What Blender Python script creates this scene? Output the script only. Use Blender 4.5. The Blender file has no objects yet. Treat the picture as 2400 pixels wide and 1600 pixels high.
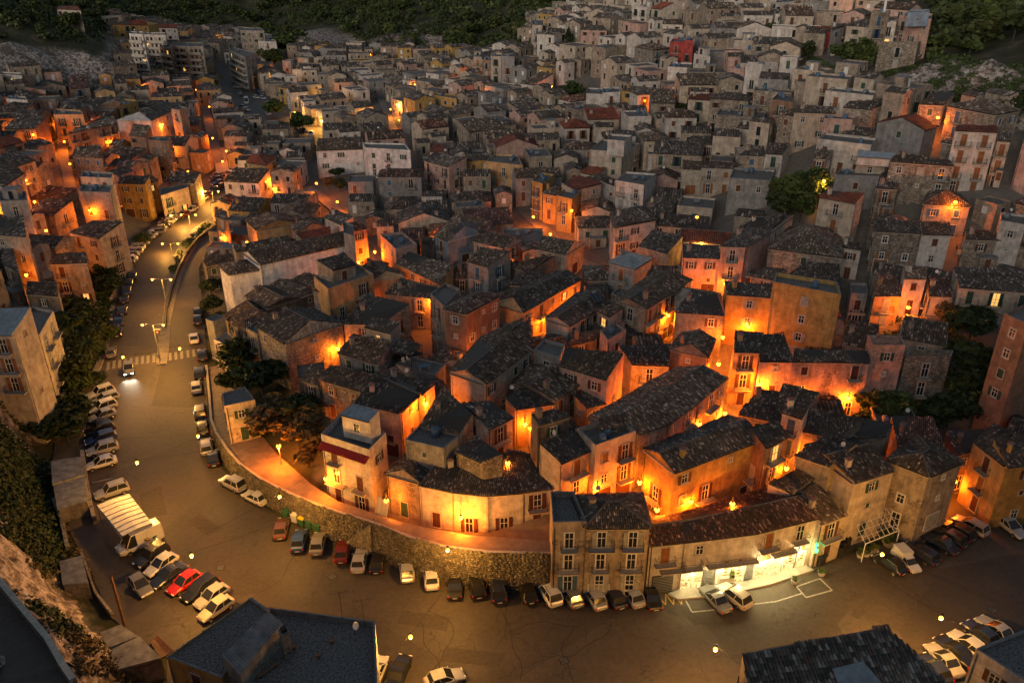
import bpy, math, random
import numpy as np
from mathutils import Vector, Matrix
rnd = random.Random(7)
nr = np.random.RandomState(11)
C = bpy.context.scene.collection
SC = bpy.context.scene
PI = math.pi

# ------------------------------------------------------------------ camera, sky, sun, exposure
CAM_H, FOC, TILT = 72.0, 1950.0, math.radians(26.5)      # metres above the road, focal length in pixels of a 2400 px wide frame
cam = bpy.data.cameras.new('camera'); camo = bpy.data.objects.new('camera', cam); C.objects.link(camo)
camo.location = (0, 0, CAM_H); camo.rotation_euler = (PI/2 - TILT, 0, 0)
cam.sensor_width = 36; cam.lens = 36*FOC/2400; cam.clip_start = 1; cam.clip_end = 6000
SC.camera = camo
world = bpy.data.worlds.new('World'); SC.world = world; world.use_nodes = True
wn = world.node_tree.nodes; wl = world.node_tree.links
sky = wn.new('ShaderNodeTexSky'); sky.sky_type = 'NISHITA'; sky.sun_disc = False
SUN_EL, SUN_AZ = math.radians(12), math.radians(205)      # afterglow low behind the camera
sky.sun_elevation = SUN_EL; sky.sun_rotation = SUN_AZ
hs_ = wn.new('ShaderNodeHueSaturation'); hs_.inputs['Saturation'].default_value = .6; wl.new(sky.outputs[0], hs_.inputs['Color']); wl.new(hs_.outputs[0], wn['Background'].inputs[0]); wn['Background'].inputs[1].default_value = 0.082
sd = bpy.data.lights.new('sun', 'SUN'); sd.energy = 1.35; sd.angle = math.radians(30); sd.color = (1.0, .81, .66)
so = bpy.data.objects.new('sun', sd); C.objects.link(so)
_sv = Vector((math.sin(SUN_AZ)*math.cos(SUN_EL), math.cos(SUN_AZ)*math.cos(SUN_EL), math.sin(SUN_EL)))
so.rotation_euler = _sv.to_track_quat('Z', 'Y').to_euler()
SC.view_settings.view_transform = 'Standard'; SC.view_settings.look = 'None'
SC.view_settings.exposure = 0.35; SC.view_settings.gamma = 1.0
SC.render.engine = 'CYCLES'
cy = SC.cycles
cy.use_denoising = True; cy.max_bounces = 4; cy.diffuse_bounces = 3; cy.glossy_bounces = 2; cy.transmission_bounces = 2
cy.transparent_max_bounces = 4; cy.caustics_reflective = False; cy.caustics_refractive = False
cy.sample_clamp_indirect = 4.0; cy.use_light_tree = True
ST, CT = math.sin(TILT), math.cos(TILT)

# ------------------------------------------------------------------ picture measurements -> places in the world
CROPS = {'S': (0, 0, 1.), 'D': (0, 0, .98)}
for i in range(9): CROPS['T%d' % (i+1)] = ((i % 3)*800, (i//3)*533, 2.94)
for k, v in {'C1': (450, 500), 'C2': (700, 850), 'C3': (1250, 850), 'C4': (1100, 650)}.items(): CROPS[k] = (v[0], v[1], 3.92)
def px(crop, x, y):
    o = CROPS[crop]; return (o[0]+x/o[2], o[1]+y/o[2])
def pts(crop, l): return [px(crop, l[i], l[i+1]) for i in range(0, len(l), 2)]
def ray(p):
    a = (p[0]-1200)/FOC; b = (p[1]-800)/FOC
    return np.array((a, CT-b*ST, -ST-b*CT))
def at_z(p, z):
    d = ray(p); t = (z-CAM_H)/d[2]; return np.array((d[0]*t, d[1]*t, z))
def proj(x, y, z):
    dz = z-CAM_H; depth = y*CT - dz*ST; up = y*ST + dz*CT
    return 1200+x/depth*FOC, 800-up/depth*FOC, depth

# ------------------------------------------------------------------ terrain
FLAT_PX = [(391,1750),(391,1539),(265,1450),(218,1355),(163,1243),(150,1180),(120,1100),(129,1036),(163,958),(218,900),(252,822),(262,720),(258,642),(292,598),(336,550),
 (368,510),(474,420),(500,402),(530,398),(585,415),(503,476),(507,543),(466,628),(476,723),(486,839),(486,960),(500,1045),(522,1100),(590,1165),(660,1215),(760,1262),(870,1303),
 (1000,1345),(1090,1365),(1290,1385),(1530,1390),(1600,1392),(1780,1355),(1915,1328),(1985,1300),(2130,1258),(2215,1200),(2230,1110),(2290,1120),(2300,1185),(2360,1200),(2600,1240),(2700,1750)]
FLAT = np.array([at_z(p, 0)[:2] for p in FLAT_PX])
def seg_dist(P, poly, closed=True):
    d = np.full(P.shape[0], 1e9); n = len(poly)
    for i in range(n if closed else n-1):
        a = poly[i]; b = poly[(i+1) % n]; ab = b-a; L = (ab*ab).sum()+1e-9
        t = np.clip(((P-a)@ab)/L, 0, 1); q = a+t[:, None]*ab
        d = np.minimum(d, np.hypot(P[:, 0]-q[:, 0], P[:, 1]-q[:, 1]))
    return d
def inside(P, poly):
    r = np.zeros(P.shape[0], bool); n = len(poly)
    for i in range(n):
        x1, y1 = poly[i]; x2, y2 = poly[(i+1) % n]
        c = ((y1 > P[:, 1]) != (y2 > P[:, 1])) & (P[:, 0] < (x2-x1)*(P[:, 1]-y1)/((y2-y1)+1e-12)+x1)
        r ^= c
    return r
CTRL = [ # image x, image y, height of the ground there
 (300,1400,0),(700,1350,0),(1100,1480,0),(1700,1450,0),(2200,1300,0),(300,1000,0),(420,800,0),(340,600,0),(450,470,0),(530,415,0),(590,230,1),(700,320,1),
 (560,1040,2.6),(700,1130,4),(900,1225,4.8),(1100,1265,5),(1280,1280,5),(1100,1100,6),(1300,1000,7),(900,950,5.5),(750,850,4),(560,800,2.5),(500,700,1.5),(1100,800,5.5),(1350,780,6.5),
 (1500,950,7),(1650,1000,6),(1500,1170,5),(1700,1180,4.5),(1850,1080,4),(2000,1050,3.5),(2150,1020,4),(2300,1010,5),(2450,1020,6),(1950,935,5),(2150,900,7),(1700,780,7.5),(1700,650,11),(1900,800,8),
 (2100,720,11),(2290,720,11),(2450,720,13),(2250,600,16),(2000,560,16),(1800,560,14.5),(2250,450,24),(2450,440,26),(1960,340,28),(1960,440,22),(1700,450,16),(1500,480,9.5),(1320,510,8),
 (1400,400,12),(1600,330,18),(2130,115,41),(2300,130,42),(2450,60,50),(2300,20,48),(2000,180,36),(1800,220,30),(1600,150,29),(1400,170,22),(1290,115,26),(1500,60,36),(1800,60,40),(2000,20,46),
 (1400,260,15.5),(1200,300,9),(1000,300,6),(850,400,5),(1050,450,6),(1000,200,5),(750,200,4),(850,120,9),(1100,100,14),(1000,0,27),(600,60,9),(430,190,3),(300,60,12),(150,30,30),
 (600,700,2),(850,600,4),(650,500,2.5),(700,430,3),(350,300,7),(60,480,9),(200,450,6),(300,480,3),(-250,450,14),(60,300,11),(-200,250,18),(170,200,13),(60,210,15),(330,190,9),(60,110,29),(200,110,27),(-200,80,36),(300,130,20),
 (100,600,8),(200,620,4),(130,740,6),(60,880,11),(-200,900,17),(150,950,5),(110,890,10.5),(60,970,11),(130,930,9),(160,870,6.5),(60,1050,9),(90,1200,8),(150,1330,5),(0,1250,14),(60,1420,14),(-250,1350,24),(180,1500,9),(150,1640,16),(300,1580,5),(0,1700,22)]
cp = []
for a, b, h in CTRL:
    w = at_z((a, b), h); cp.append((w[0], w[1], h))
cp += [(0,900,75),(-350,950,90),(350,900,110),(0,1600,200),(-800,1600,220),(800,1600,220),(-600,500,80),(600,400,120),(-400,100,40),(400,100,20),(230,330,62),(260,420,85),(-120,0,30),(-200,60,32),(150,20,0),(0,20,0)]
cp = np.array(cp, float)
def tps_fit(p):
    n = len(p); P = p[:, :2]/100.; d = np.hypot(P[:, None, 0]-P[None, :, 0], P[:, None, 1]-P[None, :, 1])
    K = np.where(d > 0, d*d*np.log(d+1e-12), 0)+np.eye(n)*.02
    Q = np.hstack([np.ones((n, 1)), P]); A = np.zeros((n+3, n+3)); A[:n, :n] = K; A[:n, n:] = Q; A[n:, :n] = Q.T
    return np.linalg.solve(A, np.concatenate([p[:, 2], np.zeros(3)]))
tw = tps_fit(cp)
def tps(X, Y):
    P = np.stack([X.ravel(), Y.ravel()], 1)/100.; out = np.zeros(len(P)); c = cp[:, :2]/100.
    for s in range(0, len(P), 20000):
        q = P[s:s+20000]; d2 = (q[:, None, 0]-c[None, :, 0])**2+(q[:, None, 1]-c[None, :, 1])**2
        out[s:s+20000] = (.5*d2*np.log(d2+1e-12))@tw[:-3]+tw[-3]+q@tw[-2:]
    return out.reshape(X.shape)
def axis(lo, a, b, hi, fine, grow):
    l = list(np.arange(a, b+.01, fine)); s = fine; v = b
    while v < hi: s *= grow; v += s; l.append(v)
    s = fine; v = a
    while v > lo: s *= grow; v -= s; l.insert(0, v)
    return np.array(l)
gx = axis(-1500, -230, 180, 1500, 1.8, 1.05); gy = axis(-420, 30, 330, 2200, 1.8, 1.03)
GX, GY = np.meshgrid(gx, gy)
GZ = tps(GX, GY)
PP = np.stack([GX.ravel(), GY.ravel()], 1)
dist_flat = seg_dist(PP, FLAT); ins = inside(PP, FLAT); dist_flat[ins] = 0
k = np.clip((dist_flat-.8)/9., 0, 1).reshape(GX.shape); k = k*k*(3-2*k)
GZ = GZ*k
# roughness of the rocky slopes and the wooded hills
def vnoise(X, Y, s, seed):
    r = np.random.RandomState(seed).rand(256, 256); x = X/s+1000; y = Y/s+1000
    xi = np.floor(x).astype(int); yi = np.floor(y).astype(int); fx = x-xi; fy = y-yi; fx = fx*fx*(3-2*fx); fy = fy*fy*(3-2*fy)
    g = lambda a, b: r[a % 256, b % 256]
    return (g(xi, yi)*(1-fx)+g(xi+1, yi)*fx)*(1-fy)+(g(xi, yi+1)*(1-fx)+g(xi+1, yi+1)*fx)*fy-.5
def px_of(X, Y, Z):
    dz = Z-CAM_H; depth = Y*CT-dz*ST; up = Y*ST+dz*CT
    depth = np.where(depth < 5, 5, depth)
    return 1200+X/depth*FOC, 800-up/depth*FOC
GPX, GPY = px_of(GX, GY, GZ)
ROCK_POLYS = [[(-400,700),(120,740),(215,560),(262,700),(235,820),(205,900),(150,960),(120,1050),(140,1180),(160,1260),(215,1360),(260,1450),(385,1545),(385,1800),(-500,1900)],
              [(-400,90),(60,95),(190,110),(230,130),(290,75),(325,120),(320,160),(270,200),(180,205),(100,180),(-400,190)],
              [(690,65),(760,60),(900,60),(1100,115),(1190,140),(900,130),(720,105)],
              [(1890,130),(2010,190),(2180,150),(2200,130),(2400,160),(2500,330),(2300,300),(2100,230),(1900,200)]]
Q = np.stack([GPX.ravel(), GPY.ravel()], 1)
rockm = np.zeros(Q.shape[0])
for rp in ROCK_POLYS:
    rp = np.array(rp, float); i_ = inside(Q, rp); d_ = seg_dist(Q, rp); rockm = np.maximum(rockm, np.where(i_, np.clip(d_/14., 0, 1), 0))
rockm = (rockm.reshape(GX.shape))*k
GZ += rockm*(vnoise(GX, GY, 9, 1)*5+vnoise(GX, GY, 4, 2)*2.6+vnoise(GX, GY, 2.2, 3)*1.5)
TOWN_PX = np.array([(-300,205),(60,190),(180,215),(270,215),(300,150),(260,60),(320,40),(440,95),(540,85),(640,110),(700,120),(900,130),(1100,140),(1240,150),(1245,60),(1350,20),(1500,-60),(1750,-60),
  (2050,-20),(2060,60),(2180,60),(2160,140),(2020,175),(1890,150),(1880,200),(2100,230),(2350,260),(2600,300),(2600,1100),(2290,1110),(2215,1200),(1985,1290),(1530,1380),(1290,1300),(1000,1270),(770,1180),(740,1080),(735,1000),
  (700,960),(680,900),(590,850),(500,790),(480,640),(515,540),(560,410),(500,398),(370,500),(290,595),(230,560),(225,640),(130,740),(-300,740)], float)
townm = inside(Q, TOWN_PX).reshape(GX.shape).astype(float)
far = np.clip((GY-330)/150, 0, 1)*(1-townm)
rg_ = np.clip((-4-GY)/60, 0, 1); GZ = np.where(GY < 0, np.minimum(GZ, 60)*(1-rg_)+(86+GX*0)*rg_*rg_*(3-2*rg_), GZ)   # unseen ridge the picture is taken from, raised to shade the lower town
GZ += far*(vnoise(GX, GY, 60, 5)*16+vnoise(GX, GY, 22, 6)*6)
def terr(x, y):
    i = int(np.clip(np.searchsorted(gx, x)-1, 0, len(gx)-2)); j = int(np.clip(np.searchsorted(gy, y)-1, 0, len(gy)-2))
    u = (x-gx[i])/(gx[i+1]-gx[i]); v = (y-gy[j])/(gy[j+1]-gy[j]); u = min(max(u, 0), 1); v = min(max(v, 0), 1)
    return float((GZ[j, i]*(1-u)+GZ[j, i+1]*u)*(1-v)+(GZ[j+1, i]*(1-u)+GZ[j+1, i+1]*u)*v)
def at_h(p, h=0.):
    d = ray(p); t = 40.; prev = t
    while t < 1500:
        q = d*t
        if CAM_H+q[2] <= terr(q[0], q[1])+h: break
        prev = t; t += 2.0 if t < 400 else 5.
    lo, hi = prev, t
    for _ in range(14):
        m = (lo+hi)/2; q = d*m
        if CAM_H+q[2] <= terr(q[0], q[1])+h: hi = m
        else: lo = m
    q = d*hi; return np.array((q[0], q[1], CAM_H+q[2]))

# ------------------------------------------------------------------ materials
M = {}
def mat(name): 
    m = bpy.data.materials.new(name); m.use_nodes = True; M[name] = m
    return m, m.node_tree.nodes, m.node_tree.links, m.node_tree.nodes['Principled BSDF']
def N(nt, t, **kw):
    n = nt.new(t)
    for a, b in kw.items():
        if a in n.inputs: n.inputs[a].default_value = b
        else: setattr(n, a, b)
    return n
def ramp(nt, *st):
    r = nt.new('ShaderNodeValToRGB'); e = r.color_ramp.elements
    while len(e) < len(st): e.new(.5)
    for i, (p, c) in enumerate(st):
        e[i].position = p; e[i].color = (c, c, c, 1) if not isinstance(c, tuple) else (*c, 1)
    return r
def mix(nt, ln, kind, f, a, b):
    m = nt.new('ShaderNodeMix'); m.data_type = 'RGBA'; m.blend_type = kind
    for k, (s, v) in enumerate(((m.inputs[0], f), (m.inputs[6], a), (m.inputs[7], b))):
        if isinstance(v, (int, float)): s.default_value = v if k == 0 else (v, v, v, 1)
        elif isinstance(v, tuple): s.default_value = (*v, 1)
        else: ln.new(v, s)
    return m.outputs[2]
def bump(nt, ln, b, src, d=.3, dist=.05):
    n = nt.new('ShaderNodeBump'); n.inputs['Strength'].default_value = d; n.inputs['Distance'].default_value = dist
    ln.new(src, n.inputs['Height']); ln.new(n.outputs[0], b.inputs['Normal'])
def simple(name, col, rough=.6, metal=0, var=.25, scale=3, spec=.3):
    m, nt, ln, b = mat(name)
    tc = N(nt, 'ShaderNodeTexCoord'); nz = N(nt, 'ShaderNodeTexNoise', Scale=scale, Detail=4.); ln.new(tc.outputs['Object'], nz.inputs['Vector'])
    r = ramp(nt, (.3, 1-var), (.7, 1+var*.4)); ln.new(nz.outputs[0], r.inputs[0])
    ln.new(mix(nt, ln, 'MULTIPLY', 1., col, r.outputs[0]), b.inputs['Base Color'])
    b.inputs['Roughness'].default_value = rough; b.inputs['Metallic'].default_value = metal; b.inputs['Specular IOR Level'].default_value = spec
    return m
def objcol(name, rough=.8, stain=1., stone=0, spec=.2):
    """wall finish: the object's own paint colour, weathered, streaked and patched"""
    m, nt, ln, b = mat(name)
    tc = N(nt, 'ShaderNodeTexCoord'); oi = N(nt, 'ShaderNodeObjectInfo')
    add = N(nt, 'ShaderNodeVectorMath', operation='ADD'); ln.new(tc.outputs['Object'], add.inputs[0]); 
    ml = N(nt, 'ShaderNodeMath', operation='MULTIPLY'); ml.inputs[1].default_value = 97.; ln.new(oi.outputs['Random'], ml.inputs[0]); ln.new(ml.outputs[0], add.inputs[1])
    V = add.outputs[0]; col = oi.outputs['Color']
    big = N(nt, 'ShaderNodeTexNoise', Scale=.8, Detail=8., Roughness=.72); ln.new(V, big.inputs['Vector'])
    r1 = ramp(nt, (.35, .62), (.62, 1.12)); ln.new(big.outputs[0], r1.inputs[0])
    mp = N(nt, 'ShaderNodeMapping'); mp.inputs['Scale'].default_value = (1.1, 1.1, .22); ln.new(V, mp.inputs[0])
    st = N(nt, 'ShaderNodeTexNoise', Scale=1., Detail=5., Roughness=.7); ln.new(mp.outputs[0], st.inputs['Vector'])
    r2 = ramp(nt, (.36, 1-.42*stain), (.60, 1.)); ln.new(st.outputs[0], r2.inputs[0])
    c = mix(nt, ln, 'MULTIPLY', 1., col, r1.outputs[0]); c = mix(nt, ln, 'MULTIPLY', .9, c, r2.outputs[0])
    hgt = st.outputs[0]
    if stone:
        vs = N(nt, 'ShaderNodeVectorMath', operation='MULTIPLY'); vs.inputs[1].default_value = (1, 1, 1.7); ln.new(V, vs.inputs[0])
        vo = N(nt, 'ShaderNodeTexVoronoi', Scale=2.3); vo.feature = 'DISTANCE_TO_EDGE'; ln.new(vs.outputs[0], vo.inputs['Vector'])
        vc = N(nt, 'ShaderNodeTexVoronoi', Scale=2.3); ln.new(vs.outputs[0], vc.inputs['Vector'])
        r3 = ramp(nt, (.0, .3), (.09, 1.)); ln.new(vo.outputs['Distance'], r3.inputs[0])
        hs = N(nt, 'ShaderNodeSeparateColor'); ln.new(vc.outputs['Color'], hs.inputs[0])
        r4 = ramp(nt, (.0, .6), (1., 1.3)); ln.new(hs.outputs[0], r4.inputs[0])
        s = mix(nt, ln, 'MULTIPLY', 1., c, r3.outputs[0]); s = mix(nt, ln, 'MULTIPLY', 1., s, r4.outputs[0])
        if stone == 1: c = s; hgt = r3.outputs[0]
        else:      # plaster fallen away in patches from the stone
            pn = N(nt, 'ShaderNodeTexNoise', Scale=.5, Detail=5., Roughness=.6); ln.new(V, pn.inputs['Vector'])
            r5 = ramp(nt, (.52, 0.), (.56, 1.)); ln.new(pn.outputs[0], r5.inputs[0]); c = mix(nt, ln, 'MIX', r5.outputs[0], c, s)
    ln.new(c, b.inputs['Base Color']); b.inputs['Roughness'].default_value = rough; b.inputs['Specular IOR Level'].default_value = spec
    bump(nt, ln, b, hgt, .5, .05)
    return m
objcol('plaster', stain=.75); objcol('stone_wall', stone=1); objcol('worn_plaster', stone=2, stain=1.)
objcol('shutter_paint', .5, .35); 
def roofmat(name):
    m, nt, ln, b = mat(name)
    at = N(nt, 'ShaderNodeAttribute', attribute_name='tone'); oi = N(nt, 'ShaderNodeObjectInfo'); tc = N(nt, 'ShaderNodeTexCoord')
    nz = N(nt, 'ShaderNodeTexNoise', Scale=.5, Detail=6., Roughness=.65); ln.new(tc.outputs['Object'], nz.inputs['Vector'])
    r = ramp(nt, (.35, .55), (.65, 1.25)); ln.new(nz.outputs[0], r.inputs[0])
    c = mix(nt, ln, 'MULTIPLY', 1., at.outputs['Color'], oi.outputs['Color']); c = mix(nt, ln, 'MULTIPLY', 1., c, r.outputs[0])
    ln.new(c, b.inputs['Base Color']); b.inputs['Roughness'].default_value = .75; b.inputs['Specular IOR Level'].default_value = .25
    n2 = N(nt, 'ShaderNodeTexNoise', Scale=9., Detail=4.); ln.new(tc.outputs['Object'], n2.inputs['Vector']); bump(nt, ln, b, n2.outputs[0], .35, .03)
roofmat('roof_tile')
simple('roof_base', (.045, .038, .032)); simple('concrete', (.20, .20, .20), .85, scale=1.2, var=.45); simple('terrace_floor', (.15, .143, .137), .9, scale=5, var=.75)
simple('frame_white', (.62, .6, .56), .5, var=.15); simple('surround_stone', (.42, .38, .31), .8, var=.3)
simple('iron', (.03, .028, .026), .5, .4, .3); simple('wood_brown', (.12, .055, .03), .6); simple('wood_green', (.03, .075, .05), .6)
simple('metal_sheet', (.34, .38, .40), .45, .3, .3, 1.5); simple('white_tarp', (.62, .60, .56), .5, var=.2, scale=2); simple('plastic_blue', (.07, .12, .18), .5); simple('tank_grey', (.15, .17, .19), .5)
simple('ridge_mortar', (.13, .122, .11), .85, var=.4); simple('rubber', (.015, .015, .016), .7); simple('chrome', (.5, .5, .5), .25, .9, .1)
simple('terracotta', (.28, .10, .05), .75); simple('trunk_bark', (.07, .055, .04), .9); simple('cable', (.02, .02, .02), .6); simple('paint_white', (.38, .37, .34), .6, var=.6, scale=5); simple('paint_worn', (.24, .23, .21), .7, var=.6, scale=4); simple('paint_yellow', (.6, .38, .05), .6, var=.4, scale=5)
simple('pole_grey', (.25, .26, .26), .45, .5); simple('red_paint', (.35, .03, .02), .5); simple('bin_green', (.03, .1, .05), .5); simple('bin_yellow', (.6, .45, .03), .5); simple('bin_white', (.6, .6, .58), .5)
simple('asphalt_patch', (.060, .050, .042), .75, scale=2); simple('wood_plank', (.16, .10, .06), .75, scale=4)
m, nt, ln, b = mat('glass_dark'); b.inputs['Base Color'].default_value = (.02, .022, .025, 1); b.inputs['Roughness'].default_value = .08
nz = N(nt, 'ShaderNodeTexNoise', Scale=1.5); r = ramp(nt, (.3, .05), (.7, .2)); ln.new(nz.outputs[0], r.inputs[0]); ln.new(r.outputs[0], b.inputs['Roughness'])
m, nt, ln, b = mat('car_paint'); oi = N(nt, 'ShaderNodeObjectInfo'); nz = N(nt, 'ShaderNodeTexNoise', Scale=2., Detail=3.); r = ramp(nt, (.3, .85), (.7, 1.05)); ln.new(nz.outputs[0], r.inputs[0])
ln.new(mix(nt, ln, 'MULTIPLY', 1., oi.outputs['Color'], r.outputs[0]), b.inputs['Base Color']); b.inputs['Roughness'].default_value = .32; b.inputs['Coat Weight'].default_value = .6; b.inputs['Metallic'].default_value = .15; b.inputs['Coat Roughness'].default_value = .12
def emis(name, col, s):
    m, nt, ln, b = mat(name); b.inputs['Base Color'].default_value = (*col, 1); b.inputs['Emission Color'].default_value = (*col, 1)
    b.inputs['Emission Strength'].default_value = s
    return m
emis('lamp_orange', (1, .40, .035), 5); emis('lamp_yellow', (1, .50, .06), 4.5); emis('lamp_white', (1, .88, .6), 20); emis('lit_window', (1, .55, .14), .75); emis('green_sign', (.05, .9, .25), 3)
emis('tail_red', (.5, .01, .005), .02); emis('head_lamp', (.7, .7, .65), .02); emis('head_lamp_on', (1, .9, .6), 25)
# shop window: shelves of goods behind lit glass
m, nt, ln, b = mat('shop_light'); tc = N(nt, 'ShaderNodeTexCoord'); vo = N(nt, 'ShaderNodeTexVoronoi', Scale=3.2); ln.new(tc.outputs['Object'], vo.inputs['Vector'])
r = ramp(nt, (.0, (.10, .06, .02)), (.5, (.8, .55, .18)), (1., (1, .78, .32))); hs = N(nt, 'ShaderNodeSeparateColor'); ln.new(vo.outputs['Color'], hs.inputs[0]); ln.new(hs.outputs[0], r.inputs[0])
ln.new(r.outputs[0], b.inputs['Emission Color']); b.inputs['Emission Strength'].default_value = 1.3; b.inputs['Base Color'].default_value = (.2, .17, .12, 1)
# asphalt, worn and cracked
def asphalt():
    m, nt, ln, b = mat('asphalt'); tc = N(nt, 'ShaderNodeTexCoord'); V = tc.outputs['Object']
    n1 = N(nt, 'ShaderNodeTexNoise', Scale=.07, Detail=7., Roughness=.6); n2 = N(nt, 'ShaderNodeTexNoise', Scale=1.6, Detail=8., Roughness=.75); n3 = N(nt, 'ShaderNodeTexNoise', Scale=.35, Detail=5.)
    for n in (n1, n2, n3): ln.new(V, n.inputs['Vector'])
    r1 = ramp(nt, (.3, (.050, .041, .034)), (.7, (.098, .080, .064))); ln.new(n1.outputs[0], r1.inputs[0])
    r2 = ramp(nt, (.3, .68), (.7, 1.2)); ln.new(n2.outputs[0], r2.inputs[0]); c = mix(nt, ln, 'MULTIPLY', 1., r1.outputs[0], r2.outputs[0])
    dv = mix(nt, ln, 'MIX', .12, V, n3.outputs['Color'])
    dm = N(nt, 'ShaderNodeVectorMath', operation='SCALE'); dm.inputs['Scale'].default_value = 5.; ln.new(n3.outputs['Color'], dm.inputs[0]); da = N(nt, 'ShaderNodeVectorMath', operation='ADD'); ln.new(V, da.inputs[0]); ln.new(dm.outputs[0], da.inputs[1])
    vo = N(nt, 'ShaderNodeTexVoronoi', Scale=.13); vo.feature = 'DISTANCE_TO_EDGE'; ln.new(da.outputs[0], vo.inputs['Vector'])
    r3 = ramp(nt, (.0, .25), (.007, 1.)); ln.new(vo.outputs['Distance'], r3.inputs[0]); c = mix(nt, ln, 'MULTIPLY', .8, c, r3.outputs[0])
    vo2 = N(nt, 'ShaderNodeTexVoronoi', Scale=.05); ln.new(V, vo2.inputs['Vector']); h2 = N(nt, 'ShaderNodeSeparateColor'); ln.new(vo2.outputs['Color'], h2.inputs[0])
    r4 = ramp(nt, (.0, .68), (1., 1.15)); ln.new(h2.outputs[0], r4.inputs[0]); c = mix(nt, ln, 'MULTIPLY', 1., c, r4.outputs[0])
    ln.new(c, b.inputs['Base Color']); b.inputs['Roughness'].default_value = .62; b.inputs['Specular IOR Level'].default_value = .35; bump(nt, ln, b, n2.outputs[0], .4, .02)
asphalt()
def paving(name, c1, c2, sc):
    m, nt, ln, b = mat(name); tc = N(nt, 'ShaderNodeTexCoord'); V = tc.outputs['Object']
    br = N(nt, 'ShaderNodeTexBrick', Scale=sc); br.inputs['Color1'].default_value = (*c1, 1); br.inputs['Color2'].default_value = (*c2, 1); br.inputs['Mortar'].default_value = (c1[0]*.4, c1[1]*.4, c1[2]*.4, 1); br.inputs['Mortar Size'].default_value = .03; ln.new(V, br.inputs['Vector'])
    n2 = N(nt, 'ShaderNodeTexNoise', Scale=.8, Detail=6.); ln.new(V, n2.inputs['Vector']); r = ramp(nt, (.3, .65), (.7, 1.15)); ln.new(n2.outputs[0], r.inputs[0])
    ln.new(mix(nt, ln, 'MULTIPLY', 1., br.outputs[0], r.outputs[0]), b.inputs['Base Color']); b.inputs['Roughness'].default_value = .7
    bump(nt, ln, b, br.outputs['Fac'], -.3, .02)
paving('cobble_paving', (.20, .15, .12), (.27, .21, .165), 2.2); paving('pale_paving', (.34, .32, .29), (.38, .36, .32), 1.5); paving('street_stone', (.19, .165, .14), (.24, .21, .175), 1.2)
def groundmat():
    m, nt, ln, b = mat('ground'); tc = N(nt, 'ShaderNodeTexCoord'); V = tc.outputs['Object']
    at = N(nt, 'ShaderNodeAttribute', attribute_name='kind_mask'); sp = N(nt, 'ShaderNodeSeparateColor'); ln.new(at.outputs['Color'], sp.inputs[0])
    n1 = N(nt, 'ShaderNodeTexNoise', Scale=.12, Detail=8., Roughness=.65); n2 = N(nt, 'ShaderNodeTexNoise', Scale=.75, Detail=9., Roughness=.78)
    for n in (n1, n2): ln.new(V, n.inputs['Vector'])
    soil = ramp(nt, (.35, (.022, .027, .013)), (.55, (.05, .05, .028)), (.72, (.12, .10, .07))); ln.new(n1.outputs[0], soil.inputs[0])
    rock = ramp(nt, (.38, (.04, .032, .026)), (.48, (.17, .14, .12)), (.58, (.48, .42, .37))); ln.new(n2.outputs[0], rock.inputs[0])
    town = ramp(nt, (.3, (.10, .09, .075)), (.7, (.19, .17, .145))); ln.new(n2.outputs[0], town.inputs[0])
    veg = ramp(nt, (.55, 0.), (.63, .85)); ln.new(n1.outputs[0], veg.inputs[0])
    rk = mix(nt, ln, 'MIX', veg.outputs[0], rock.outputs[0], soil.outputs[0])
    c = mix(nt, ln, 'MIX', sp.outputs[0], soil.outputs[0], rk); c = mix(nt, ln, 'MIX', sp.outputs[1], c, town.outputs[0])
    ln.new(c, b.inputs['Base Color']); b.inputs['Roughness'].default_value = .9; b.inputs['Specular IOR Level'].default_value = .15; bump(nt, ln, b, n2.outputs[0], .8, .25)
groundmat()
def leafmat(name, c):
    m, nt, ln, b = mat(name); at = N(nt, 'ShaderNodeAttribute', attribute_name='tone'); oi = N(nt, 'ShaderNodeObjectInfo')
    cc = mix(nt, ln, 'MULTIPLY', 1., c, at.outputs['Color'])
    r = ramp(nt, (0., (.75, .8, .7)), (1., (1.3, 1.15, .95))); ln.new(oi.outputs['Random'], r.inputs[0])
    ln.new(mix(nt, ln, 'MULTIPLY', 1., cc, r.outputs[0]), b.inputs['Base Color']); b.inputs['Roughness'].default_value = .7; b.inputs['Specular IOR Level'].default_value = .2
leafmat('leaf', (.05, .075, .024)); leafmat('leaf_dark', (.032, .048, .018)); leafmat('leaf_far', (.055, .072, .03)); leafmat('leaf_dry', (.10, .075, .035))  # brown of dry bushes, also paints lamplight into the lamplit trees

# ------------------------------------------------------------------ mesh helpers
def mesh_np(name, V, F4=None, F3=None, mats=(), mi=None, tone=None, smooth=False):
    me = bpy.data.meshes.new(name); V = np.asarray(V, np.float32); F4 = np.zeros((0, 4), int) if F4 is None else np.asarray(F4); F3 = np.zeros((0, 3), int) if F3 is None else np.asarray(F3)
    me.vertices.add(len(V)); me.vertices.foreach_set('co', V.ravel()); nl = F4.size+F3.size; me.loops.add(nl)
    me.loops.foreach_set('vertex_index', np.concatenate([F4.ravel(), F3.ravel()]).astype(np.int32)); n = len(F4)+len(F3); me.polygons.add(n)
    st = np.concatenate([np.arange(len(F4))*4, F4.size+np.arange(len(F3))*3]).astype(np.int32); me.polygons.foreach_set('loop_start', st)
    me.update(calc_edges=True)
    for m_ in mats: me.materials.append(M[m_])
    if mi is not None: me.polygons.foreach_set('material_index', np.asarray(mi, np.int32))
    if tone is not None:
        a = me.color_attributes.new('tone', 'FLOAT_COLOR', 'POINT'); t = np.ones((len(V), 4), np.float32); t[:, :3] = tone; a.data.foreach_set('color', t.ravel())
    if smooth: me.polygons.foreach_set('use_smooth', np.ones(n, bool))
    return me
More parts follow.
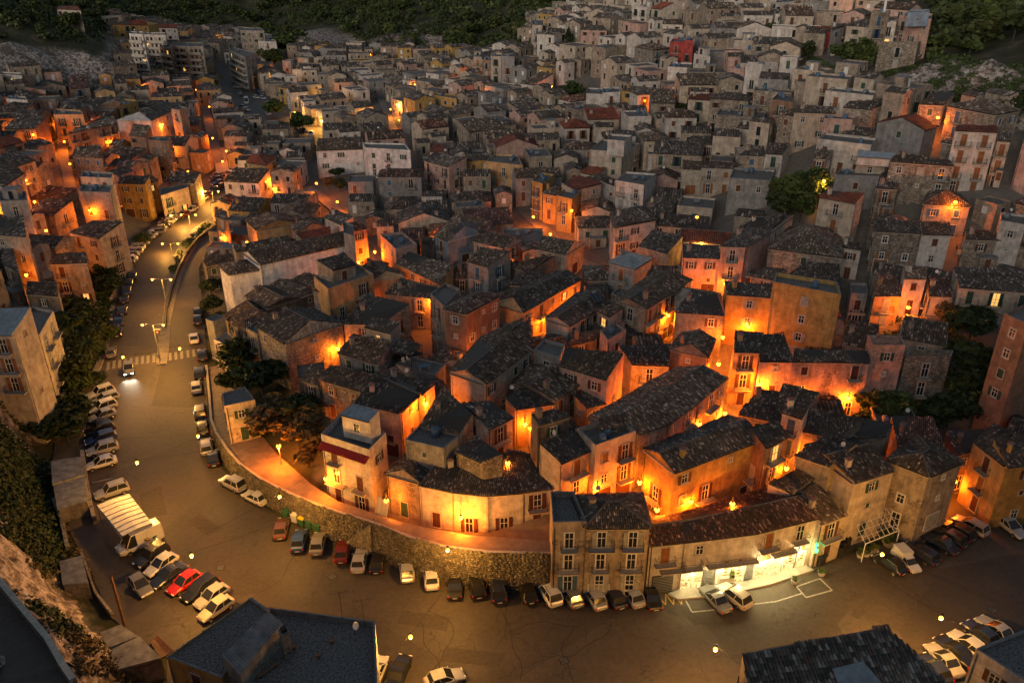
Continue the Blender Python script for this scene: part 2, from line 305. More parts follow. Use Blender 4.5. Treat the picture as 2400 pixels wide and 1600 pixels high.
class MB:
    """collects polygons and boxes, then becomes one mesh"""
    def __init__(s): s.v = []; s.f = []; s.m = []; s.mats = []
    def mi(s, m):
        if m not in s.mats: s.mats.append(m)
        return s.mats.index(m)
    def poly(s, P, m):
        k = len(s.v); s.v += [tuple(map(float, p)) for p in P]; s.f.append(tuple(range(k, k+len(P)))); s.m.append(s.mi(m))
    def box(s, c, d, m, rz=0., taper=1.):
        x, y, z = c; a, b_, h = d[0]/2, d[1]/2, d[2]/2; cs, sn = math.cos(rz), math.sin(rz); k = len(s.v)
        for sz in (-1, 1):
            t = taper if sz > 0 else 1.
            for sx, sy in ((-1, -1), (1, -1), (1, 1), (-1, 1)):
                u, w = sx*a*t, sy*b_*t; s.v.append((x+u*cs-w*sn, y+u*sn+w*cs, z+sz*h))
        for q in ((0, 3, 2, 1), (4, 5, 6, 7), (0, 1, 5, 4), (1, 2, 6, 5), (2, 3, 7, 6), (3, 0, 4, 7)): s.f.append(tuple(k+i for i in q)); s.m.append(s.mi(m))
    def bar(s, a, b, r, m, n=5):
        a = Vector(a); b = Vector(b); d = (b-a)
        if d.length < 1e-5: return
        d.normalize(); u = d.orthogonal().normalized(); w = d.cross(u); k = len(s.v)
        for p in (a, b):
            for i in range(n): t = 2*PI*i/n; s.v.append(tuple(p+u*math.cos(t)*r+w*math.sin(t)*r))
        for i in range(n): j = (i+1) % n; s.f.append((k+i, k+j, k+n+j, k+n+i)); s.m.append(s.mi(m))
        s.f.append(tuple(k+n-1-i for i in range(n))); s.m.append(s.mi(m)); s.f.append(tuple(k+n+i for i in range(n))); s.m.append(s.mi(m))
    def tube(s, P, r, m, n=5):
        for i in range(len(P)-1): s.bar(P[i], P[i+1], r, m, n)
    def lathe(s, c, prof, m, n=10, ax=None):
        k = len(s.v); R = Matrix.Identity(3) if ax is None else Vector((0, 0, 1)).rotation_difference(Vector(ax)).to_matrix()
        for r, z in prof:
            for i in range(n):
                t = 2*PI*i/n; s.v.append(tuple(Vector(c)+R@Vector((math.cos(t)*r, math.sin(t)*r, z))))
        for j in range(len(prof)-1):
            for i in range(n): q = (i+1) % n; s.f.append((k+j*n+i, k+j*n+q, k+(j+1)*n+q, k+(j+1)*n+i)); s.m.append(s.mi(m))
    def mesh(s, name, smooth=False):
        me = bpy.data.meshes.new(name); me.from_pydata(s.v, [], s.f)
        for m_ in s.mats: me.materials.append(M[m_])
        me.polygons.foreach_set('material_index', s.m)
        if smooth: me.polygons.foreach_set('use_smooth', [True]*len(s.f))
        me.update(); return me
def link(name, me, parent=None, loc=(0, 0, 0), rz=0., col=None, sc=None):
    o = bpy.data.objects.new(name, me); C.objects.link(o)
    if parent is not None: o.parent = parent
    o.location = loc; o.rotation_euler = (0, 0, rz)
    if col is not None: o.color = (*col, 1)
    if sc is not None: o.scale = sc if hasattr(sc, '__len__') else (sc,)*3
    return o
USED = set()
def tag(o, label, cat, group=None):
    o['label'] = label; o['category'] = cat
    if group: o['group'] = group
    USED.add(label); return o
def thing(name, loc, label, cat, group=None, rz=0.):
    o = bpy.data.objects.new(name, None); C.objects.link(o); o.location = loc; o.rotation_euler = (0, 0, rz); o.empty_display_size = .5
    return tag(o, label, cat, group)
def kind(o, k): o['kind'] = k; return o

# ------------------------------------------------------------------ ground sheet
nx, ny = len(gx), len(gy); ii = (np.arange(ny-1)[:, None]*nx+np.arange(nx-1)[None, :]).ravel()
F = np.stack([ii, ii+1, ii+nx+1, ii+nx], 1); GZm = GZ-.12
me = mesh_np('ground', np.stack([GX.ravel(), GY.ravel(), GZm.ravel()], 1), F, mats=('ground',), smooth=True)
a = me.color_attributes.new('kind_mask', 'FLOAT_COLOR', 'POINT'); t = np.zeros((nx*ny, 4), np.float32); t[:, 0] = np.clip(rockm.ravel()*1.4, 0, 1); t[:, 1] = townm.ravel()*(1-t[:, 0]); t[:, 3] = 1; a.data.foreach_set('color', t.ravel())
kind(link('ground', me), 'structure')
# road and car parks: one asphalt sheet
mb = MB()
import mathutils
from mathutils.geometry import tessellate_polygon
def flatpoly(mb, P, z, m):
    P3 = [Vector((p[0], p[1], 0)) for p in P]
    for t in tessellate_polygon([P3]):
        q = [P3[i] for i in t]
        if (q[1]-q[0]).cross(q[2]-q[0]).z < 0: q.reverse()
        mb.poly([(v.x, v.y, z) for v in q], m)
flatpoly(mb, FLAT, .0, 'asphalt'); kind(link('road', mb.mesh('road')), 'structure')
# ------------------------------------------------------------------ occupancy of the plan, 1 m cells
OX0, OY0, OW, OH = -330, 40, 640, 560
OCC = np.zeros((OH, OW), bool)
def mark(poly, grow=0., test=False, arr=None):
    poly = np.asarray(poly, float)[:, :2]; arr = OCC if arr is None else arr
    x0, y0 = np.floor(poly.min(0)-grow).astype(int); x1, y1 = np.ceil(poly.max(0)+grow).astype(int)
    x0 = max(x0, OX0); y0 = max(y0, OY0); x1 = min(x1, OX0+OW-1); y1 = min(y1, OY0+OH-1)
    if x1 <= x0 or y1 <= y0: return 1. if test else None
    X, Y = np.meshgrid(np.arange(x0, x1+1)+.5, np.arange(y0, y1+1)+.5); P = np.stack([X.ravel(), Y.ravel()], 1)
    i = inside(P, poly)
    if grow: i |= seg_dist(P, poly) < grow
    i = i.reshape(X.shape); sl = arr[y0-OY0:y1-OY0+1, x0-OX0:x1-OX0+1]
    if test: return float((sl & i).sum())/max(1, i.sum())
    sl |= i
mark(FLAT)

# ------------------------------------------------------------------ roofs of half-round tiles
def tone_of(n, style):
    base = .048+nr.rand(n)*.05; pale = nr.rand(n) < .26; base = np.where(pale, .10+nr.rand(n)*nr.rand(n)*.36, base)
    t = np.stack([base*1.1, base*.95, base*.83], 1)
    if style == 'red':
        v_ = (.8+nr.rand(n)*.5)[:, None]; t = v_*np.array([.15, .052, .036])
    if style == 'rust': t = np.stack([base*1.45, base*.85, base*.68], 1)
    return t
def clip_in(P, poly):
    """P Nx2 inside convex polygon, either winding"""
    n = len(poly); s = None; ok = np.ones(len(P), bool); A = 0.
    for i in range(n): A += poly[i][0]*poly[(i+1) % n][1]-poly[(i+1) % n][0]*poly[i][1]
    sg = 1 if A > 0 else -1
    for i in range(n):
        a = poly[i]; b = poly[(i+1) % n]
        ok &= sg*((b[0]-a[0])*(P[:, 1]-a[1])-(b[1]-a[1])*(P[:, 0]-a[0])) > -.02
    return ok
def tiles_on(poly3, pitch, tl, style, lumps=0.):
    """poly3: roof face, first edge is the eave. returns V, F4, F3, tone"""
    P = [np.array(p, float) for p in poly3]; e = P[1]-P[0]; L = np.linalg.norm(e)
    if L < .3: return None
    u = e/L; nn = np.zeros(3)
    for i in range(1, len(P)-1): nn += np.cross(P[i]-P[0], P[i+1]-P[0])
    A = np.linalg.norm(nn)
    if A < .5: return None
    nn /= A
    if nn[2] < 0: nn = -nn
    v = np.cross(nn, u)
    if v[2] < 0: v = -v
    p2 = [((p-P[0])@u, (p-P[0])@v) for p in P]; q = np.array(p2); lo = q.min(0); hi = q.max(0)
    nu = int((hi[0]-lo[0])/pitch)+1; nv = int((hi[1]-lo[1])/tl)+1
    U, W = np.meshgrid(lo[0]+(np.arange(nu)+.5)*pitch, lo[1]+(np.arange(nv)+.5)*tl-.04); c = np.stack([U.ravel(), W.ravel()], 1)
    c = c[clip_in(c, p2)]; n = len(c)
    if n == 0: return None
    c = c+nr.randn(n, 2)*[pitch*.045, tl*.07]
    hx = np.array([-.40, -.2, .2, .40])*pitch; hh = np.array([.0, .30, .30, .0])*pitch; wob = nr.randn(n)*.012
    V = np.zeros((n, 8, 3), np.float32); ends = [(-tl*.56, .06, 1.08), (tl*.5, .015, .9)]
    for k, (dv, lift, wsc) in enumerate(ends):
        for j in range(4):
            uu = c[:, 0]+hx[j]*wsc; vv = c[:, 1]+dv; zz = hh[j]+lift*pitch/.28+wob+.02
            V[:, k*4+j] = P[0]+uu[:, None]*u+vv[:, None]*v+zz[:, None]*nn
    if lumps:
        V[..., 2] += (vnoise(V[..., 0], V[..., 1], 3.5, 9)*lumps).astype(np.float32)
    b = (np.arange(n)*8)[:, None]
    F = np.concatenate([b+[0, 1, 5, 4], b+[1, 2, 6, 5], b+[2, 3, 7, 6], b+[0, 3, 2, 1]], 0)
    return V.reshape(-1, 3), F, np.repeat(tone_of(n, style), 8, 0)
class Tiles:
    def __init__(s): s.V = []; s.F = []; s.T = []; s.n = 0
    def add(s, *a, **k):
        r = tiles_on(*a, **k)
        if r is None: return
        s.V.append(r[0]); s.F.append(r[1]+s.n); s.T.append(r[2]); s.n += len(r[0])
    def mesh(s, name, off):
        if not s.n: return None
        return mesh_np(name, np.concatenate(s.V)-np.array(off), np.concatenate(s.F), mats=('roof_tile',), tone=np.concatenate(s.T))

# ------------------------------------------------------------------ windows, doors, balconies (shared meshes)
def frame_mesh(w, h, m='surround_stone', t=.12, d=.1):
    b = MB(); b.box((0, d/2, h/2+t/2), (w+2*t, d, t), m); b.box((0, d/2+.04, -h/2-t/2), (w+2*t+.12, d+.08, t), m)
    for s in (-1, 1): b.box((s*(w/2+t/2), d/2, 0), (t, d, h), m)
    return b.mesh('window_frame')
def sash_mesh(w, h, m='frame_white'):
    b = MB(); b.box((0, .02, 0), (w, .02, h), 'glass_dark')
    for x in (-w/2+.04, 0, w/2-.04): b.box((x, .045, 0), (.07, .03, h), m)
    for z in (-h/2+.04, h*.12, h/2-.04): b.box((0, .046, z), (w, .028, .07), m)
    return b.mesh('pane')
def lit_mesh(w, h):
    b = MB(); b.box((0, .02, 0), (w, .02, h), 'lit_window'); b.box((0, .045, 0), (.07, .03, h), 'wood_brown'); b.box((0, .046, 0), (w, .03, .06), 'wood_brown'); return b.mesh('pane')
def closed_mesh(w, h, m):
    b = MB(); n = max(4, int(h/.22))
    for s in (-1, 1):
        b.box((s*w/4, .03, 0), (w/2-.02, .03, h), m)
        for i in range(n): b.box((s*w/4, .055, -h/2+h*(i+.5)/n), (w/2-.14, .03, h/n*.55), m)
    return b.mesh('shutter')
def leaf_shutter(w, h):
    b = MB(); b.box((0, .05, 0), (w/2, .04, h), 'shutter_paint')
    for i in range(5): b.box((0, .08, -h/2+h*(i+.5)/5), (w/2-.1, .03, h/5*.6), 'shutter_paint')
    return b.mesh('shutter')
WS = {'win': (.95, 1.35), 'door': (1.05, 2.3), 'small': (.6, .7), 'garage': (2.4, 2.3)}
WM = {}
for k_, (w_, h_) in WS.items():
    WM[k_] = dict(frame=frame_mesh(w_, h_), frame2=frame_mesh(w_, h_, 'frame_white', .1, .07), sash=sash_mesh(w_, h_), lit=lit_mesh(w_, h_), closed=closed_mesh(w_, h_, 'shutter_paint'), leaf=leaf_shutter(w_, h_))
def far_window(w, h, mode):
    b = MB(); t = .1; b.box((0, .03, 0), (w+2*t, .06, h+2*t), 'surround_stone')
    b.box((0, .07, 0), (w, .03, h), {'sash': 'glass_dark', 'closed': 'shutter_paint', 'lit': 'lit_window', 'open': 'glass_dark'}[mode])
    if mode in ('sash',): b.box((0, .09, 0), (.08, .02, h), 'frame_white')
    if mode == 'open':
        for s in (-1, 1): b.box((s*w*.75, .08, 0), (w/2, .05, h), 'shutter_paint')
    return b.mesh('window')
FW = {(k_, md): far_window(*WS[k_], md) for k_ in WS for md in ('sash', 'closed', 'lit', 'open')}
BALC = {}
def balcony_mesh(w, d=.9):
    key = round(w*2)/2
    if key in BALC: return BALC[key]
    b = MB(); b.box((0, d/2, -.08), (key, d, .14), 'surround_stone')
    for s in (-1, 1): b.box((s*(key/2-.3), d*.35, -.3), (.15, d*.6, .3), 'surround_stone')
    r = MB(); n = max(6, int(key/.16))
    for z in (.08, 1.0): r.bar((-key/2+.03, d-.04, z), (key/2-.03, d-.04, z), .022, 'iron', 4); [r.bar((s*(key/2-.03), 0, z), (s*(key/2-.03), d-.04, z), .022, 'iron', 4) for s in (-1, 1)]
    for i in range(n+1): x = -key/2+.03+(key-.06)*i/n; r.bar((x, d-.04, 0), (x, d-.04, 1.), .012, 'iron', 3)
    for i in range(5):
        for s in (-1, 1): r.bar((s*(key/2-.03), d*i/5, 0), (s*(key/2-.03), d*i/5, 1.), .012, 'iron', 3)
    BALC[key] = (b.mesh('balcony'), r.mesh('railing')); return BALC[key]
b = MB(); b.box((0, .2, 0), (.85, .32, .6), 'frame_white'); b.lathe((-.12, .37, 0), [(.0, 0), (.22, 0), (.24, .02)], 'iron', 10, (0, 1, 0)); AC = b.mesh('air_conditioner')
b = MB(); b.box((0, 0, .6), (.7, .55, 1.4), 'plaster'); b.box((0, 0, 1.36), (.9, .75, .12), 'concrete'); b.box((0, 0, 1.5), (.5, .4, .18), 'terracotta'); CHIM = b.mesh('chimney')
b = MB(); b.lathe((0, 0, .5), [(.02, -.7), (.45, -.7), (.5, -.6), (.5, .6), (.4, .72), (.02, .74)], 'tank_grey', 12, (1, 0, 0)); b.box((-.4, 0, .05), (.1, .7, .3), 'iron'); b.box((.4, 0, .05), (.1, .7, .3), 'iron'); TANK = b.mesh('water_tank', True)
b = MB(); b.lathe((0, 0, 0), [(.02, 0), (.5, 0), (.55, .2), (.55, 1.0), (.35, 1.15), (.1, 1.2)], 'plastic_blue', 12); TANK2 = b.mesh('water_tank', True)
b = MB(); b.bar((0, 0, 0), (0, 0, 1.1), .03, 'iron'); b.lathe((0, -.1, 1.1), [(.0, .0), (.2, .03), (.26, .07), (.31, .11), (.29, .12), (.0, .05)], 'frame_white', 12, (.3, -1, .55)); DISH = b.mesh('satellite_dish')
b = MB(); b.bar((0, 0, 0), (0, 0, 3.), .025, 'iron', 4); b.bar((-.8, 0, 2.9), (.8, 0, 2.9), .02, 'iron', 3); [b.bar((x, -.35, 2.9), (x, .35, 2.9), .012, 'iron', 3) for x in (-.7, -.4, -.1, .2, .5, .75)]; b.bar((-.4, 0, 2.3), (.4, 0, 2.3), .015, 'iron', 3); ANT = b.mesh('antenna')

PAL = {'c': ((.48, .40, .31), 'cream'), 'w': ((.58, .52, .46), 'whitish'), 'v': ((.78, .74, .70), 'white'), 'y': ((.48, .30, .10), 'ochre yellow'), 'p': ((.50, .33, .27), 'pink'), 's': ((.36, .30, .235), 'bare stone'), 'g': ((.28, .265, .25), 'grey'),
       'b': ((.26, .30, .36), 'blue-grey'), 'o': ((.52, .33, .16), 'orange'), 'r': ((.40, .07, .06), 'red'), 't': ((.37, .30, .23), 'tan'), 'd': ((.20, .165, .13), 'dark stained'), 'n': ((.28, .165, .11), 'brown')}  # 'o' walls: part of the lamps' orange is put into the colour
SHUT = [((.035, .075, .055), 'green'), ((.13, .055, .03), 'brown'), ((.10, .04, .03), 'dark brown'), ((.33, .32, .29), 'grey'), ((.06, .12, .2), 'blue'), ((.26, .11, .045), 'orange-brown')]
HOUSES = []
CAMP = np.array((0, 0, CAM_H))
def area2(P):
    return .5*sum(P[i][0]*P[(i+1) % len(P)][1]-P[(i+1) % len(P)][0]*P[i][1] for i in range(len(P)))
def windows_on(root, a, b, ze, zg, o, near, sh, wtype, lit_p, balc_p, dens, side, awn=False):
    """a,b world 2D ends of a facade (outward normal to the right of a->b)"""
    d = np.array(b[:2])-np.array(a[:2]); L = float(np.linalg.norm(d))
    if L < 2.2: return 0
    u = d/L; nrm = np.array((u[1], -u[0])); rz = math.atan2(-u[1], -u[0])
    H = ze-zg; sp = rnd.uniform(2.9, 3.7); n = max(1, int((L-1.0)/sp*dens+.3)) if dens > 0 else 0; cnt = 0
    rows = max(1, int(round((H+.3)/3.2))); colw = [rnd.random() for _ in range(n)]
    for r in range(min(rows, 4)):
        ground = r == rows-1 and rows > 1
        for i in range(n):
            if rnd.random() < (.12 if not side else .35): continue
            s = L*(i+.5)/n; kd = 'door' if colw[i] < balc_p or ground and rnd.random() < .45 else ('small' if rnd.random() < .16 or side and rnd.random() < .5 else 'win')
            if ground and near and rnd.random() < .2: kd = 'garage'
            w, h = WS[kd]; zc = ze-.75-2.3+h/2-3.2*r if kd in ('door', 'garage') else ze-.75-h/2-.25-3.2*r
            if zc-h/2 < zg+.05: zc = zg+h/2+.1
            if zc+h/2 > ze-.25 or (cnt > 30): continue
            p = np.array(a[:2])+u*s+nrm*.0; loc = (p[0]-o[0], p[1]-o[1], zc-o[2])
            md = 'lit' if rnd.random() < lit_p else rnd.choice(['sash', 'closed', 'closed', 'open', 'open'] if wtype != 'glass' else ['sash', 'sash', 'open'])
            if kd == 'garage': md = 'closed'
            if kd == 'small' and md == 'open': md = 'sash'
            cnt += 1
            if near:
                fr = link('window' if kd in ('win', 'small') else 'door', WM[kd]['frame' if wtype != 'glass' else 'frame2'], root, loc, rz)
                if md == 'closed': link('shutter', WM[kd]['closed'], fr, col=sh)
                else:
                    link('pane', WM[kd]['lit' if md == 'lit' else 'sash'], fr)
                    if md == 'open' or md == 'lit':
                        for sx in (-1, 1): link('shutter', WM[kd]['leaf'], fr, (sx*(w*.75+.05), .03, 0), col=sh)
            else:
                link('window' if kd in ('win', 'small') else 'door', FW[(kd, md)], root, loc, rz, sh)
            if kd == 'door' and not ground and zc-h/2 > zg+1.8:
                bm, rl = balcony_mesh(rnd.choice((1.8, 2., 2.4, 3.)))
                bo = link('balcony', bm, root, (loc[0], loc[1], loc[2]-h/2), rz); link('railing', rl, bo)
    return cnt
def build(F_, R_, ze, rise, typ, wall, name='house', near=1, pitch=.3, tl=.42, style='', base=None, label=None, cat='house', win=1., lit=.010, balc=.35, glass=0, roofcol=(1, 1, 1), shut=None, ruin=0, wmat=None, extras=1, tag_=True, awning=0, group=None, loc_hint=None, sidewin=1, par=.5, cornice=1):
    """F_, R_ lists of world xy along the front eave and the ridge (or back edge)"""
    F_ = [np.array(p[:2], float) for p in F_]; R_ = [np.array(p[:2], float) for p in R_]; n = len(F_)
    if typ == 'g':
        fd = F_[-1]-F_[0]; fd /= np.linalg.norm(fd); nm = np.array((-fd[1], fd[0]))
        if (R_[0]-F_[0])@nm < 0: nm = -nm
        B_ = [F_[i]+2*nm*abs((R_[i]-F_[i])@nm) if n == 2 else 2*R_[i]-F_[i] for i in range(n)]
    else: B_ = R_
    foot = F_+B_[::-1]
    if area2(foot) < 0: flip = True
    else: flip = False
    ctr = sum(foot)/len(foot); zs = [terr(p[0], p[1]) for p in foot]+[terr(*ctr)]; zg = min(zs); zb = (zg-1.2) if base is None else zg+base
    o = np.array((ctr[0], ctr[1], zb)); P3 = lambda p, z: np.array((p[0], p[1], z))
    zr = ze+rise; zback = zr if typ == 's' else ze
    ring = foot[::-1] if flip else foot; ztop = ([zback]*n+[ze]*n if flip else [ze]*n+[zback]*n)
    pz = par if typ == 'f' else 0.
    wallm = wmat or ('stone_wall' if wall == 's' else 'worn_plaster' if wall in 'td' or ruin else 'plaster'); col = PAL[wall][0]; kf = rnd.uniform(.84, 1.1); kw_ = rnd.uniform(-.03, .03); cv = [col[0]*kf*(1+kw_), col[1]*kf, col[2]*kf*(1-kw_)]
    root = thing(name, tuple(o), label or '?', cat, group) if tag_ else loc_hint
    if not tag_: o = np.array(root.location)
    mb = MB(); m_ = len(ring)
    for i in range(m_):
        j = (i+1) % m_; mb.poly([P3(ring[i], zb)-o, P3(ring[j], zb)-o, P3(ring[j], ztop[j]+pz)-o, P3(ring[i], ztop[i]+pz)-o], wallm)
    if typ == 'g':
        for i in (0, n-1):
            A, Rr, Bk = P3(F_[i], ze), P3(R_[i], zr), P3(B_[i], ze)
            if near > 0 or 1: mb.poly([A-o, Bk-o, Rr-o] if (i == 0) != flip else [A-o, Rr-o, Bk-o], wallm)
    if base is not None: mb.poly([P3(p, zb)-o for p in ring[::-1]], wallm)
    if typ == 'f':   # parapet thickness
        c3 = ctr; inn = [c3+(p-c3)*(1-.28/max(1.5, np.linalg.norm(p-c3))) for p in ring]
        for i in range(m_):
            j = (i+1) % m_
            mb.poly([P3(ring[i], ze+pz)-o, P3(ring[j], ze+pz)-o, P3(inn[j], ze+pz)-o, P3(inn[i], ze+pz)-o], 'concrete')
            mb.poly([P3(inn[j], ze)-o, P3(inn[i], ze)-o, P3(inn[i], ze+pz)-o, P3(inn[j], ze+pz)-o], wallm)
    link('wall', mb.mesh('wall'), root, col=cv)
    # roof
    rf = MB(); faces = []
    if typ == 'f':
        if not ruin: rf.poly([P3(p, ze+.02)-o for p in inn], 'terrace_floor'); ro = link('roof', rf.mesh('roof'), root)
        else: ro = root
    else:
        ov = .28
        def eave(i, side):   # push eave outwards
            p = (F_ if side == 0 else B_)[i]; q = (R_[i] if typ == 'g' else (B_ if side == 0 else F_)[i]); d = p-q; d /= max(np.linalg.norm(d), .01)
            dz = rise/max(.5, np.linalg.norm(p-q)) if typ == 'g' or typ == 's' else 0
            return P3(p+d*ov, (ze if not (typ == 's' and side == 1) else zr)-ov*dz*(1 if side == 0 or typ == 'g' else -1))
        for i in range(n-1):
            if typ == 's': faces.append([eave(i, 0), eave(i+1, 0), P3(B_[i+1], zr), P3(B_[i], zr)])
            if typ == 'g': faces.append([eave(i, 0), eave(i+1, 0), P3(R_[i+1], zr), P3(R_[i], zr)]); faces.append([eave(i+1, 1), eave(i, 1), P3(R_[i], zr), P3(R_[i+1], zr)])
        if typ == 'p':
            A, B2, C2, D = [P3(ctr+(p-ctr)*(1+ov/np.linalg.norm(p-ctr)), ze) for p in (F_[0], F_[-1], B_[-1], B_[0])]
            wF = np.linalg.norm(F_[-1]-F_[0]); wD = np.linalg.norm(B_[-1]-F_[-1]); mA = (A+D)/2; mB = (B2+C2)/2; mC = (A+B2)/2; mD = (C2+D)/2
            if wF >= wD: k_ = min(.5, wD/2/wF*1.0); r0 = mA+(mB-mA)*k_; r1 = mB+(mA-mB)*k_; r0[2] = r1[2] = zr; faces += [[A, B2, r1, r0], [B2, C2, r1], [C2, D, r0, r1], [D, A, r0]]
            else: k_ = min(.5, wF/2/wD*1.0); r0 = mC+(mD-mC)*k_; r1 = mD+(mC-mD)*k_; r0[2] = r1[2] = zr; faces += [[A, B2, r0], [B2, C2, r1, r0], [C2, D, r1], [D, A, r0, r1]]
        T = Tiles(); lum = .25 if not ruin else .8
        for f in faces:
            f = [np.array(q) for q in f]; nn = np.cross(f[1]-f[0], f[2]-f[0])
            g_ = f if nn[2] > 0 else f[::-1]
            rf.poly([q-o for q in g_], 'roof_base' if style != 'sheet' else 'metal_sheet')
            rf.poly([q-o-np.array((0, 0, .14)) for q in g_[::-1]], 'roof_base')
            rf.poly([f[0]-o, f[1]-o, f[1]-o-np.array((0, 0, .14)), f[0]-o-np.array((0, 0, .14))], 'roof_base')
            nz = abs(nn[2])/max(1e-6, np.linalg.norm(nn)); mid = sum(f)/len(f); n2 = nn if nn[2] > 0 else -nn
            if n2@(CAMP-mid) > 0:
                if style == 'sheet':
                    e = f[1]-f[0]; k2 = int(np.linalg.norm(e)/.45)
                    for q in range(k2+1): t_ = q/max(1, k2); rf.bar(f[0]+e*t_-o+[0, 0, .05], f[-1]+(f[2 if len(f) > 3 else 2]-f[-1])*t_-o+[0, 0, .05], .05, 'metal_sheet', 4)
                elif pitch: T.add(f, pitch, tl, style, lumps=lum)
        ro = link('roof', rf.mesh('roof'), root)
        tm = T.mesh('roof_tiles', o); _rk = rnd.uniform(.75, 1.15); roofcol = tuple(a_*b_ for a_, b_ in zip(roofcol, rnd.choice(((1, 1, 1), (1.12, 1, .9), (.92, .96, 1.), (1.25, 1.15, 1.), (1.15, .95, .82)))))
        if tm: to = link('roof_tiles', tm, ro, col=[c*_rk for c in roofcol]); kind(to, 'stuff')
        if near and typ in 'gp' and style != 'sheet':
            rm = MB()
            if typ == 'g': rm.tube([P3(p, zr+.06)-o for p in R_], .13, 'ridge_mortar', 6)
            else:
                rm.bar(r0-o+[0, 0, .06], r1-o+[0, 0, .06], .13, 'ridge_mortar', 6)
                for e_, r_ in ((A, r0), (B2, r0 if wF < wD else r1), (C2, r1), (D, r0 if wF >= wD else r1)): rm.bar(e_-o+[0, 0, .06], r_-o+[0, 0, .06], .12, 'ridge_mortar', 6)
            link('ridge', rm.mesh('ridge'), ro)
    # eaves cornice
    if near and cornice and typ != 'f':
        cm = MB()
        for i in range(m_):
            j = (i+1) % m_
            if abs(ztop[i]-ztop[j]) < .01 and ztop[i] == ze:
                e = P3(ring[j], ze)-P3(ring[i], ze); L = np.linalg.norm(e); u = e/max(L, .01); q = np.array((u[1], -u[0], 0))
                mid = (P3(ring[i], ze)+P3(ring[j], ze))/2+q*.1-[0, 0, .28]; cm.box(mid-o, (L, .2, .16), 'surround_stone', math.atan2(u[1], u[0]))
                if rnd.random() < .8: cm.bar(P3(ring[i], ze-.12)-o+q*.34, P3(ring[j], ze-.12)-o+q*.34, .06, 'iron', 5)
        if cm.v: link('cornice', cm.mesh('cornice'), root)
    if near and base is None and tag_ and not ruin:      # rain pipes down the visible corners
        for i in range(m_):
            a_, b_ = ring[i], ring[(i+1) % m_]; d = b_-a_; L = np.linalg.norm(d); q = np.array((d[1], -d[0]))/max(L, .01)
            if L > 3 and q@(CAMP[:2]-a_) > 0 and rnd.random() < .6:
                c_ = a_+d/L*.25+q*.09; zg_ = terr(*c_); pm = MB(); pm.bar(P3(c_, zg_)-o, P3(c_, min(ztop[i], ztop[(i+1) % m_])-.1)-o, .055, 'pole_grey' if rnd.random() < .5 else 'iron', 6); link('drainpipe', pm.mesh('drainpipe'), root)
    # facade openings on sides that look towards the valley road
    tot = 0; sh = SHUT[shut if shut is not None else rnd.choice((0, 0, 1, 1, 2, 3, 5, 4))]
    if base is None or base < -50 or win:
        for i in range(m_):
            j = (i+1) % m_; a_, b_ = ring[i], ring[j]; d = b_-a_; q = np.array((d[1], -d[0])); md = (a_+b_)/2
            if q@(CAMP[:2]-md) <= 0: continue
            zt = min(ztop[i], ztop[j]); side = not (frozenset((i, j)) <= frozenset(range(n))) if not flip else not (i >= m_-n and j >= m_-n)
            fg = terr(*(md+q/np.linalg.norm(q)*1.0)) if base is None else zb
            if win > 0 and (not side or sidewin): tot += windows_on(root, a_, b_, zt, fg, o, near, sh[0], 'glass' if glass else '', lit, balc, win*(1 if not side else .7*sidewin), side)
            if awning and not side: link('awning', awn_mesh(np.linalg.norm(d)), root, tuple(P3(md, zt-.3)-o), math.atan2(d[1], d[0]))
    if ruin == 0 and extras and tag_:
        k2 = rnd.random(); pr = R_[0]*.65+R_[-1]*.35
        if typ != 'f' and k2 < .45:
            q = (pr+F_[0])/2; link('chimney', CHIM, ro, tuple(P3(q, ze+rise*.35)-o), rnd.random(), cv)
        if typ == 'f':
            for _ in range(rnd.choice((1, 2))):
                w1, w2 = rnd.uniform(.2, .8), rnd.uniform(.2, .8); q = (F_[0]*(1-w1)+F_[-1]*w1)*(1-w2)+(B_[0]*(1-w1)+B_[-1]*w1)*w2
                link('water_tank', rnd.choice((TANK, TANK2)), ro, tuple(P3(q, ze+.05)-o), rnd.random()*3)
        if rnd.random() < .2: q = pr; link('antenna' if rnd.random() < .5 else 'satellite_dish', ANT if rnd.random() < .5 else DISH, ro, tuple(P3(q, (zr if typ in 'gs' else ze))-o), rnd.random()-.5)
        if label is None and rnd.random() < .45:      # small additions built on over the years
            fd = F_[-1]-F_[0]; Lf = np.linalg.norm(fd); u_ = fd/Lf; s_ = rnd.uniform(.25, .75)
            if typ == 'f':
                c_ = (F_[0]+F_[-1]+B_[0]+B_[-1])/4+u_*rnd.uniform(-.2, .2)*Lf; mb = MB(); mb.box((0, 0, 1.1), (rnd.uniform(2, 3.4), rnd.uniform(1.8, 2.8), 2.2), wallm); mb.box((0, 0, 2.24), (3.4, 2.8, .12), 'concrete'); mb.box((.2, -1.42, 1.), (.8, .06, 1.8), rnd.choice(('glass_dark', 'wood_brown', 'frame_white'))); link('roof_room', mb.mesh('roof_room'), root, tuple(P3(c_, ze)-o), math.atan2(u_[1], u_[0]), cv)
            elif near >= 0:
                w_ = Lf*rnd.uniform(.3, .6); c_ = F_[0]+fd*s_; nm_ = np.array((u_[1], -u_[0])); nm_ = nm_ if nm_@(F_[0]-B_[0]) > 0 else -nm_; hh_ = rnd.uniform(.35, .6)*(ze-zg); c_ = c_+nm_*.7; mb = MB(); mb.box((0, 0, hh_/2), (w_, 1.8, hh_), wallm); mb.box((0, 0, hh_+.05), (w_+.2, 2., .12), 'concrete'); mb.box((0, -.93, hh_-1.1), (.9, .06, 1.6), 'wood_brown'); link('annex', mb.mesh('annex'), root, (c_[0]-o[0], c_[1]-o[1], zg-o[2]), math.atan2(u_[1], u_[0]), [q*1.05 for q in cv])
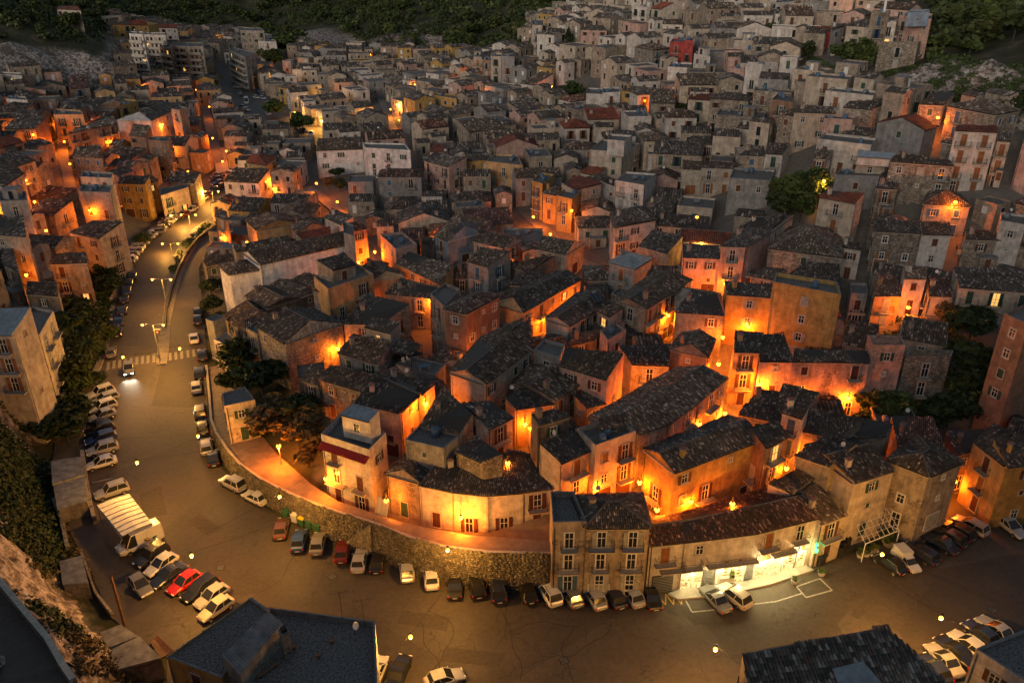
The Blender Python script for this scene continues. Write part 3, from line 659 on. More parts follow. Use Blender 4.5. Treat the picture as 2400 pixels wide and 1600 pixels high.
    L = np.linalg.norm(F_[-1]-F_[0]); dep = np.linalg.norm(B_[0]-F_[0])
    HOUSES.append(dict(o=root, c=ctr, ze=ze, foot=foot, wall=wall, typ=typ, style=style, H=ze-zg, L=L, dep=dep, nw=tot, sh=sh[1], label=label, size=0))
    if base is None: mark(foot, .3)
    return root, o, F_, R_, B_, ze, zr
def awn_mesh(L):
    b = MB(); n = int(L/.3)
    b.poly([(-L/2, 0, .1), (-L/2, -1.0, -.45), (L/2, -1.0, -.45), (L/2, 0, .1)], 'red_paint'); b.poly([(-L/2, -1.0, -.5), (-L/2, 0, 0), (L/2, 0, 0), (L/2, -1.0, -.5)], 'red_paint')
    for i in range(n): x = -L/2+L*(i+.5)/n; b.bar((x, 0, .12), (x, -1., -.43), .06, 'red_paint', 5)
    return b.mesh('awning')
DIMS = []
def H(crop, typ, f, r, h, wall, label=None, rise=None, **kw):
    Fp, Rp = pts(crop, f), pts(crop, r); base = kw.get('base')
    A = at_h(Fp[0], h) if 'ref' not in kw else at_h(px(crop, *kw.pop('ref')), h)
    ze = A[2]; Fw = [at_z(p, ze) for p in Fp]; pitch = {'g': .36, 's': .26, 'p': .42, 'f': 0}[typ] if rise is None else rise; rs = 0.
    if typ in 'gs':
        rs = 1.
        for _ in range(12):
            Rw = [at_z(p, ze+rs) for p in Rp]; fd = Fw[-1][:2]-Fw[0][:2]; fd /= np.linalg.norm(fd); d = np.mean([abs((q[:2]-Fw[0][:2])@np.array((-fd[1], fd[0]))) for q in Rw])
            rs = .5*rs+.5*min(pitch*d, 4.5 if typ == 'g' else 4.)
    else:
        Rw = [at_z(p, ze) for p in Rp]; rs = 0 if typ == 'f' else pitch*min(np.linalg.norm(Fw[-1]-Fw[0]), np.linalg.norm(Rw[0]-Fw[0]))/2
    dist = np.linalg.norm(Fw[0]-CAMP); sc = FOC/dist
    kw.setdefault('near', 1 if sc > 8.5 else 0)
    if 'pitch' not in kw: kw['pitch'], kw['tl'] = (.26, .40) if sc > 11 else (.36, .55) if sc > 8 else (.45, .8)
    r_ = build(Fw, Rw, ze, rs, typ, wall, label=label, **kw)
    DIMS.append((label, round(float(np.linalg.norm(r_[2][-1]-r_[2][0])), 1), round(float(np.linalg.norm(r_[4][0]-r_[2][0])), 1), round(float(ze), 1), round(float(sc), 1)))
    return r_
# ------------------------------------------------------------------ the houses that can be told apart, measured from the photograph
# old town above the promenade
H('C2','s',[1105,1110,1400,1170,1720,1205,2050,1180,2340,1140],[1390,785,1520,830,1690,890,1960,800,2220,855],6.6,'w','broad whitish house with curved front and long balcony above the stone retaining wall',shut=2,near=1,win=1.1,balc=.5,style='')
H('C2','s',[1450,800,1690,905],[1625,665,1870,840],6.8,'s',None,win=0)
H('C2','g',[1100,1090,1300,870],[965,985,1150,805],6.0,'t','ochre stained gabled house beside the lamplit steps',sidewin=1)
H('C2','f',[210,705,650,850],[385,515,805,690],10.0,'w','pink three storey corner house with flat terrace and red tiled awning band',awning=1,shut=2,balc=.5,par=.9,extras=0)
H('C2','s',[393,462,655,530],[510,375,740,440],12.6,'w','small white glazed roof room with ribbed metal roof on the pink corner house',base=9.0,style='sheet',glass=1,name='roof_room',cat='roof room',extras=0)
H('C2','f',[980,720,1330,800],[1115,580,1480,680],7.6,'g','low grey house with flat roof terrace and one steel water tank',extras=1,par=.3)
H('C2','s',[1125,560,1490,635],[1335,235,1600,470],7.6,'t','house with broad lichen speckled tile slope just above the flat grey terrace',roofcol=(1.5,1.5,1.4))
H('C2','s',[1735,605,1965,490],[1490,375,1760,350],7.0,'c','cream house with speckled tile slope and lamplit window facing the orange alley',roofcol=(1.4,1.4,1.3))
H('C4','g',[142,970,580,650],[-30,850,555,380],9.2,'c','large grey-cream gabled house with three white framed windows under a long ridge',shut=0,balc=.0,sidewin=.5)
H('C4','f',[590,690,830,760],[690,590,880,640],8.2,'g',None,extras=0,sidewin=0)
H('C2','s',[190,140,600,260],[290,20,690,100],7.0,'s','rough stone house with two small windows above the dark garden trees')
H('C2','g',[520,355,930,450],[690,105,1110,290],8.0,'p','house with pink render wall and big dark roof behind the metal roofed room',sidewin=.5)
H('C2','s',[760,130,1150,285],[860,85,1250,205],8.0,'c',None,sidewin=1.2)
H('C2','s',[25,145,185,200],[115,20,240,60],6.0,'s','low stone annex with dark roof between the garden trees and the big stone gable')
# blocks behind
H('C1','s',[1345,1270,1710,1375],[1480,1105,1830,1185],8.2,'g','smooth grey house with dark tile slope and a stepped roof room')
H('C1','s',[1590,1040,1825,1095],[1650,945,1905,1010],10.5,'g','grey roof room with small brown window on top of the smooth grey house',base=6.5,name='roof_room',cat='roof room',extras=0,win=.6)
H('C1','f',[1870,1400,2240,1500],[2040,1330,2330,1400],5.0,'g','low house under a pale tiled roof terrace with garden furniture',extras=0,par=.35,win=.5)
H('C1','s',[1395,1005,1760,1010],[1600,740,2000,830],7.5,'t',None)
H('C1','g',[1785,730,2190,770],[1900,620,2270,680],7.0,'t',None)
H('C1','f',[1250,715,1670,575],[1120,600,1500,470],9.0,'o','lamplit orange house with long parapet and three balcony doors',shut=1,balc=.9,extras=0,sidewin=1)
H('C1','s',[1285,520,1500,465],[1145,430,1400,360],11.5,'t','roof room with dark tile slope on top of the lamplit orange house',base=8.5,name='roof_room',cat='roof room',extras=0)
H('C1','g',[1560,480,1665,612],[1650,437,1785,530],7.0,'o','lamplit orange house with its gable end towards the valley road')
H('C1','g',[600,1030,855,1190],[860,868,1085,985],9.5,'s','tall rubble stone house with wide gable and a small balcony lit orange',near=1,win=.7,sidewin=1)
H('C1','g',[620,465,1450,272],[515,355,1400,165],10.5,'v','long white church nave with dark tile roof and arched windows',cat='church',name='church',win=0,sidewin=0,extras=0,cornice=1,wmat='plaster')
H('C1','p',[345,560,615,515],[250,470,515,430],10.3,'v','white church apse with hipped tile roof facing the valley road',cat='church apse',name='church_apse',win=0,sidewin=0,extras=0)
H('C1','f',[1395,200,1495,225],[1385,90,1480,120],12.5,'g','old grey stone bell wall at the far end of the white church',cat='bell wall',name='bell_wall',win=0,extras=0)
H('C1','s',[400,350,910,255],[370,295,900,195],8.5,'t','long low dark roof just behind the white church',win=.5)
H('C1','s',[125,480,385,425],[90,410,360,365],6.5,'s','stone house with a dark roof at the church end beside the valley road',sidewin=1)
H('C1','g',[290,930,410,1030],[500,800,620,905],6.5,'t',None)
H('C1','g',[495,745,690,865],[620,660,850,780],7.0,'d',None)
H('C1','g',[700,660,950,780],[800,600,1060,690],6.5,'d',None)
H('C1','s',[1110,690,1240,740],[1180,620,1330,650],7.5,'s',None)
H('C1','s',[900,612,1080,700],[1040,540,1200,600],6.2,'s',None,win=0)
H('C1','f',[125,975,195,1000],[230,930,305,955],8.0,'g','grey cube house with pale flat roof beside the retaining wall of the valley road',extras=0,par=.15)
H('C1','f',[200,1160,295,1200],[320,1090,415,1160],6.0,'w','low block with white roof deck and thin railings above the garden trees',extras=0,par=.1)
H('C1','f',[495,1075,605,1130],[600,1010,700,1060],7.5,'s',None,extras=0)
# above the church
H('C1','s',[1000,235,1275,175],[950,185,1270,120],8.0,'t','house with flat pitched red tile roof right behind the white church',style='red')
H('C1','g',[495,60,590,150],[700,-10,790,60],8.0,'o','lamplit house with broad plain gable behind the church roofs',win=.8)
H('C1','g',[900,110,970,170],[1010,50,1110,95],7.0,'n',None)
H('C1','s',[1215,30,1380,100],[1330,-30,1480,30],9.0,'w',None)
H('C1','s',[1460,160,1605,132],[1410,95,1530,70],10.5,'p','tall pink house with faded red roof beside the lamplit street corner',style='rust',shut=2)
H('C1','f',[1872,350,2065,300],[1730,215,1930,190],8.0,'p','pinkish house with purple grey roof terrace along the lamplit street',shut=1,par=.6)
H('C1','s',[1880,445,2275,640],[1990,350,2400,480],6.5,'o','long dark roofed house lit orange along the street below the pink terrace',shut=1)
H('C1','s',[210,20,330,60],[210,-40,320,-10],10,'n','narrow lamplit brown house at the road fork with a balcony',balc=.8)
# centre
H('T5','p',[858,590,1090,465],[710,555,925,440],10.5,'n','tall three storey house with hipped roof and orange lamplit side wall',shut=3,balc=.25,near=1)
H('T5','f',[612,475,710,560],[720,400,820,440],10.6,'t','plain tan block with grey flat roof joined to the tall hipped house',extras=0,win=.6)
H('T5','s',[865,228,1012,270],[960,135,1165,165],9.0,'g','grey house with open loggia under a dark tile slope in the middle of the old town',balc=.9)
H('T5','g',[1250,580,1650,350],[1180,480,1560,290],6.5,'o','long low house with bright lamplit front and a dark roof terrace',shut=1)
H('T5','g',[1070,520,1250,580],[1140,430,1260,480],6.6,'t',None,shut=1)
H('T5','s',[1160,390,1390,400],[1240,300,1390,310],6.5,'d',None)
H('T5','s',[1165,262,1300,305],[1340,205,1475,195],6.0,'d',None)
H('C4','g',[910,440,1290,215],[800,362,1180,110],6.8,'w','whitish gabled house with solar panel and laundry balcony at its pink end',shut=2,sidewin=1)
H('C4','s',[1180,295,1300,360],[1310,238,1410,290],8.0,'g','roof terrace room lit pale green under a brown tile canopy',base=5.3,name='roof_room',cat='roof room',extras=0,lit=1.,glass=1,win=1.6)
H('C4','g',[1620,285,2040,15],[1470,200,1860,-60],9.0,'t','long house with lamplit street front behind the starry wall lamp',shut=2,balc=.6)
H('C4','f',[1300,170,1450,240],[1380,110,1520,160],8.5,'d',None,extras=0)
H('C4','s',[1440,555,1605,450],[1330,430,1430,350],4.5,'t',None)
H('C4','s',[900,620,1160,560],[960,520,1250,470],4.8,'d',None)
H('C4','f',[1270,600,1440,500],[1200,510,1340,430],5.8,'p','low pinkish wall house with roof terrace and chimney boxes',par=.5)
H('C4','s',[1490,790,1835,805],[1370,625,1850,612],6.0,'t','low house with long dark roof above the lamp with the glowing white window',shut=3,roofcol=(.8,.75,.7))
H('C4','g',[1850,655,1965,500],[2040,612,2115,475],7.5,'n','square brick red house with one white window near the street lamps')
H('C4','g',[1900,310,2340,340],[2040,110,2280,150],8.0,'t','house with steep roof point and cut-in roof terrace by the street lamp',glass=1)
H('C4','s',[830,800,1265,932],[880,640,1420,700],9.0,'p','pinkish house with steep dark tile slope and white water tank corner',shut=2,sidewin=1,roofcol=(1.1,1.05,.9))
H('C4','g',[775,1120,1020,960],[560,985,780,810],7.0,'t',None)
H('C4','s',[420,1200,770,1150],[330,1110,500,990],6.5,'o','lamplit house with small orange gable over the narrow alley')
H('C4','s',[1070,1190,1250,1150],[965,1090,1030,1010],5.5,'o','tiny house with dark lean-to roof at the foot of the alley steps')
H('C3','g',[960,645,1225,555,1500,362,1780,135],[740,505,1000,390,1290,200,1570,22],8.5,'t','very long curved house with pale lichen roof and lamplit lower wall',shut=3,balc=.5,roofcol=(1.5,1.45,1.35),near=1)
H('C3','f',[570,800,940,665],[400,640,790,530],8.7,'c','house with blue grey roof terrace between two dark tile roofs',balc=.6,shut=1,par=.7)
H('C3','s',[245,915,560,775],[60,745,400,630],8.7,'c','stained cream house with long iron balcony below the blue grey terrace',shut=1,balc=.6)
H('C3','s',[40,565,330,480],[-20,470,210,418],10.5,'d','dark windowless stone tower house with small tile roof',win=.3)
H('C3','s',[610,600,850,540],[600,510,800,470],9.6,'d',None,win=.4)
H('C3','g',[1290,1000,2120,690],[1150,830,1955,525],9.5,'y','long ochre palace with arched door frames and lamplit lower floor',shut=2,balc=.7,near=1)
H('C3','s',[2125,770,2345,660],[1990,600,2230,520],10.0,'n','narrow stained house with small balconies at the end of the ochre palace',shut=3,balc=.9)
H('C3','s',[1890,460,2270,540],[1950,365,2290,405],6.5,'t',None)
H('C3','s',[1985,350,2230,405],[2070,240,2260,265],6.5,'d',None)
H('T6','s',[650,1195,850,1245],[690,1072,945,1135],7.5,'t','house with ribbed pale tile slope below the ruined palace',roofcol=(1.4,1.4,1.3),win=.4)
H('T6','s',[690,1265,830,1312],[740,1195,870,1240],10.0,'w','slim whitish house with small roof and lamplit wall in the alley gap')
H('T6','s',[830,1395,1090,1440],[870,1245,1240,1310],8.0,'t',None)
H('T6','s',[1060,1450,1400,1430],[1220,1310,1450,1350],7.5,'t',None,win=.4)
H('T6','s',[1480,1500,1830,1565],[1440,1300,1720,1305],7.0,'n','house with rust coloured tile slope beside the dark garden below the ruin',style='rust')
H('T6','s',[1880,1560,2030,1530],[1820,1400,2110,1385],7.0,'n',None,style='rust')
H('T6','s',[780,1560,1020,1640],[1000,1420,1200,1490],8.5,'t',None)
# along the square
H('T8','p',[1690,492,2125,490],[1600,280,2065,265],11.0,'t','three storey stained house with white balcony doors standing on the valley road',shut=3,glass=1,balc=1.,near=1,win=1.25,sidewin=.5)
H('T8','f',[1456,500,1690,494],[1440,285,1600,285],10.8,'t','flat red floored terrace wing of the three storey stained house',par=.8,extras=0,balc=1.,glass=1,roofcol=(1,1,1))
H('S','g',[1523,1275,1600,1267,1770,1246,1917,1210],[1521,1232,1600,1221,1753,1190,1869,1163],7.6,'w','long curved two storey white building with lit pharmacy windows',cat='pharmacy',name='pharmacy',shut=5,balc=.8,style='rust',roofcol=(.75,.8,.85),near=1,extras=0)
H('T9','s',[730,262,905,145],[590,200,790,92],8.0,'c',None,win=.4)
H('T9','s',[945,468,1130,400],[795,270,900,195],7.0,'c','low cream wing with dark roof between the pharmacy and the three storey corner',shut=2)
H('T9','g',[1180,185,1455,98],[985,0,1290,-80],10.5,'c','tall cream house with two green shuttered windows above the white pergola',shut=0,balc=.6,near=1)
H('T9','p',[1420,28,1697,140],[1620,-130,1925,42],10.5,'t','corner house of pale cut stone with hipped roof beside the parked dark cars',glass=1,shut=3,near=1,balc=.4)
H('S','s',[2283,1032,2358,1090],[2330,990,2420,1040],10.,'o','bright orange lamplit house with two air conditioners at the end of the square',shut=2,near=1)
H('S','s',[2360,1092,2470,1080],[2330,1030,2440,1010],10.,'y','olive yellow house with arched windows and a flower shop at the square',shut=2,near=1)
H('S','f',[2352,742,2410,768],[2432,705,2520,730],19.,'n','tall bare brick apartment tower at the edge of the ruined slope',cat='apartment tower',name='apartment_tower',near=1,win=.45,extras=0)
H('T4','f',[1548,1238,1757,1192],[1530,1150,1690,1102],8.2,'c','slender square garden tower with grey flat roof beside the dark trees',cat='tower house',near=1,win=.3,extras=0,par=.2,wmat='worn_plaster')
# near roofs at the bottom
H('S','s',[1775,1720,2275,1650],[1740,1535,2076,1472],15.,'t','near house with heavy barrel tile roof and patched ribbed sheet at the bottom edge',near=1,pitch=0,extras=0,rise=.33)
H('S','f',[2285,1525,2400,1600],[2405,1478,2540,1545],11.,'w','near building with blue grey sheet roof at the bottom right corner',par=.35,extras=0,near=1)
H('S','f',[392,1542,520,1592],[589,1403,632,1432],10.,'y','near house with weathered grey slab roof and streaked yellow wall',par=.25,extras=0,near=1,win=.3)
H('S','f',[520,1592,890,1690],[632,1432,880,1465],9.,'g','near house with wide worn concrete roof terrace at the bottom edge',par=.6,extras=0,near=1,win=.3)
# around the ruined palace and the right slope
H('T6','s',[305,455,632,478],[290,368,622,398],9.5,'y','bright yellow lamplit house under a low dark roof',shut=3,win=.5)
H('T6','f',[620,400,1088,490],[640,335,1060,400],12.,'y','large ochre house with brick parapet and rusty stains above the ruined palace',shut=3,par=.7,win=.55)
H('T6','s',[355,850,530,852],[360,708,560,722],9.5,'o','lamplit left end of the ruined palace still under its roof',shut=2)
H('T6','s',[530,915,760,917],[515,735,700,735],9.0,'p','ruined palace wing with broken dark roof and lamplit crumbling front',shut=2,ruin=1,balc=.8,near=1)
H('T6','s',[762,918,1290,922],[770,835,1290,850],9.0,'p','long ruined palace front with fallen roof and lamplit window openings',shut=2,ruin=1,balc=.8,near=1)
H('T6','f',[1310,820,1535,822],[1275,752,1500,755],11.5,'p','roofless upper room of the ruined palace with an empty window',ruin=1,win=.8,near=1,par=.3)
H('T6','f',[1535,900,1845,910],[1560,858,1860,865],9.,'s','roofless stone end of the ruined palace beside the ivy',ruin=1,near=1,balc=.7)
H('T6','s',[1325,465,1505,467],[1335,322,1480,330],6.0,'o','small lamplit house with red brown tile roof beside the bright lamp',style='rust')
H('T6','s',[1530,345,1680,348],[1525,262,1680,268],8.0,'w','new white stepped house with pale patched roof beside the bright lamp',roofcol=(2,2,2))
H('T6','s',[1695,465,1862,470],[1690,340,1835,348],6.0,'c',None,style='rust')
H('T6','s',[1905,405,2450,445],[1870,272,2440,292],7.5,'c','wide cream house with green balcony doors and one lit doorway',shut=0,balc=.9,lit=.12)
H('T6','s',[1325,20,1650,38],[1330,-55,1640,-45],8.,'s','long rubble stone house with two white framed windows',glass=1,balc=0)
H('T6','s',[1652,42,1850,46],[1640,-40,1840,-40],8.,'w','white house with one brown shutter joined to the rubble stone house',shut=1)
H('T6','s',[1950,75,2190,82],[1950,12,2170,20],7.,'s',None)
H('T6','p',[592,140,1100,205],[740,0,1080,30],7.,'s','big square rubble stone house with hipped roof and one tiny lit window',win=.4)
H('T6','s',[700,345,1085,388],[850,235,1080,255],5.5,'t',None,win=.4)
H('T6','s',[470,330,700,370],[560,268,720,285],5.5,'t',None)
H('T6','p',[268,125,432,132],[440,5,602,30],10.,'p','three storey pinkish corner house with balcony over the lamplit lane',shut=3,balc=.8)
H('T6','s',[0,200,258,208],[0,112,250,122],8.,'p','lamplit pink house with carved balcony and brown garage door',shut=2,balc=.5)
H('T6','f',[1160,470,1270,476],[1150,395,1265,400],5.,'g',None,extras=0)
H('T6','f',[2190,-30,2360,0],[2190,-90,2360,-70],9.,'w','white block house with lamp at its corner at the right edge of town')
H('T6','s',[1100,130,1230,150],[1110,100,1220,105],6,'w',None)
# upper centre
H('T5','g',[640,48,737,92],[800,-80,850,-8],7.5,'b','blue-grey gabled house with two small windows in the middle of the old town',shut=1)
H('T5','g',[905,85,1135,140],[960,15,1190,75],6.5,'p',None)
H('T5','g',[1345,140,1550,182],[1385,60,1605,98],6.5,'c','cream house with white arched window and dark roof')
H('T5','p',[1845,238,2020,285],[1960,165,2140,208],8.5,'g','grey timber sided house with low metal roof',style='sheet',win=.4)
H('S','p',[1440,532,1537,514],[1432,500,1510,484],9.,'w','pale lamplit house with hipped roof and balcony above the orange lane',shut=2,balc=.5)
H('T5','s',[2050,122,2250,175],[2150,15,2352,62],7.,'t',None)
H('S','s',[741,352,855,348],[745,325,850,320],8.5,'v','left wing of the long white school with green shutters',cat='school wing',name='school',shut=0,win=.8,wmat='plaster',balc=.1,extras=0,near=1)
H('S','f',[857,350,962,356],[850,338,950,340],8.5,'v','right wing of the long white school with flat roof',cat='school wing',name='school',shut=0,win=.8,wmat='plaster',balc=.1,extras=0,near=1)
H('T2','s',[570,1100,740,1150],[640,1048,860,1088],9.,'p','lamplit pink three storey house with stacked balconies',shut=2,balc=.9,near=1)
H('T2','s',[610,1042,700,1047],[640,992,735,1002],8.,'c',None,style='red')
H('T2','f',[990,1122,1250,1152],[1060,1072,1215,1078],8.,'o','flat topped lamplit house with white awning on its roof terrace',near=1)
H('T2','f',[1310,1255,1385,1280],[1380,1200,1470,1215],9.,'y','bright yellow lamplit house with balcony in the upper town',balc=.8,near=1)
H('T2','s',[1390,1325,1480,1345],[1430,1275,1530,1290],7.5,'y',None,near=1)
H('T2','f',[1482,1360,1590,1385],[1560,1300,1650,1325],8.,'y','yellow house with brown balcony railing beneath the dark red roof',shut=1,balc=.8,near=1)
H('T2','s',[1600,1305,1790,1260],[1520,1262,1640,1215],8.5,'c','cream house with plain dark red sheet roof beside the yellow houses',style='red')
H('T2','f',[1885,1255,2085,1290],[1960,1195,2170,1210],10.,'w','white three storey house with two wrap balconies and dark red base',balc=.9,near=1,shut=3)
H('T2','f',[1712,1045,1935,1062],[1800,970,2060,1000],10.,'c','cream block with red balcony band and white roof room',balc=.8,shut=0,near=1)
H('T2','f',[1835,975,1950,985],[1850,935,2005,945],13.,'w','white roof room on top of the cream block with red band',base=9.5,name='roof_room',cat='roof room',extras=0,glass=1,near=1)
H('T2','s',[1640,1182,1762,1212],[1700,1142,1825,1158],6.,'c','low cream house with bright red tile roof',style='red')
H('T2','f',[1688,655,1800,660],[1700,615,1810,620],10.,'w','white house with arched porch on its own terrace wall',balc=.3)
H('T2','f',[1802,650,1922,645],[1800,612,1915,612],10.,'w','plain whitewashed block beside the white house with arched porch',win=.4)
H('T2','g',[1930,620,2120,632],[1960,590,2145,605],9.,'y','pale yellow house with green balcony door above the stone terrace',shut=0,balc=.8)
H('T2','f',[640,665,795,690],[650,650,790,660],7.,'y','flat mustard yellow house in the far town')
H('T2','f',[2265,298,2352,300],[2290,275,2400,278],11.,'r','bright red three storey house with white air conditioners',balc=.7)
H('T3','f',[0,290,75,292],[0,270,70,275],11.,'r','front part of the bright red house stepping towards the lane',balc=.7)
H('T2','f',[2250,470,2400,480],[2280,440,2420,445],9.,'w','white house with big blank plaster wall below the red house',win=.1)
H('T2','f',[970,420,1030,425],[990,400,1050,402],11.,'n','narrow reddish brown house in the far town')
H('T2','f',[1030,395,1100,400],[1050,375,1110,378],12.,'c','narrow cream house with balconies joined to the reddish brown one',balc=.8)
H('T2','f',[1102,395,1192,400],[1110,380,1195,382],12.,'g','grey windowless block in the far town',win=.1)
H('T2','f',[910,400,968,402],[925,385,980,386],11.,'c',None)
H('T2','f',[1315,180,1385,184],[1320,140,1390,142],12.,'c','tall narrow cream house at the edge of the wooded hill',balc=.7)
H('T2','s',[1385,222,1560,226],[1390,195,1560,200],8.,'c',None)
H('T2','s',[1650,202,1830,210],[1660,172,1800,178],9.,'p','pink house with four green windows on the far hill')
H('T2','s',[2215,162,2352,168],[2215,130,2340,132],7.,'w',None)
H('T3','f',[640,30,770,20],[650,5,760,-2],8.,'w','bright white modern house on the top of the hill',glass=1)
H('T3','f',[1490,125,1712,150],[1510,108,1720,112],10.,'p','tall pink house with red roof terrace and dark green shutters on the hilltop',shut=0,balc=.6,near=1,par=.7)
H('T3','f',[1550,98,1700,96],[1560,80,1700,78],12.6,'b','blue-grey roof room on the tall pink hilltop house',base=9.5,name='roof_room',cat='roof room',extras=0,win=.3)
H('T3','f',[1300,95,1420,92],[1320,85,1430,85],14.,'t','slender tan stair tower beside the tall pink hilltop house',win=.5,cat='tower house')
H('T3','f',[1385,165,1470,168],[1395,155,1475,158],10.,'w',None,near=0)
H('T3','f',[1355,310,1620,310],[1360,300,1640,300],7,'s','high stone terrace wall under the tall pink hilltop house',win=.1,extras=0,cat='terrace wall',name='terrace_wall')
H('T3','s',[1025,210,1125,175],[1030,165,1130,160],8,'w',None,shut=4)
H('T3','s',[890,205,1020,215],[890,180,1020,185],6,'r','low house with vivid red roof near the hilltop',style='red')
H('T3','s',[770,770,1035,778],[790,725,1040,735],10.,'c','wide cream house with dark glazed attic band and balconies',shut=0,balc=.6,near=1)
H('T3','f',[970,830,1170,840],[980,800,1210,815],9.,'p','pinkish annex with one balcony beside the wide cream house',shut=0,balc=.6,near=1)
H('T3','s',[1100,915,1290,935],[1150,870,1400,890],5.5,'s',None)
H('T3','s',[1110,735,1300,755],[1150,695,1450,700],6.5,'s','stone house lit by the lamp behind its left corner')
H('T3','s',[1880,895,2170,910],[1885,860,2170,868],12.5,'w','four storey pale house with loggias and orange lamplit ground floor',shut=5,balc=1.,near=1,style='red')
H('T3','s',[2170,965,2260,972],[2175,905,2255,910],9.,'c',None)
H('T3','s',[1630,715,1800,722],[1740,625,1870,640],6.,'s','small stone house beside the hillside lamp')
H('T3','f',[490,635,750,655],[500,610,800,632],8.,'s','square stone block with brick upper floor and flat roof')
H('T3','f',[610,700,760,720],[660,655,750,665],9.,'n','red brick stair wing beside the square stone block',win=.5)
H('T3','s',[375,875,560,900],[400,842,620,850],7.,'w','white stone house with single small window and slate dark roof')
H('T3','f',[435,450,545,455],[440,440,660,445],11.,'w','smooth off-white block with drain pipes on the upper slope',win=.5)
H('T3','f',[330,480,425,490],[340,470,430,475],8.,'p','pink house with blue door on the upper slope',shut=4)
H('T3','f',[78,380,190,400],[90,365,200,372],10.,'w',None,near=0)
H('T3','s',[40,680,190,690],[60,648,235,652],8.,'c','cream house with red roof and green balcony door on the upper slope',style='red',shut=0)
H('T3','s',[15,975,240,1000],[60,935,300,945],7.,'c','cream house with red and brown balcony doors',shut=2,balc=.9,near=1)
H('T3','g',[395,1065,570,1070],[470,1005,560,1010],7.,'t','gabled house with blue door in a white frame',shut=4,near=1)
H('T3','s',[572,1055,690,1062],[600,980,745,990],7.,'w',None,near=1)
H('T3','s',[905,1085,985,1090],[925,1025,1040,1035],9.,'g',None,near=1)
H('T3','f',[1200,1110,1400,1120],[1210,1080,1430,1085],8.,'c','house with brown brick balcony under a pale ribbed steel canopy',near=1)
H('T3','s',[1205,1075,1430,1090],[1215,1035,1470,1055],10.,'w','pale ribbed steel canopy room on the house with brick balcony',style='sheet',base=8.2,name='roof_room',cat='roof room',extras=0,near=1)
H('T3','s',[1430,1110,1870,1140],[1490,1058,1840,1100],9.,'s','long stone house with pale green shutters ending in a rounded corner',shut=3,near=1)
H('T3','f',[1050,1220,1350,1230],[1080,1180,1400,1190],8.,'g','grey block with broad blank brick wall',win=.1,near=1)
H('T3','s',[945,1355,1190,1400],[985,1310,1250,1335],10.5,'c','three storey cream house with dull red roof beside the palm garden',style='red',shut=5,balc=.7,near=1)
H('T3','s',[1330,1290,1480,1300],[1360,1255,1500,1262],8.,'s',None,near=1)
H('T3','p',[1660,1400,1980,1420],[1700,1330,1900,1340],7.,'t','gabled ruinous house with tall brown door below the right terraces',near=1)
H('T3','s',[130,1150,360,1160],[150,1110,430,1125],8.,'c',None,near=1)
H('T3','f',[320,1240,600,1260],[350,1170,640,1180],8.,'g','grey house with glazed white veranda under a dark red awning',near=1)
H('T3','s',[0,1160,130,1165],[0,1105,140,1112],8.,'c',None,near=1)
H('T3','g',[400,1560,600,1600],[500,1500,720,1490],7.,'w','whitewashed gabled house beside the tree filled garden',near=1)
# far left and the valley
H('T1','f',[1185,325,1400,330],[1190,300,1390,300],17.,'c','seven storey beige apartment block with stacked balconies in the valley',name='apartment_block',cat='apartment block',balc=.9,shut=1)
H('T1','f',[1100,330,1180,345],[1110,312,1190,318],15.5,'n','brown side wing of the seven storey beige apartment block',name='apartment_block',cat='apartment block',balc=.9)
H('T1','f',[890,240,985,245],[900,225,990,226],17.,'w','white apartment block with many balconies, left of the twin pair',name='apartment_block',cat='apartment block',balc=.9,shut=3)
H('T1','f',[990,245,1140,250],[1000,232,1140,232],16.,'w','white apartment block with many balconies, right of the twin pair',name='apartment_block',cat='apartment block',balc=.9,shut=3)
H('T1','g',[770,168,1020,175],[800,140,1000,140],6,'y','yellow house with broad red hipped roof behind the white apartment blocks',style='red')
H('T1','s',[1030,190,1220,195],[1040,170,1220,172],9,'w',None,style='red')
H('T1','s',[390,62,555,72],[400,40,530,44],5,'c','lone house with red roof high on the wooded hill',style='red')
H('T1','f',[1575,350,1690,400],[1600,330,1760,370],16.,'g','grey apartment block with four rows of balconies across the valley',name='apartment_block',cat='apartment block',balc=.9,shut=3)
H('T1','f',[1655,215,1820,220],[1660,195,1800,198],14.,'t','tan apartment block with row of top windows at the valley head',name='apartment_block',cat='apartment block')
H('T1','f',[1780,290,1905,295],[1790,280,1900,280],10,'w','blank pale block below the tan apartment block',win=.2)
H('T1','g',[1040,830,1240,735],[960,770,1150,700],11.,'w','long pale church with pilasters and round window on the left slope',name='church',cat='church',win=.25,balc=0,near=1,extras=0,wmat='plaster')
H('T1','f',[1180,760,1240,770],[1240,740,1290,750],13,'t','church tower stub with open arches behind the pale church',name='church_tower',cat='church tower',win=.8,extras=0)
H('T1','f',[820,740,895,720],[850,690,950,700],11.,'y','narrow yellow lamplit house facing the pale church',balc=.6)
H('T1','s',[470,920,800,850],[560,870,780,810],9.,'t','long pale roofed house with lamplit front on the left slope',roofcol=(1.8,1.8,1.7))
H('T1','f',[370,800,575,800],[380,760,560,770],9.,'o','lamplit arcaded house with arched windows above the steep alley',near=1)
H('T1','s',[15,1290,160,1190],[-120,1200,50,1100],9.,'c','cream gabled house with balcony beside the steep lamplit alley',near=1,shut=3,balc=.6)
H('T1','f',[0,1400,190,1395],[0,1330,180,1330],9.,'g',None,near=1)
H('T1','f',[545,1330,760,1340],[570,1280,780,1290],10.,'g','grey house with flat roof and red balcony beside the steep alley',near=1,shut=1)
H('T1','f',[555,1230,770,1240],[570,1190,780,1200],10.,'c','house with blue water tank on its flat roof above the grey one',near=1)
H('T1','s',[810,1260,1000,1265],[830,1210,1030,1215],8.,'y','yellow lamplit house with lower wing near the valley road',near=1)
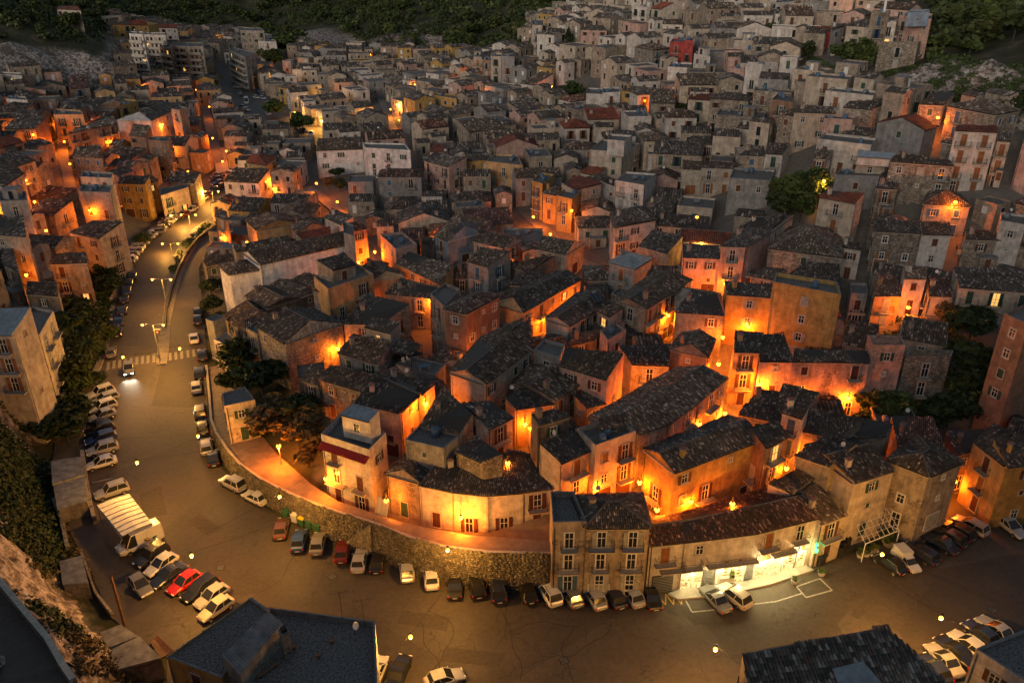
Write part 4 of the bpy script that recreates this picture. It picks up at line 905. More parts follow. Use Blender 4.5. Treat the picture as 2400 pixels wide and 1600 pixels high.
H('T1','g',[1000,1270,1085,1240],[960,1240,1040,1205],9.,'y','tall yellow house front with two balconies facing the valley road',near=1,balc=.8,shut=2)
H('T1','f',[1110,1360,1300,1300],[1100,1310,1290,1270],6.5,'c','low plain cream block with one lit window beside the valley road',near=1,lit=.3,extras=0)
H('T1','s',[1150,1245,1340,1260],[1180,1180,1380,1190],7.5,'s','rubble stone house above the parked cars of the valley road',near=1)
H('T1','p',[1705,1120,1830,1140],[1740,1065,1900,1085],9.,'y','pale yellow house with red hipped roof at the road bend',style='red',near=1,balc=.3)
H('T1','s',[500,1070,700,1085],[520,1010,690,1000],8.5,'s',None)
H('T1','f',[1020,975,1160,985],[1030,950,1180,955],11,'d','tall dark stained block in the middle of the left slope',win=.4)
H('T1','s',[890,930,1000,940],[920,855,1040,870],9,'n',None)
H('T1','s',[230,600,310,620],[170,600,280,595],8,'p','pinkish house with small balconies below the left cliff')
H('T1','f',[5,520,150,530],[10,505,150,510],5,'w','low whitish flat house under the left cliff',extras=0)
H('T1','s',[785,545,960,540],[800,515,960,510],6,'y','low yellow house with lit corner lamp under the cliff end')
H('T1','f',[45,690,190,700],[60,670,180,675],8,'w',None)
H('T1','s',[2180,1035,2352,1040],[2190,960,2352,965],9,'w','far left end of the long white school',name='school',cat='school wing',win=.4,extras=0,near=1) if 0 else None
H('T1','s',[1640,840,1700,850],[1500,800,1640,790],7,'n',None)
H('T1','p',[1920,600,2035,620],[1960,590,2030,595],7,'y','yellow lit house with flared roof on the far street')
# left edge
H('T4','s',[-250,735,85,735],[-120,560,210,552],8.,'c','cream house with white corrugated roof on the left slope',style='sheet',near=1,shut=5,sidewin=1,extras=0)
H('T4','f',[90,735,275,760],[228,560,372,588],7.,'c','cream wing with red edged roof terrace and long balcony on the left slope',near=1,shut=3,balc=.7,extras=0)
H('T4','s',[480,30,690,75],[640,-50,850,-40],8.,'c','cream house with dark hipped roof and long balcony above the left parking row',near=1,shut=1,balc=.6)
H('T4','p',[350,250,600,240],[370,190,580,180],5.5,'t','low tan house with one lit doorway above the long flight of steps',near=1,lit=.5)
H('T4','s',[180,450,400,470],[190,370,390,375],4.5,'d',None,near=1,win=.4)
H('T4','s',[20,240,130,300],[0,60,60,60],6,'s',None,near=1,win=.4)
H('T4','s',[-60,40,180,60],[-60,-60,160,-80],9,'c','tall lamplit house with balconies at the left edge of the picture',near=1,balc=.7)
H('T4','g',[1540,1165,1745,1180],[1560,1120,1720,1120],9.,'c','x',near=1) if 0 else None
# ------------------------------------------------------------------ promenade above the road, its retaining wall of rough stones
def ray_xy(p, z): return at_z(p, z)[:2]
WALL_TOP = [((481,858),.3),((488,930),.5),((492,985),1.),((503,1015),1.6),((530,1056),2.5),((560,1090),3.),((612,1126),3.4),((680,1160),3.8),((740,1185),4.2),((799,1205),4.5),((876,1229),4.8),((960,1262),5.1),((1038,1284),5.3),((1140,1297),5.4),((1290,1301),5.5)]
INNER = [((520,850),.6),((560,930),1.1),((600,1000),2.),((650,1060),3.),((730,1130),3.7),((790,1168),4.2),((900,1205),4.9),((970,1225),5.05),((1100,1248),5.2),((1290,1262),5.5)]
W3 = [at_z(p, z) for p, z in WALL_TOP]; I3 = [at_z(p, z+.0) for p, z in INNER]
mb = MB(); P = W3+I3[::-1]
for t in tessellate_polygon([[Vector(p) for p in P]]):
    q = [Vector(P[i]) for i in t]
    if (q[1]-q[0]).cross(q[2]-q[0]).z < 0: q.reverse()
    mb.poly(q, 'cobble_paving')
po_ = link('promenade', mb.mesh('promenade')); po_.location.z = -.35; kind(po_, 'structure'); mark([p[:2] for p in P])
wt = thing('retaining_wall', (W3[6][0], W3[6][1], 0), 'long curved rubble stone retaining wall holding up the lamplit promenade', 'retaining wall'); o = np.array(wt.location)
mb = MB(); SV = []; SF = []; ns = 0; par = []
for i in range(len(W3)-1):
    a, b = W3[i], W3[i+1]; d = (b-a)[:2]; L = np.linalg.norm(d); u = d/L; nm = np.array((u[1], -u[0])); h = .22
    bt = lambda p, k: np.array((p[0]+nm[0]*k, p[1]+nm[1]*k, -.1))
    mb.poly([bt(a, .45)-o, bt(b, .45)-o, b+[0, 0, h]-o, a+[0, 0, h]-o], 'stone_wall'); T3 = lambda p, k, z: np.array((p[0]-nm[0]*k, p[1]-nm[1]*k, p[2]+z))
    mb.poly([a+[0, 0, h]-o, b+[0, 0, h]-o, T3(b, .4, h)-o, T3(a, .4, h)-o], 'surround_stone'); mb.poly([T3(a, .4, h)-o, T3(b, .4, h)-o, T3(b, .4, -.3)-o, T3(a, .4, -.3)-o], 'stone_wall')
    nrow = int((a[2]+b[2])/2/.3)+2
    for r in range(nrow):
        z0 = r*.3; s = rnd.random()*.4
        while s < L:
            w = rnd.uniform(.3, .75); t = (s+w/2)/L; zt = a[2]+(b[2]-a[2])*t+.4
            if z0+.15 < zt and s+w < L and rnd.random() < .9:
                k = .45*(1-z0/zt)+.02; c = np.array((a[0]+u[0]*(s+w/2)+nm[0]*k, a[1]+u[1]*(s+w/2)+nm[1]*k, z0+.15)); hw, hh, dp = w/2-.03, rnd.uniform(.09, .14), rnd.uniform(.05, .14)
                q = []
                for dd, sh in ((0, 1.), (dp, .82)):
                    for sx, sz in ((-1, -1), (1, -1), (1, 1), (-1, 1)): q.append((c[0]+u[0]*sx*hw*sh+nm[0]*dd, c[1]+u[1]*sx*hw*sh+nm[1]*dd, c[2]+sz*hh*sh+rnd.uniform(-.02, .02)))
                SV += q; SF += [[ns+4, ns+5, ns+6, ns+7], [ns, ns+1, ns+5, ns+4], [ns+1, ns+2, ns+6, ns+5], [ns+2, ns+3, ns+7, ns+6], [ns+3, ns, ns+4, ns+7]]; ns += 8
            s += w
link('wall_body', mb.mesh('wall_body'), wt, col=(.16, .135, .10))
me = mesh_np('stones', np.array(SV)-o, np.array(SF), mats=('stone_wall',)); kind(link('stones', me, wt, col=(.19, .165, .125)), 'stuff')
mark([w[:2] for w in W3]+[w[:2]-[1, 1] for w in W3[::-1]], .5)

# median with its low wall, hedge and keep-right sign
def strip(name, A_, z, m, parent=None, kd=None, off=(0, 0, 0)):
    mb = MB(); flatpoly(mb, [p-np.array(off[:2]) for p in A_], z, m); n = len(A_)
    for i in range(n):
        a, b = A_[i]-np.array(off[:2]), A_[(i+1) % n]-np.array(off[:2]); mb.poly([(a[0], a[1], 0), (b[0], b[1], 0), (b[0], b[1], z), (a[0], a[1], z)], m)
    ob = link(name, mb.mesh(name), parent)
    if kd: kind(ob, kd)
    return ob
ML = pts('T4', [1078,950,1075,920,1090,800,1118,650,1150,400,1185,230,1240,110,1320,20]); MR = pts('T4', [1150,940,1165,850,1178,650,1220,450,1280,250,1370,100,1480,0])
med = [at_z(p, 0)[:2] for p in ML]+[at_z(p, 0)[:2] for p in [px('T1', 1440, 1500), px('T1', 1490, 1440)]]+[at_z(p, 0)[:2] for p in MR[::-1]]
strip('median', med, .14, 'street_stone', kd='structure')
mw = [at_z(p, 0) for p in pts('T4', [1140,690,1150,580,1185,440,1230,310,1290,190,1370,90,1490,5])]
t = thing('median_wall', tuple(mw[0]), 'low dark curved wall dividing the two roads beside the median hedge', 'wall'); mb = MB(); o = mw[0]
for a, b in zip(mw, mw[1:]): d = b-a; mb.box((a+b)/2-o+[0, 0, .5], (np.linalg.norm(d)+.1, .35, .9), 'stone_wall', math.atan2(d[1], d[0])); mb.box((a+b)/2-o+[0, 0, .98], (np.linalg.norm(d)+.1, .45, .08), 'roof_base', math.atan2(d[1], d[0]))
link('wall', mb.mesh('wall'), t, col=(.16, .13, .1))
# zebra crossing: each painted bar is a piece
zc = thing('zebra_crossing', tuple(at_z(px('T4', 980, 920), 0)), 'worn zebra crossing over both roads at the tip of the median', 'zebra crossing'); o = np.array(zc.location); bars = []
zz = [(745,955),(785,945),(825,938),(862,931),(903,924),(943,918),(982,912),(1020,908),(1060,903),(1172,890),(1212,884),(1252,878),(1295,870),(1335,864),(1375,858)]
bm_ = MB(); bm_.box((0, 0, .006), (.5, 3.2, .012), 'paint_worn'); bmm = bm_.mesh('painted_bar')
d0 = at_z(px('T4', 1050, 905), 0)-at_z(px('T4', 760, 950), 0); za = math.atan2(d0[1], d0[0])
for x, y in zz: w = at_z(px('T4', x, y), 0); link('painted_bar', bmm, zc, tuple(w-o+[0, 0, .004]), za)
# painted bay lines
def line_mark(name, label, polys, m, w=.12, cat='road marking'):
    P0 = at_z(polys[0][0], 0); t = thing(name, tuple(P0), label, cat)
    for pl in polys:
        q = [at_z(p, 0)-P0 for p in pl]; mb = MB()
        for a, b in zip(q, q[1:]): d = b-a; L = np.linalg.norm(d); mb.box((a+b)/2+[0, 0, .008], (L, w, .008), m, math.atan2(d[1], d[0]))
        link('painted_line', mb.mesh('painted_line'), t)
line_mark('bay_marking', 'white painted box in front of the lit pharmacy terrace', [[px('T9', *a) for a in ((785,905),(945,850),(1030,930),(850,980),(785,905))]], 'paint_white', .18)
line_mark('bay_marking', 'white painted bay lines under the two cars by the pharmacy', [[px('T9', *a) for a in ((15,990),(65,1080),(250,1062))], [px('T9', *a) for a in ((385,945),(440,1032),(640,1008),(820,952))]], 'paint_white', .18)
line_mark('zigzag_marking', 'yellow zigzag painted in front of the garage door', [[px('T8', *a) for a in ((2172,960),(2235,1030),(2235,955),(2290,1030),(2290,950),(2345,1028),(2345,950))]], 'paint_yellow', .14)
line_mark('bay_marking', 'faint white parking lines beside the small white hatchback', [[px('T7', 630,190), px('T7', 775,160)], [px('T7', 665,240), px('T7', 790,215)]], 'paint_white', .12)
# manhole covers
mh = MB(); mh.box((0, 0, .008), (1., .8, .014), 'iron'); [mh.box((0, -.3+.15*i, .018), (.8, .05, .01), 'pole_grey') for i in range(5)]; mhm = mh.mesh('manhole_cover')
for c_, x, y, lb in (('T7', 1518, 778, 'square iron manhole cover on the road curve'), ('T8', 1535, 1415, 'square drain cover near the lower edge of the road'), ('T9', 2135, 1065, 'dark manhole cover on the open square'), ('T7', 2290, 838, 'brownish manhole cover in the lane before the parked row'), ('T4', 1062, 872, 'drain grating beside the zebra crossing'), ('T4', 1095, 604, 'drain grating at the kerb of the median'), ('T4', 1108, 491, 'drain grating halfway along the median kerb')):
    w = at_z(px(c_, x, y), .0); tag(link('manhole_cover', mhm, None, tuple(w+[0, 0, .003]), rnd.random()), lb, 'manhole cover')
# streets of the upper town
EDGE = []; EZ = []
def ribbon(name, P, w, m, lift=.12, h0=None):
    Q3 = [at_h(p, 0) for p in P]; R = []
    for a, b in zip(Q3, Q3[1:]):
        L = np.linalg.norm((b-a)[:2]); n = max(1, int(L/3))
        for i in range(n): R.append(a+(b-a)*i/n)
    R.append(Q3[-1]); mb = MB(); prev = None; poly1 = []; poly2 = []; ZS = []
    for i, c in enumerate(R):
        d = (R[min(i+1, len(R)-1)]-R[max(i-1, 0)])[:2]; d /= max(1e-6, np.linalg.norm(d)); nm = np.array((-d[1], d[0]))*w/2; l, r = c[:2]+nm, c[:2]-nm
        z = max(terr(*l), terr(*r), terr(c[0], c[1]))+lift; cur = ((l[0], l[1], z), (r[0], r[1], z)); poly1.append(l); poly2.append(r)
        if prev: mb.poly([prev[1], cur[1], cur[0], prev[0]], m); mb.poly([prev[1], (prev[1][0], prev[1][1], prev[1][2]-1), (cur[1][0], cur[1][1], cur[1][2]-1), cur[1]], m)
        prev = cur; ZS.append(z)
    ob = link(name, mb.mesh(name)); kind(ob, 'structure'); EDGE[:] = [(c_[0], c_[1]) for c_ in zip(poly1, poly2)]; EZ[:] = ZS
    for i in range(len(poly1)-1): mark([poly1[i], poly1[i+1], poly2[i+1], poly2[i]], .4)
    return R
ribbon('far_road', pts('T1', [1600,560,1660,625,1700,690,1760,760,1840,850,2000,905,2160,965,2260,1010]), 17, 'asphalt')
ribbon('far_road', pts('T1', [1480,430,1560,500,1640,600]), 8, 'asphalt')
for nm_, P_, w_ in (('alley', [(186,474),(165,440),(152,380),(143,320),(135,290)], 2.8), ('alley', [(520,405),(510,370),(500,330),(492,300),(480,250)], 3.4), ('alley', [(950,345),(920,300),(905,260),(890,230)], 3),
    ('alley', [(640,165),(700,205),(790,245),(880,268),(915,290)], 4), ('alley', [(722,440),(790,495),(830,540),(865,610),(935,660)], 3.2), ('alley', [(1180,1075),(1195,1000),(1290,965),(1400,1003),(1470,930),(1520,880)], 2.6),
    ('alley', [(1720,985),(1690,900),(1672,800),(1655,760)], 4), ('alley', [(1480,1225),(1600,1190),(1720,1150),(1830,1075)], 2.8), ('alley', [(1230,500),(1290,550),(1330,600),(1420,640)], 3), ('alley', [(1560,800),(1590,730),(1640,680)], 3),
    ('alley', [(2250,480),(2200,450),(2150,400)], 3), ('alley', [(1370,180),(1390,210),(1440,260)], 3), ('alley', [(2230,1080),(2250,1160)], 5)):
    ribbon(nm_, P_, w_, 'street_stone')
# foot lane with stone parapet at the lower left corner
L1 = pts('T7', [-420,820,-260,980,-110,1160,60,1380,220,1600,340,1800]); P1 = pts('T7', [-40,830,20,960,120,1110,240,1280,400,1450,560,1620,700,1800])
LR = ribbon('lane', L1, 4.5, 'asphalt', .1)
q = [np.array((e[0][0], e[0][1], z+.9)) for e, z in zip(EDGE, EZ)]; t = thing('parapet', tuple(q[0]), 'grey stone parapet curving along the dark lane on the rocky slope', 'parapet'); mb = MB()
for a, b in zip(q, q[1:]):
    d = b-a; L = np.linalg.norm(d[:2])+1e-6; u = d[:2]/L; n2 = np.array((-u[1], u[0], 0))*.25
    A = [a-q[0]-n2, b-q[0]-n2, b-q[0]+n2, a-q[0]+n2]; mb.poly(A, 'surround_stone'); B_ = [p-[0, 0, 3.2] for p in A]
    for i in range(4): mb.poly([B_[i], B_[(i+1) % 4], A[(i+1) % 4], A[i]], 'stone_wall')
link('wall', mb.mesh('wall'), t, col=(.3, .28, .25))
pv = [at_z(p, 0) for p in pts('T4', [640,1060,700,960,742,840,765,700,795,510,832,385,805,365,752,500,722,690,700,850,630,1010])]
mb = MB(); flatpoly(mb, [p[:2] for p in pv], .15, 'street_stone')
for i in range(len(pv)): a, b = pv[i], pv[(i+1) % len(pv)]; mb.poly([(a[0], a[1], 0), (b[0], b[1], 0), (b[0], b[1], .15), (a[0], a[1], .15)], 'surround_stone')
kind(link('pavement', mb.mesh('pavement')), 'structure')
# repaired patches in the asphalt
for (c_, x, y, L_, W_, a_) in (('T7',1050,330,3,7,.5),('T7',1400,480,2,5,.9),('T8',560,1130,6,2.2,-.2),('T8',1500,1100,4,1.6,-.1),('T9',60,1100,1.6,3.4,.5),('T4',1080,870,9,1.5,.05),('T9',1250,1050,5,1.2,.7),('T9',1900,900,1,9,.9),('T8',900,1390,7,2,-.15),('T7',1750,900,3,2,.4)):
    w = at_z(px(c_, x, y), 0); mb = MB(); qd = [(sx*L_/2*rnd.uniform(.85, 1.1), sy*W_/2*rnd.uniform(.85, 1.1)) for sx, sy in ((-1, -1), (1, -1), (1, 1), (-1, 1))]; mb.poly([(p[0], p[1], 0) for p in qd], 'asphalt_patch'); kind(link('road_patch', mb.mesh('road_patch'), None, (w[0], w[1], .004), a_), 'structure')
for k_ in range(16):   # tarred crack lines
    w = at_z(rnd.choice([(700,1350),(1100,1500),(1500,1480),(1900,1430),(400,1000),(440,880),(900,1400),(2200,1330),(560,1240)]), 0); P_ = [np.array((w[0]+rnd.uniform(-8, 8), w[1]+rnd.uniform(-6, 6), .006))]; h_ = rnd.random()*6
    for j in range(9): h_ += rnd.uniform(-.5, .5); P_.append(P_[-1]+np.array((math.cos(h_), math.sin(h_), 0))*rnd.uniform(.7, 1.6))
    if not all(inside(np.array([p[:2]]), FLAT)[0] for p in P_): continue
    mb = MB()
    for a, b in zip(P_, P_[1:]): d = b-a; n_ = np.array((-d[1], d[0], 0))/np.linalg.norm(d)*.035; mb.poly([a-P_[0]-n_, b-P_[0]-n_, b-P_[0]+n_, a-P_[0]+n_], 'rubber')
    kind(link('road_crack', mb.mesh('road_crack'), None, tuple(P_[0])), 'structure')
# ------------------------------------------------------------------ gardens kept free of houses
GARDENS = [[(500,690),(560,720),(560,830),(690,930),(735,1000),(745,1090),(620,1100),(500,900)], [(1810,420),(1920,420),(1930,470),(1830,530),(1780,480)], [(2270,720),(2400,720),(2300,980),(2160,1010),(1930,1000),(2100,930),(2230,900)],
  [(1290,205),(1370,195),(1370,240),(1290,250)], [(1880,150),(2050,110),(2060,180),(1900,200)], [(735,370),(970,370),(985,440),(900,458),(745,458)], [(225,640),(300,590),(345,545),(375,505),(482,414),(455,398),(350,478),(300,525),(262,556),(225,575)], [(2160,20),(2500,20),(2500,300),(2150,170)], [(1880,160),(2000,190),(2150,175),(2200,200),(2500,230),(2500,330),(2280,270),(2050,210),(1890,200)],
  [(560,130),(660,110),(680,160),(620,180)], [(640,250),(700,270),(760,320),(700,330),(640,290)], [(560,1000),(700,1000),(700,1100),(600,1080)]]
for g in GARDENS: mark([at_h(p)[:2] for p in g])
mark(np.array([[p[0], p[1]] for p in cp[:0]]) if 0 else [at_h(p)[:2] for p in [(215,560),(300,600),(262,700),(225,840),(130,760)]])
def quad(c, L, D, a):
    u = np.array((math.cos(a), math.sin(a))); v = np.array((-u[1], u[0])); return [c-u*L/2-v*D/2, c+u*L/2-v*D/2, c+u*L/2+v*D/2, c-u*L/2+v*D/2]
TX = [np.array(p) for p in TOWN_PX]; cand = []
r2 = random.Random(5)
for size, tries in (((9., 7.5), 5000), ((7.5, 6.5), 9000), ((6., 5.5), 14000), ((4.8, 4.5), 16000)):
    for _ in range(tries):
        x = r2.uniform(-290, 290); y = r2.uniform(95, 560); z = terr(x, y); X, Y, dp = proj(x, y, z)
        if X < -60 or X > 2460 or Y < 0 and x < 40 or Y > 1300: continue
        if not inside(np.array([[X, Y]]), TOWN_PX)[0]: continue
        if OCC[int(y-OY0), int(x-OX0)]: continue
        L = size[0]*r2.uniform(.8, 1.35); D = size[1]*r2.uniform(.85, 1.2)
        az = math.atan2(x, y); an = -az+math.sin(x*.021+1.3)*.5+math.cos(y*.017)*.45+r2.choice((0, 0, 0, PI/2))+r2.uniform(-.12, .12)
        q = quad(np.array((x, y)), L, D, an)
        if mark(q, .1, test=True) > .015: continue
        mark(q, .35 if Y < 420 else .9); cand.append((dp, x, y, z, L, D, an, X, Y))
cand.sort()
def looks(X, Y):
    if X < 560: w = r2.choice('cctttsspdyooswn')
    elif X > 1300: w = r2.choice('ccccwwwssttgcwpt')
    else: w = r2.choice('ccwwtttsgpyctgt')
    if Y > 560: w = r2.choice('ttcdsg')
    return w
FARM = {}; FART = Tiles(); FARR = MB(); FARW = MB()
def far_house(x, y, z, L, D, an, w, h, typ):
    q = quad(np.array((x, y)), L, D, an); zb = min(terr(*p) for p in q)-1; ze = z+h; key = w; mb = FARM.setdefault(key, MB()); P3 = lambda p, z_: np.array((p[0], p[1], z_))
    zr = ze+(D*.18 if typ != 'f' else 0); m0 = (q[0]+q[3])/2; m1 = (q[1]+q[2])/2
    for i in range(4): mb.poly([P3(q[i], zb), P3(q[(i+1) % 4], zb), P3(q[(i+1) % 4], ze), P3(q[i], ze)], 'plaster' if w not in 'std' else 'worn_plaster')
    if typ == 'f':
        FARR.poly([P3(p, ze-.35) for p in q], 'terrace_floor')
    else:
        mb.poly([P3(q[3], ze), P3(q[0], ze), P3(m0, zr)], 'plaster'); mb.poly([P3(q[1], ze), P3(q[2], ze), P3(m1, zr)], 'plaster')
        for f in ([P3(q[0], ze), P3(q[1], ze), P3(m1, zr), P3(m0, zr)], [P3(q[2], ze), P3(q[3], ze), P3(m0, zr), P3(m1, zr)]):
            FARR.poly([p+[0, 0, .02] for p in f], 'roof_base'); FART.add(f, .6, 1.1, '')
    for i in range(4):
        a, b = q[i], q[(i+1) % 4]; d = b-a; Ls = np.linalg.norm(d); u = d/Ls; nm = np.array((u[1], -u[0])); md = (a+b)/2
        if nm@(-md) <= 0: continue
        n = max(1, int(Ls/3.2)); rz = math.atan2(u[1], u[0])
        for r in range(2):
            for k in range(n):
                if r2.random() < .25: continue
                c = a+u*Ls*(k+.5)/n+nm*.03; hh = r2.choice((1.3, 2.1)); FARW.box((c[0], c[1], ze-1.0-hh/2-3.*r), (1.15, .1, hh+.15), 'surround_stone', rz); FARW.box((c[0], c[1], ze-1.0-hh/2-3.*r), (.95, .16, hh), r2.choice(('glass_dark', 'wood_brown', 'wood_green', 'glass_dark', 'frame_white')), rz)
NIND = 330-len([h for h in HOUSES if h['o'].get('category') == 'house'])
idx = sorted(range(len(cand)), key=lambda i: -cand[i][4]/cand[i][0])
big = set(idx[:NIND])
for i, (dp, x, y, z, L, D, an, X, Y) in enumerate(cand):
    w = looks(X, Y); typ = r2.choice('ggggppssf' if Y > 480 else 'gggppsffff'); h = r2.uniform(5., 8.2) if Y < 480 else r2.uniform(3.6, 4.8)
    if X < 560: typ = r2.choice('gggpssff')
    st = r2.choice(['']*9+['red', 'rust'])
    if i not in big: far_house(x, y, z, L, D, an, w, h, typ); continue
    q = quad(np.array((x, y)), L, D, an)
    # keep the front edge towards the road
    k = max(range(4), key=lambda j: -((q[j]+q[(j+1) % 4])/2)[1]); q = q[k:]+q[:k]
    if typ == 'g' and r2.random() < .35: q = q[1:]+q[:1]
    F_ = [q[0], q[1]]; B_ = [q[3], q[2]]; DD = np.linalg.norm(q[3]-q[0]); ze = z+h
    if typ == 'g': R_ = [(F_[0]+B_[0])/2, (F_[1]+B_[1])/2]; rise = DD*.18
    elif typ == 's': R_ = B_; rise = DD*.25
    elif typ == 'p': R_ = B_; rise = min(L, D)*.2
    else: R_ = B_; rise = 0
    sc = FOC/dp; pt = (.36, .6) if sc > 8.5 else (.5, .9)
    build(F_, R_, ze, rise, typ, w, near=1 if sc > 11 else 0, pitch=pt[0], tl=pt[1], style=st, lit=.008, balc=.4, win=r2.choice((.6, 1., 1.)), sidewin=1, par=.5)
dh = bpy.data.objects.new('distant_houses', None); C.objects.link(dh); dh['kind'] = 'stuff'; dh['label'] = 'mass of small far houses filling the gaps of the old town'; dh['category'] = 'houses'
for k_, mb in FARM.items(): link('walls', mb.mesh('walls'), dh, col=[c*.95 for c in PAL[k_][0]])
if FARR.v: link('roof_bases', FARR.mesh('roof_bases'), dh); link('windows', FARW.mesh('windows'), dh)
tm = FART.mesh('roof_tiles', (0, 0, 0))
if tm: link('roof_tiles', tm, dh)
# ------------------------------------------------------------------ lamps
ORG, YEL, WHT = (1., .19, .008), (1., .44, .07), (1., .8, .5)
lb = MB(); lb.lathe((0, 0, 0), [(.0, -.34), (.22, -.28), (.34, -.04), (.24, .16), (.0, .24)], 'lamp_orange', 10); BULB_O = lb.mesh('bulb', True)
lb = MB(); lb.lathe((0, 0, 0), [(.0, -.34), (.22, -.28), (.34, -.04), (.24, .16), (.0, .24)], 'lamp_yellow', 10); BULB_Y = lb.mesh('bulb', True)
lb = MB(); lb.lathe((0, 0, .15), [(.03, .2), (.1, .16), (.16, .1), (.17, .06)], 'iron', 10); SHADE = lb.mesh('lamp_shade', True)
lb = MB(); lb.bar((0, 0, .3), (0, -1.1, .34), .035, 'iron'); lb.bar((0, -.0, -.3), (0, -.7, .28), .02, 'iron'); lb.box((0, .02, .05), (.16, .05, .8), 'iron'); ARM = lb.mesh('wall_bracket')
def light(parent, loc, e, col=ORG, r=.3):
    l = bpy.data.lights.new('lamp_light', 'POINT'); l.energy = e*3.0*(1.5 if col == YEL else 1.); l.color = col; l.shadow_soft_size = r
    o = bpy.data.objects.new('lamp_light', l); C.objects.link(o); o.parent = parent; o.location = loc
def in_house(x, y, z):
    P = np.array([[x, y]])
    for h in HOUSES:
        if abs(h['c'][0]-x) < 25 and abs(h['c'][1]-y) < 25 and z < h['ze']+1.2 and inside(P, np.array(h['foot']))[0]: return True
    return False
LAMPS = []
def wall_lamp(p, e=420, h=5.2, col=ORG, label=None):
    w = at_h(p, h); d = np.array((0, 0, CAM_H))-w; d /= np.linalg.norm(d)
    for _ in range(30):
        if not in_house(w[0], w[1], w[2]): break
        w = w+d*.5
    w = w+np.array((d[0], d[1], 0))*1.0
    t = thing('wall_lamp', tuple(w), label or 'x', 'street lamp', None, math.atan2(d[0], -d[1])*1.)
    if label is None: LAMPS.append((t, p))
    link('wall_bracket', ARM, t, (0, .95, 0)); link('lamp_shade', SHADE, t); link('bulb', BULB_O if col == ORG else BULB_Y, t); light(t, (0, -.1, -.48), e, col)
for x, y, e in [(134,286,700),(191,290,500),(77,314,250),(25,203,300),(163,382,500),(498,322,500),(530,352,420),(557,349,420),(521,376,500),(333,200,350),(490,249,350),(52,567,800),(107,537,600),(518,554,800),(578,564,450),
    (878,586,800),(741,427,800),(997,937,800),(1514,897,1000),(1685,846,800),(1695,784,700),(1567,733,800),(1780,892,1500),(2130,715,900),(2199,273,700),(1614,14,500),(1318,64,280),(2018,28,450),(1541,1184,700),(1718,1170,900),(1845,1088,500),
    (905,1163,700),(763,1112,700),(640,158,250),(972,197,220),(1130,216,200),(1213,317,260),(1274,146,260),(1293,201,260),(1440,92,240),(1104,170,260),(868,127,200),(2328,245,1) ,(1530,240,350),(1634,505,250),(2240,470,900),(2338,1062,120)]:
    if e > 5: wall_lamp((x, y), e)
wall_lamp((1080,1201), 1150, 4.6, ORG, 'brightest lamp glowing on the white curved front above the promenade')
# lamps hidden in the alleys whose light shows on the fronts
for x, y, e in [(945,672,500),(1280,740,700),(1370,700,700),(1250,505,900),(1290,545,700),(1460,610,700),(1620,720,600),(1230,985,500),(1190,1075,600),(1450,985,400),(1400,1135,700),(1500,1120,600),(1640,985,900),(1700,960,700),(1000,490,350),(1030,540,400),(1180,610,450),(790,470,500),(850,660,450),
    (870,690,400),(1905,1055,600),(1620,1165,700),(935,280,350),(915,255,350),(145,440,500),(300,265,400),(330,235,350),(430,220,250),(2240,1120,450),(790,810,700),(120,560,300),(150,330,500),(280,300,300),(1340,490,500),(1990,925,800),(1880,915,600),(1660,680,800),(1755,760,700),(150,600,250),(60,420,250),(400,345,300),(445,265,300),(1700,660,500)]:
    wall_lamp((x, y), e, 3.4)
for x, y, e in [(30,300,450),(60,350,500),(110,330,500),(40,400,450),(100,400,500),(230,300,450),(260,330,400),(200,360,400),(330,310,400),(380,290,400),(430,270,400),(300,380,400),(250,420,400),(350,430,400),(80,470,500),(20,480,500),(210,490,450),(130,250,350),(60,240,350),(220,250,350),(420,330,350),(370,350,350),(440,400,400),(300,450,350),(60,640,350),(390,230,300),(200,210,300),(290,240,300),(560,330,300),(600,380,350),(640,440,400),(700,380,350),(560,470,350),(400,215,500),(460,210,500),(440,190,400),(640,420,450),(820,570,500),(840,610,500),(1080,720,450),(1010,700,400),(1130,830,350),(1350,860,350)]:  # added fill lamps, spread to deepen the orange of the left and middle town
    wall_lamp((x, y), e*1.5, 4.2)
for x, y, e in [(860,262,1500),(930,244,600),(790,240,600),(760,215,500),(650,180,500),(686,206,300),(704,203,300),(700,228,250),(723,226,250),(612,150,250),(630,160,280),(515,93,160),(527,94,160),(1932,421,260),(1645,566,250)]:
    wall_lamp((x, y), e, 5., YEL)
# the lamp in the lower garden
def post_lamp(p, label, e, col, h=7.):
    w = at_h(p, h); z0 = terr(w[0], w[1]); t = thing('street_lamp', (w[0], w[1], z0), label, 'street lamp'); mb = MB(); mb.bar((0, 0, 0), (0, 0, w[2]-z0+.2), .07, 'pole_grey', 8); mb.lathe((0, 0, 0), [(.2, 0), (.2, .25), (.08, .3)], 'pole_grey', 8)
    link('pole', mb.mesh('pole'), t); link('lamp_shade', SHADE, t, (0, 0, w[2]-z0)); link('bulb', BULB_O if col == ORG else BULB_Y, t, (0, 0, w[2]-z0)); light(t, (0, -.1, w[2]-z0-.5), e, col)
post_lamp((653,1044), 'lamp with orange starry glow among the garden bushes above the promenade', 1600, ORG, 4.5)
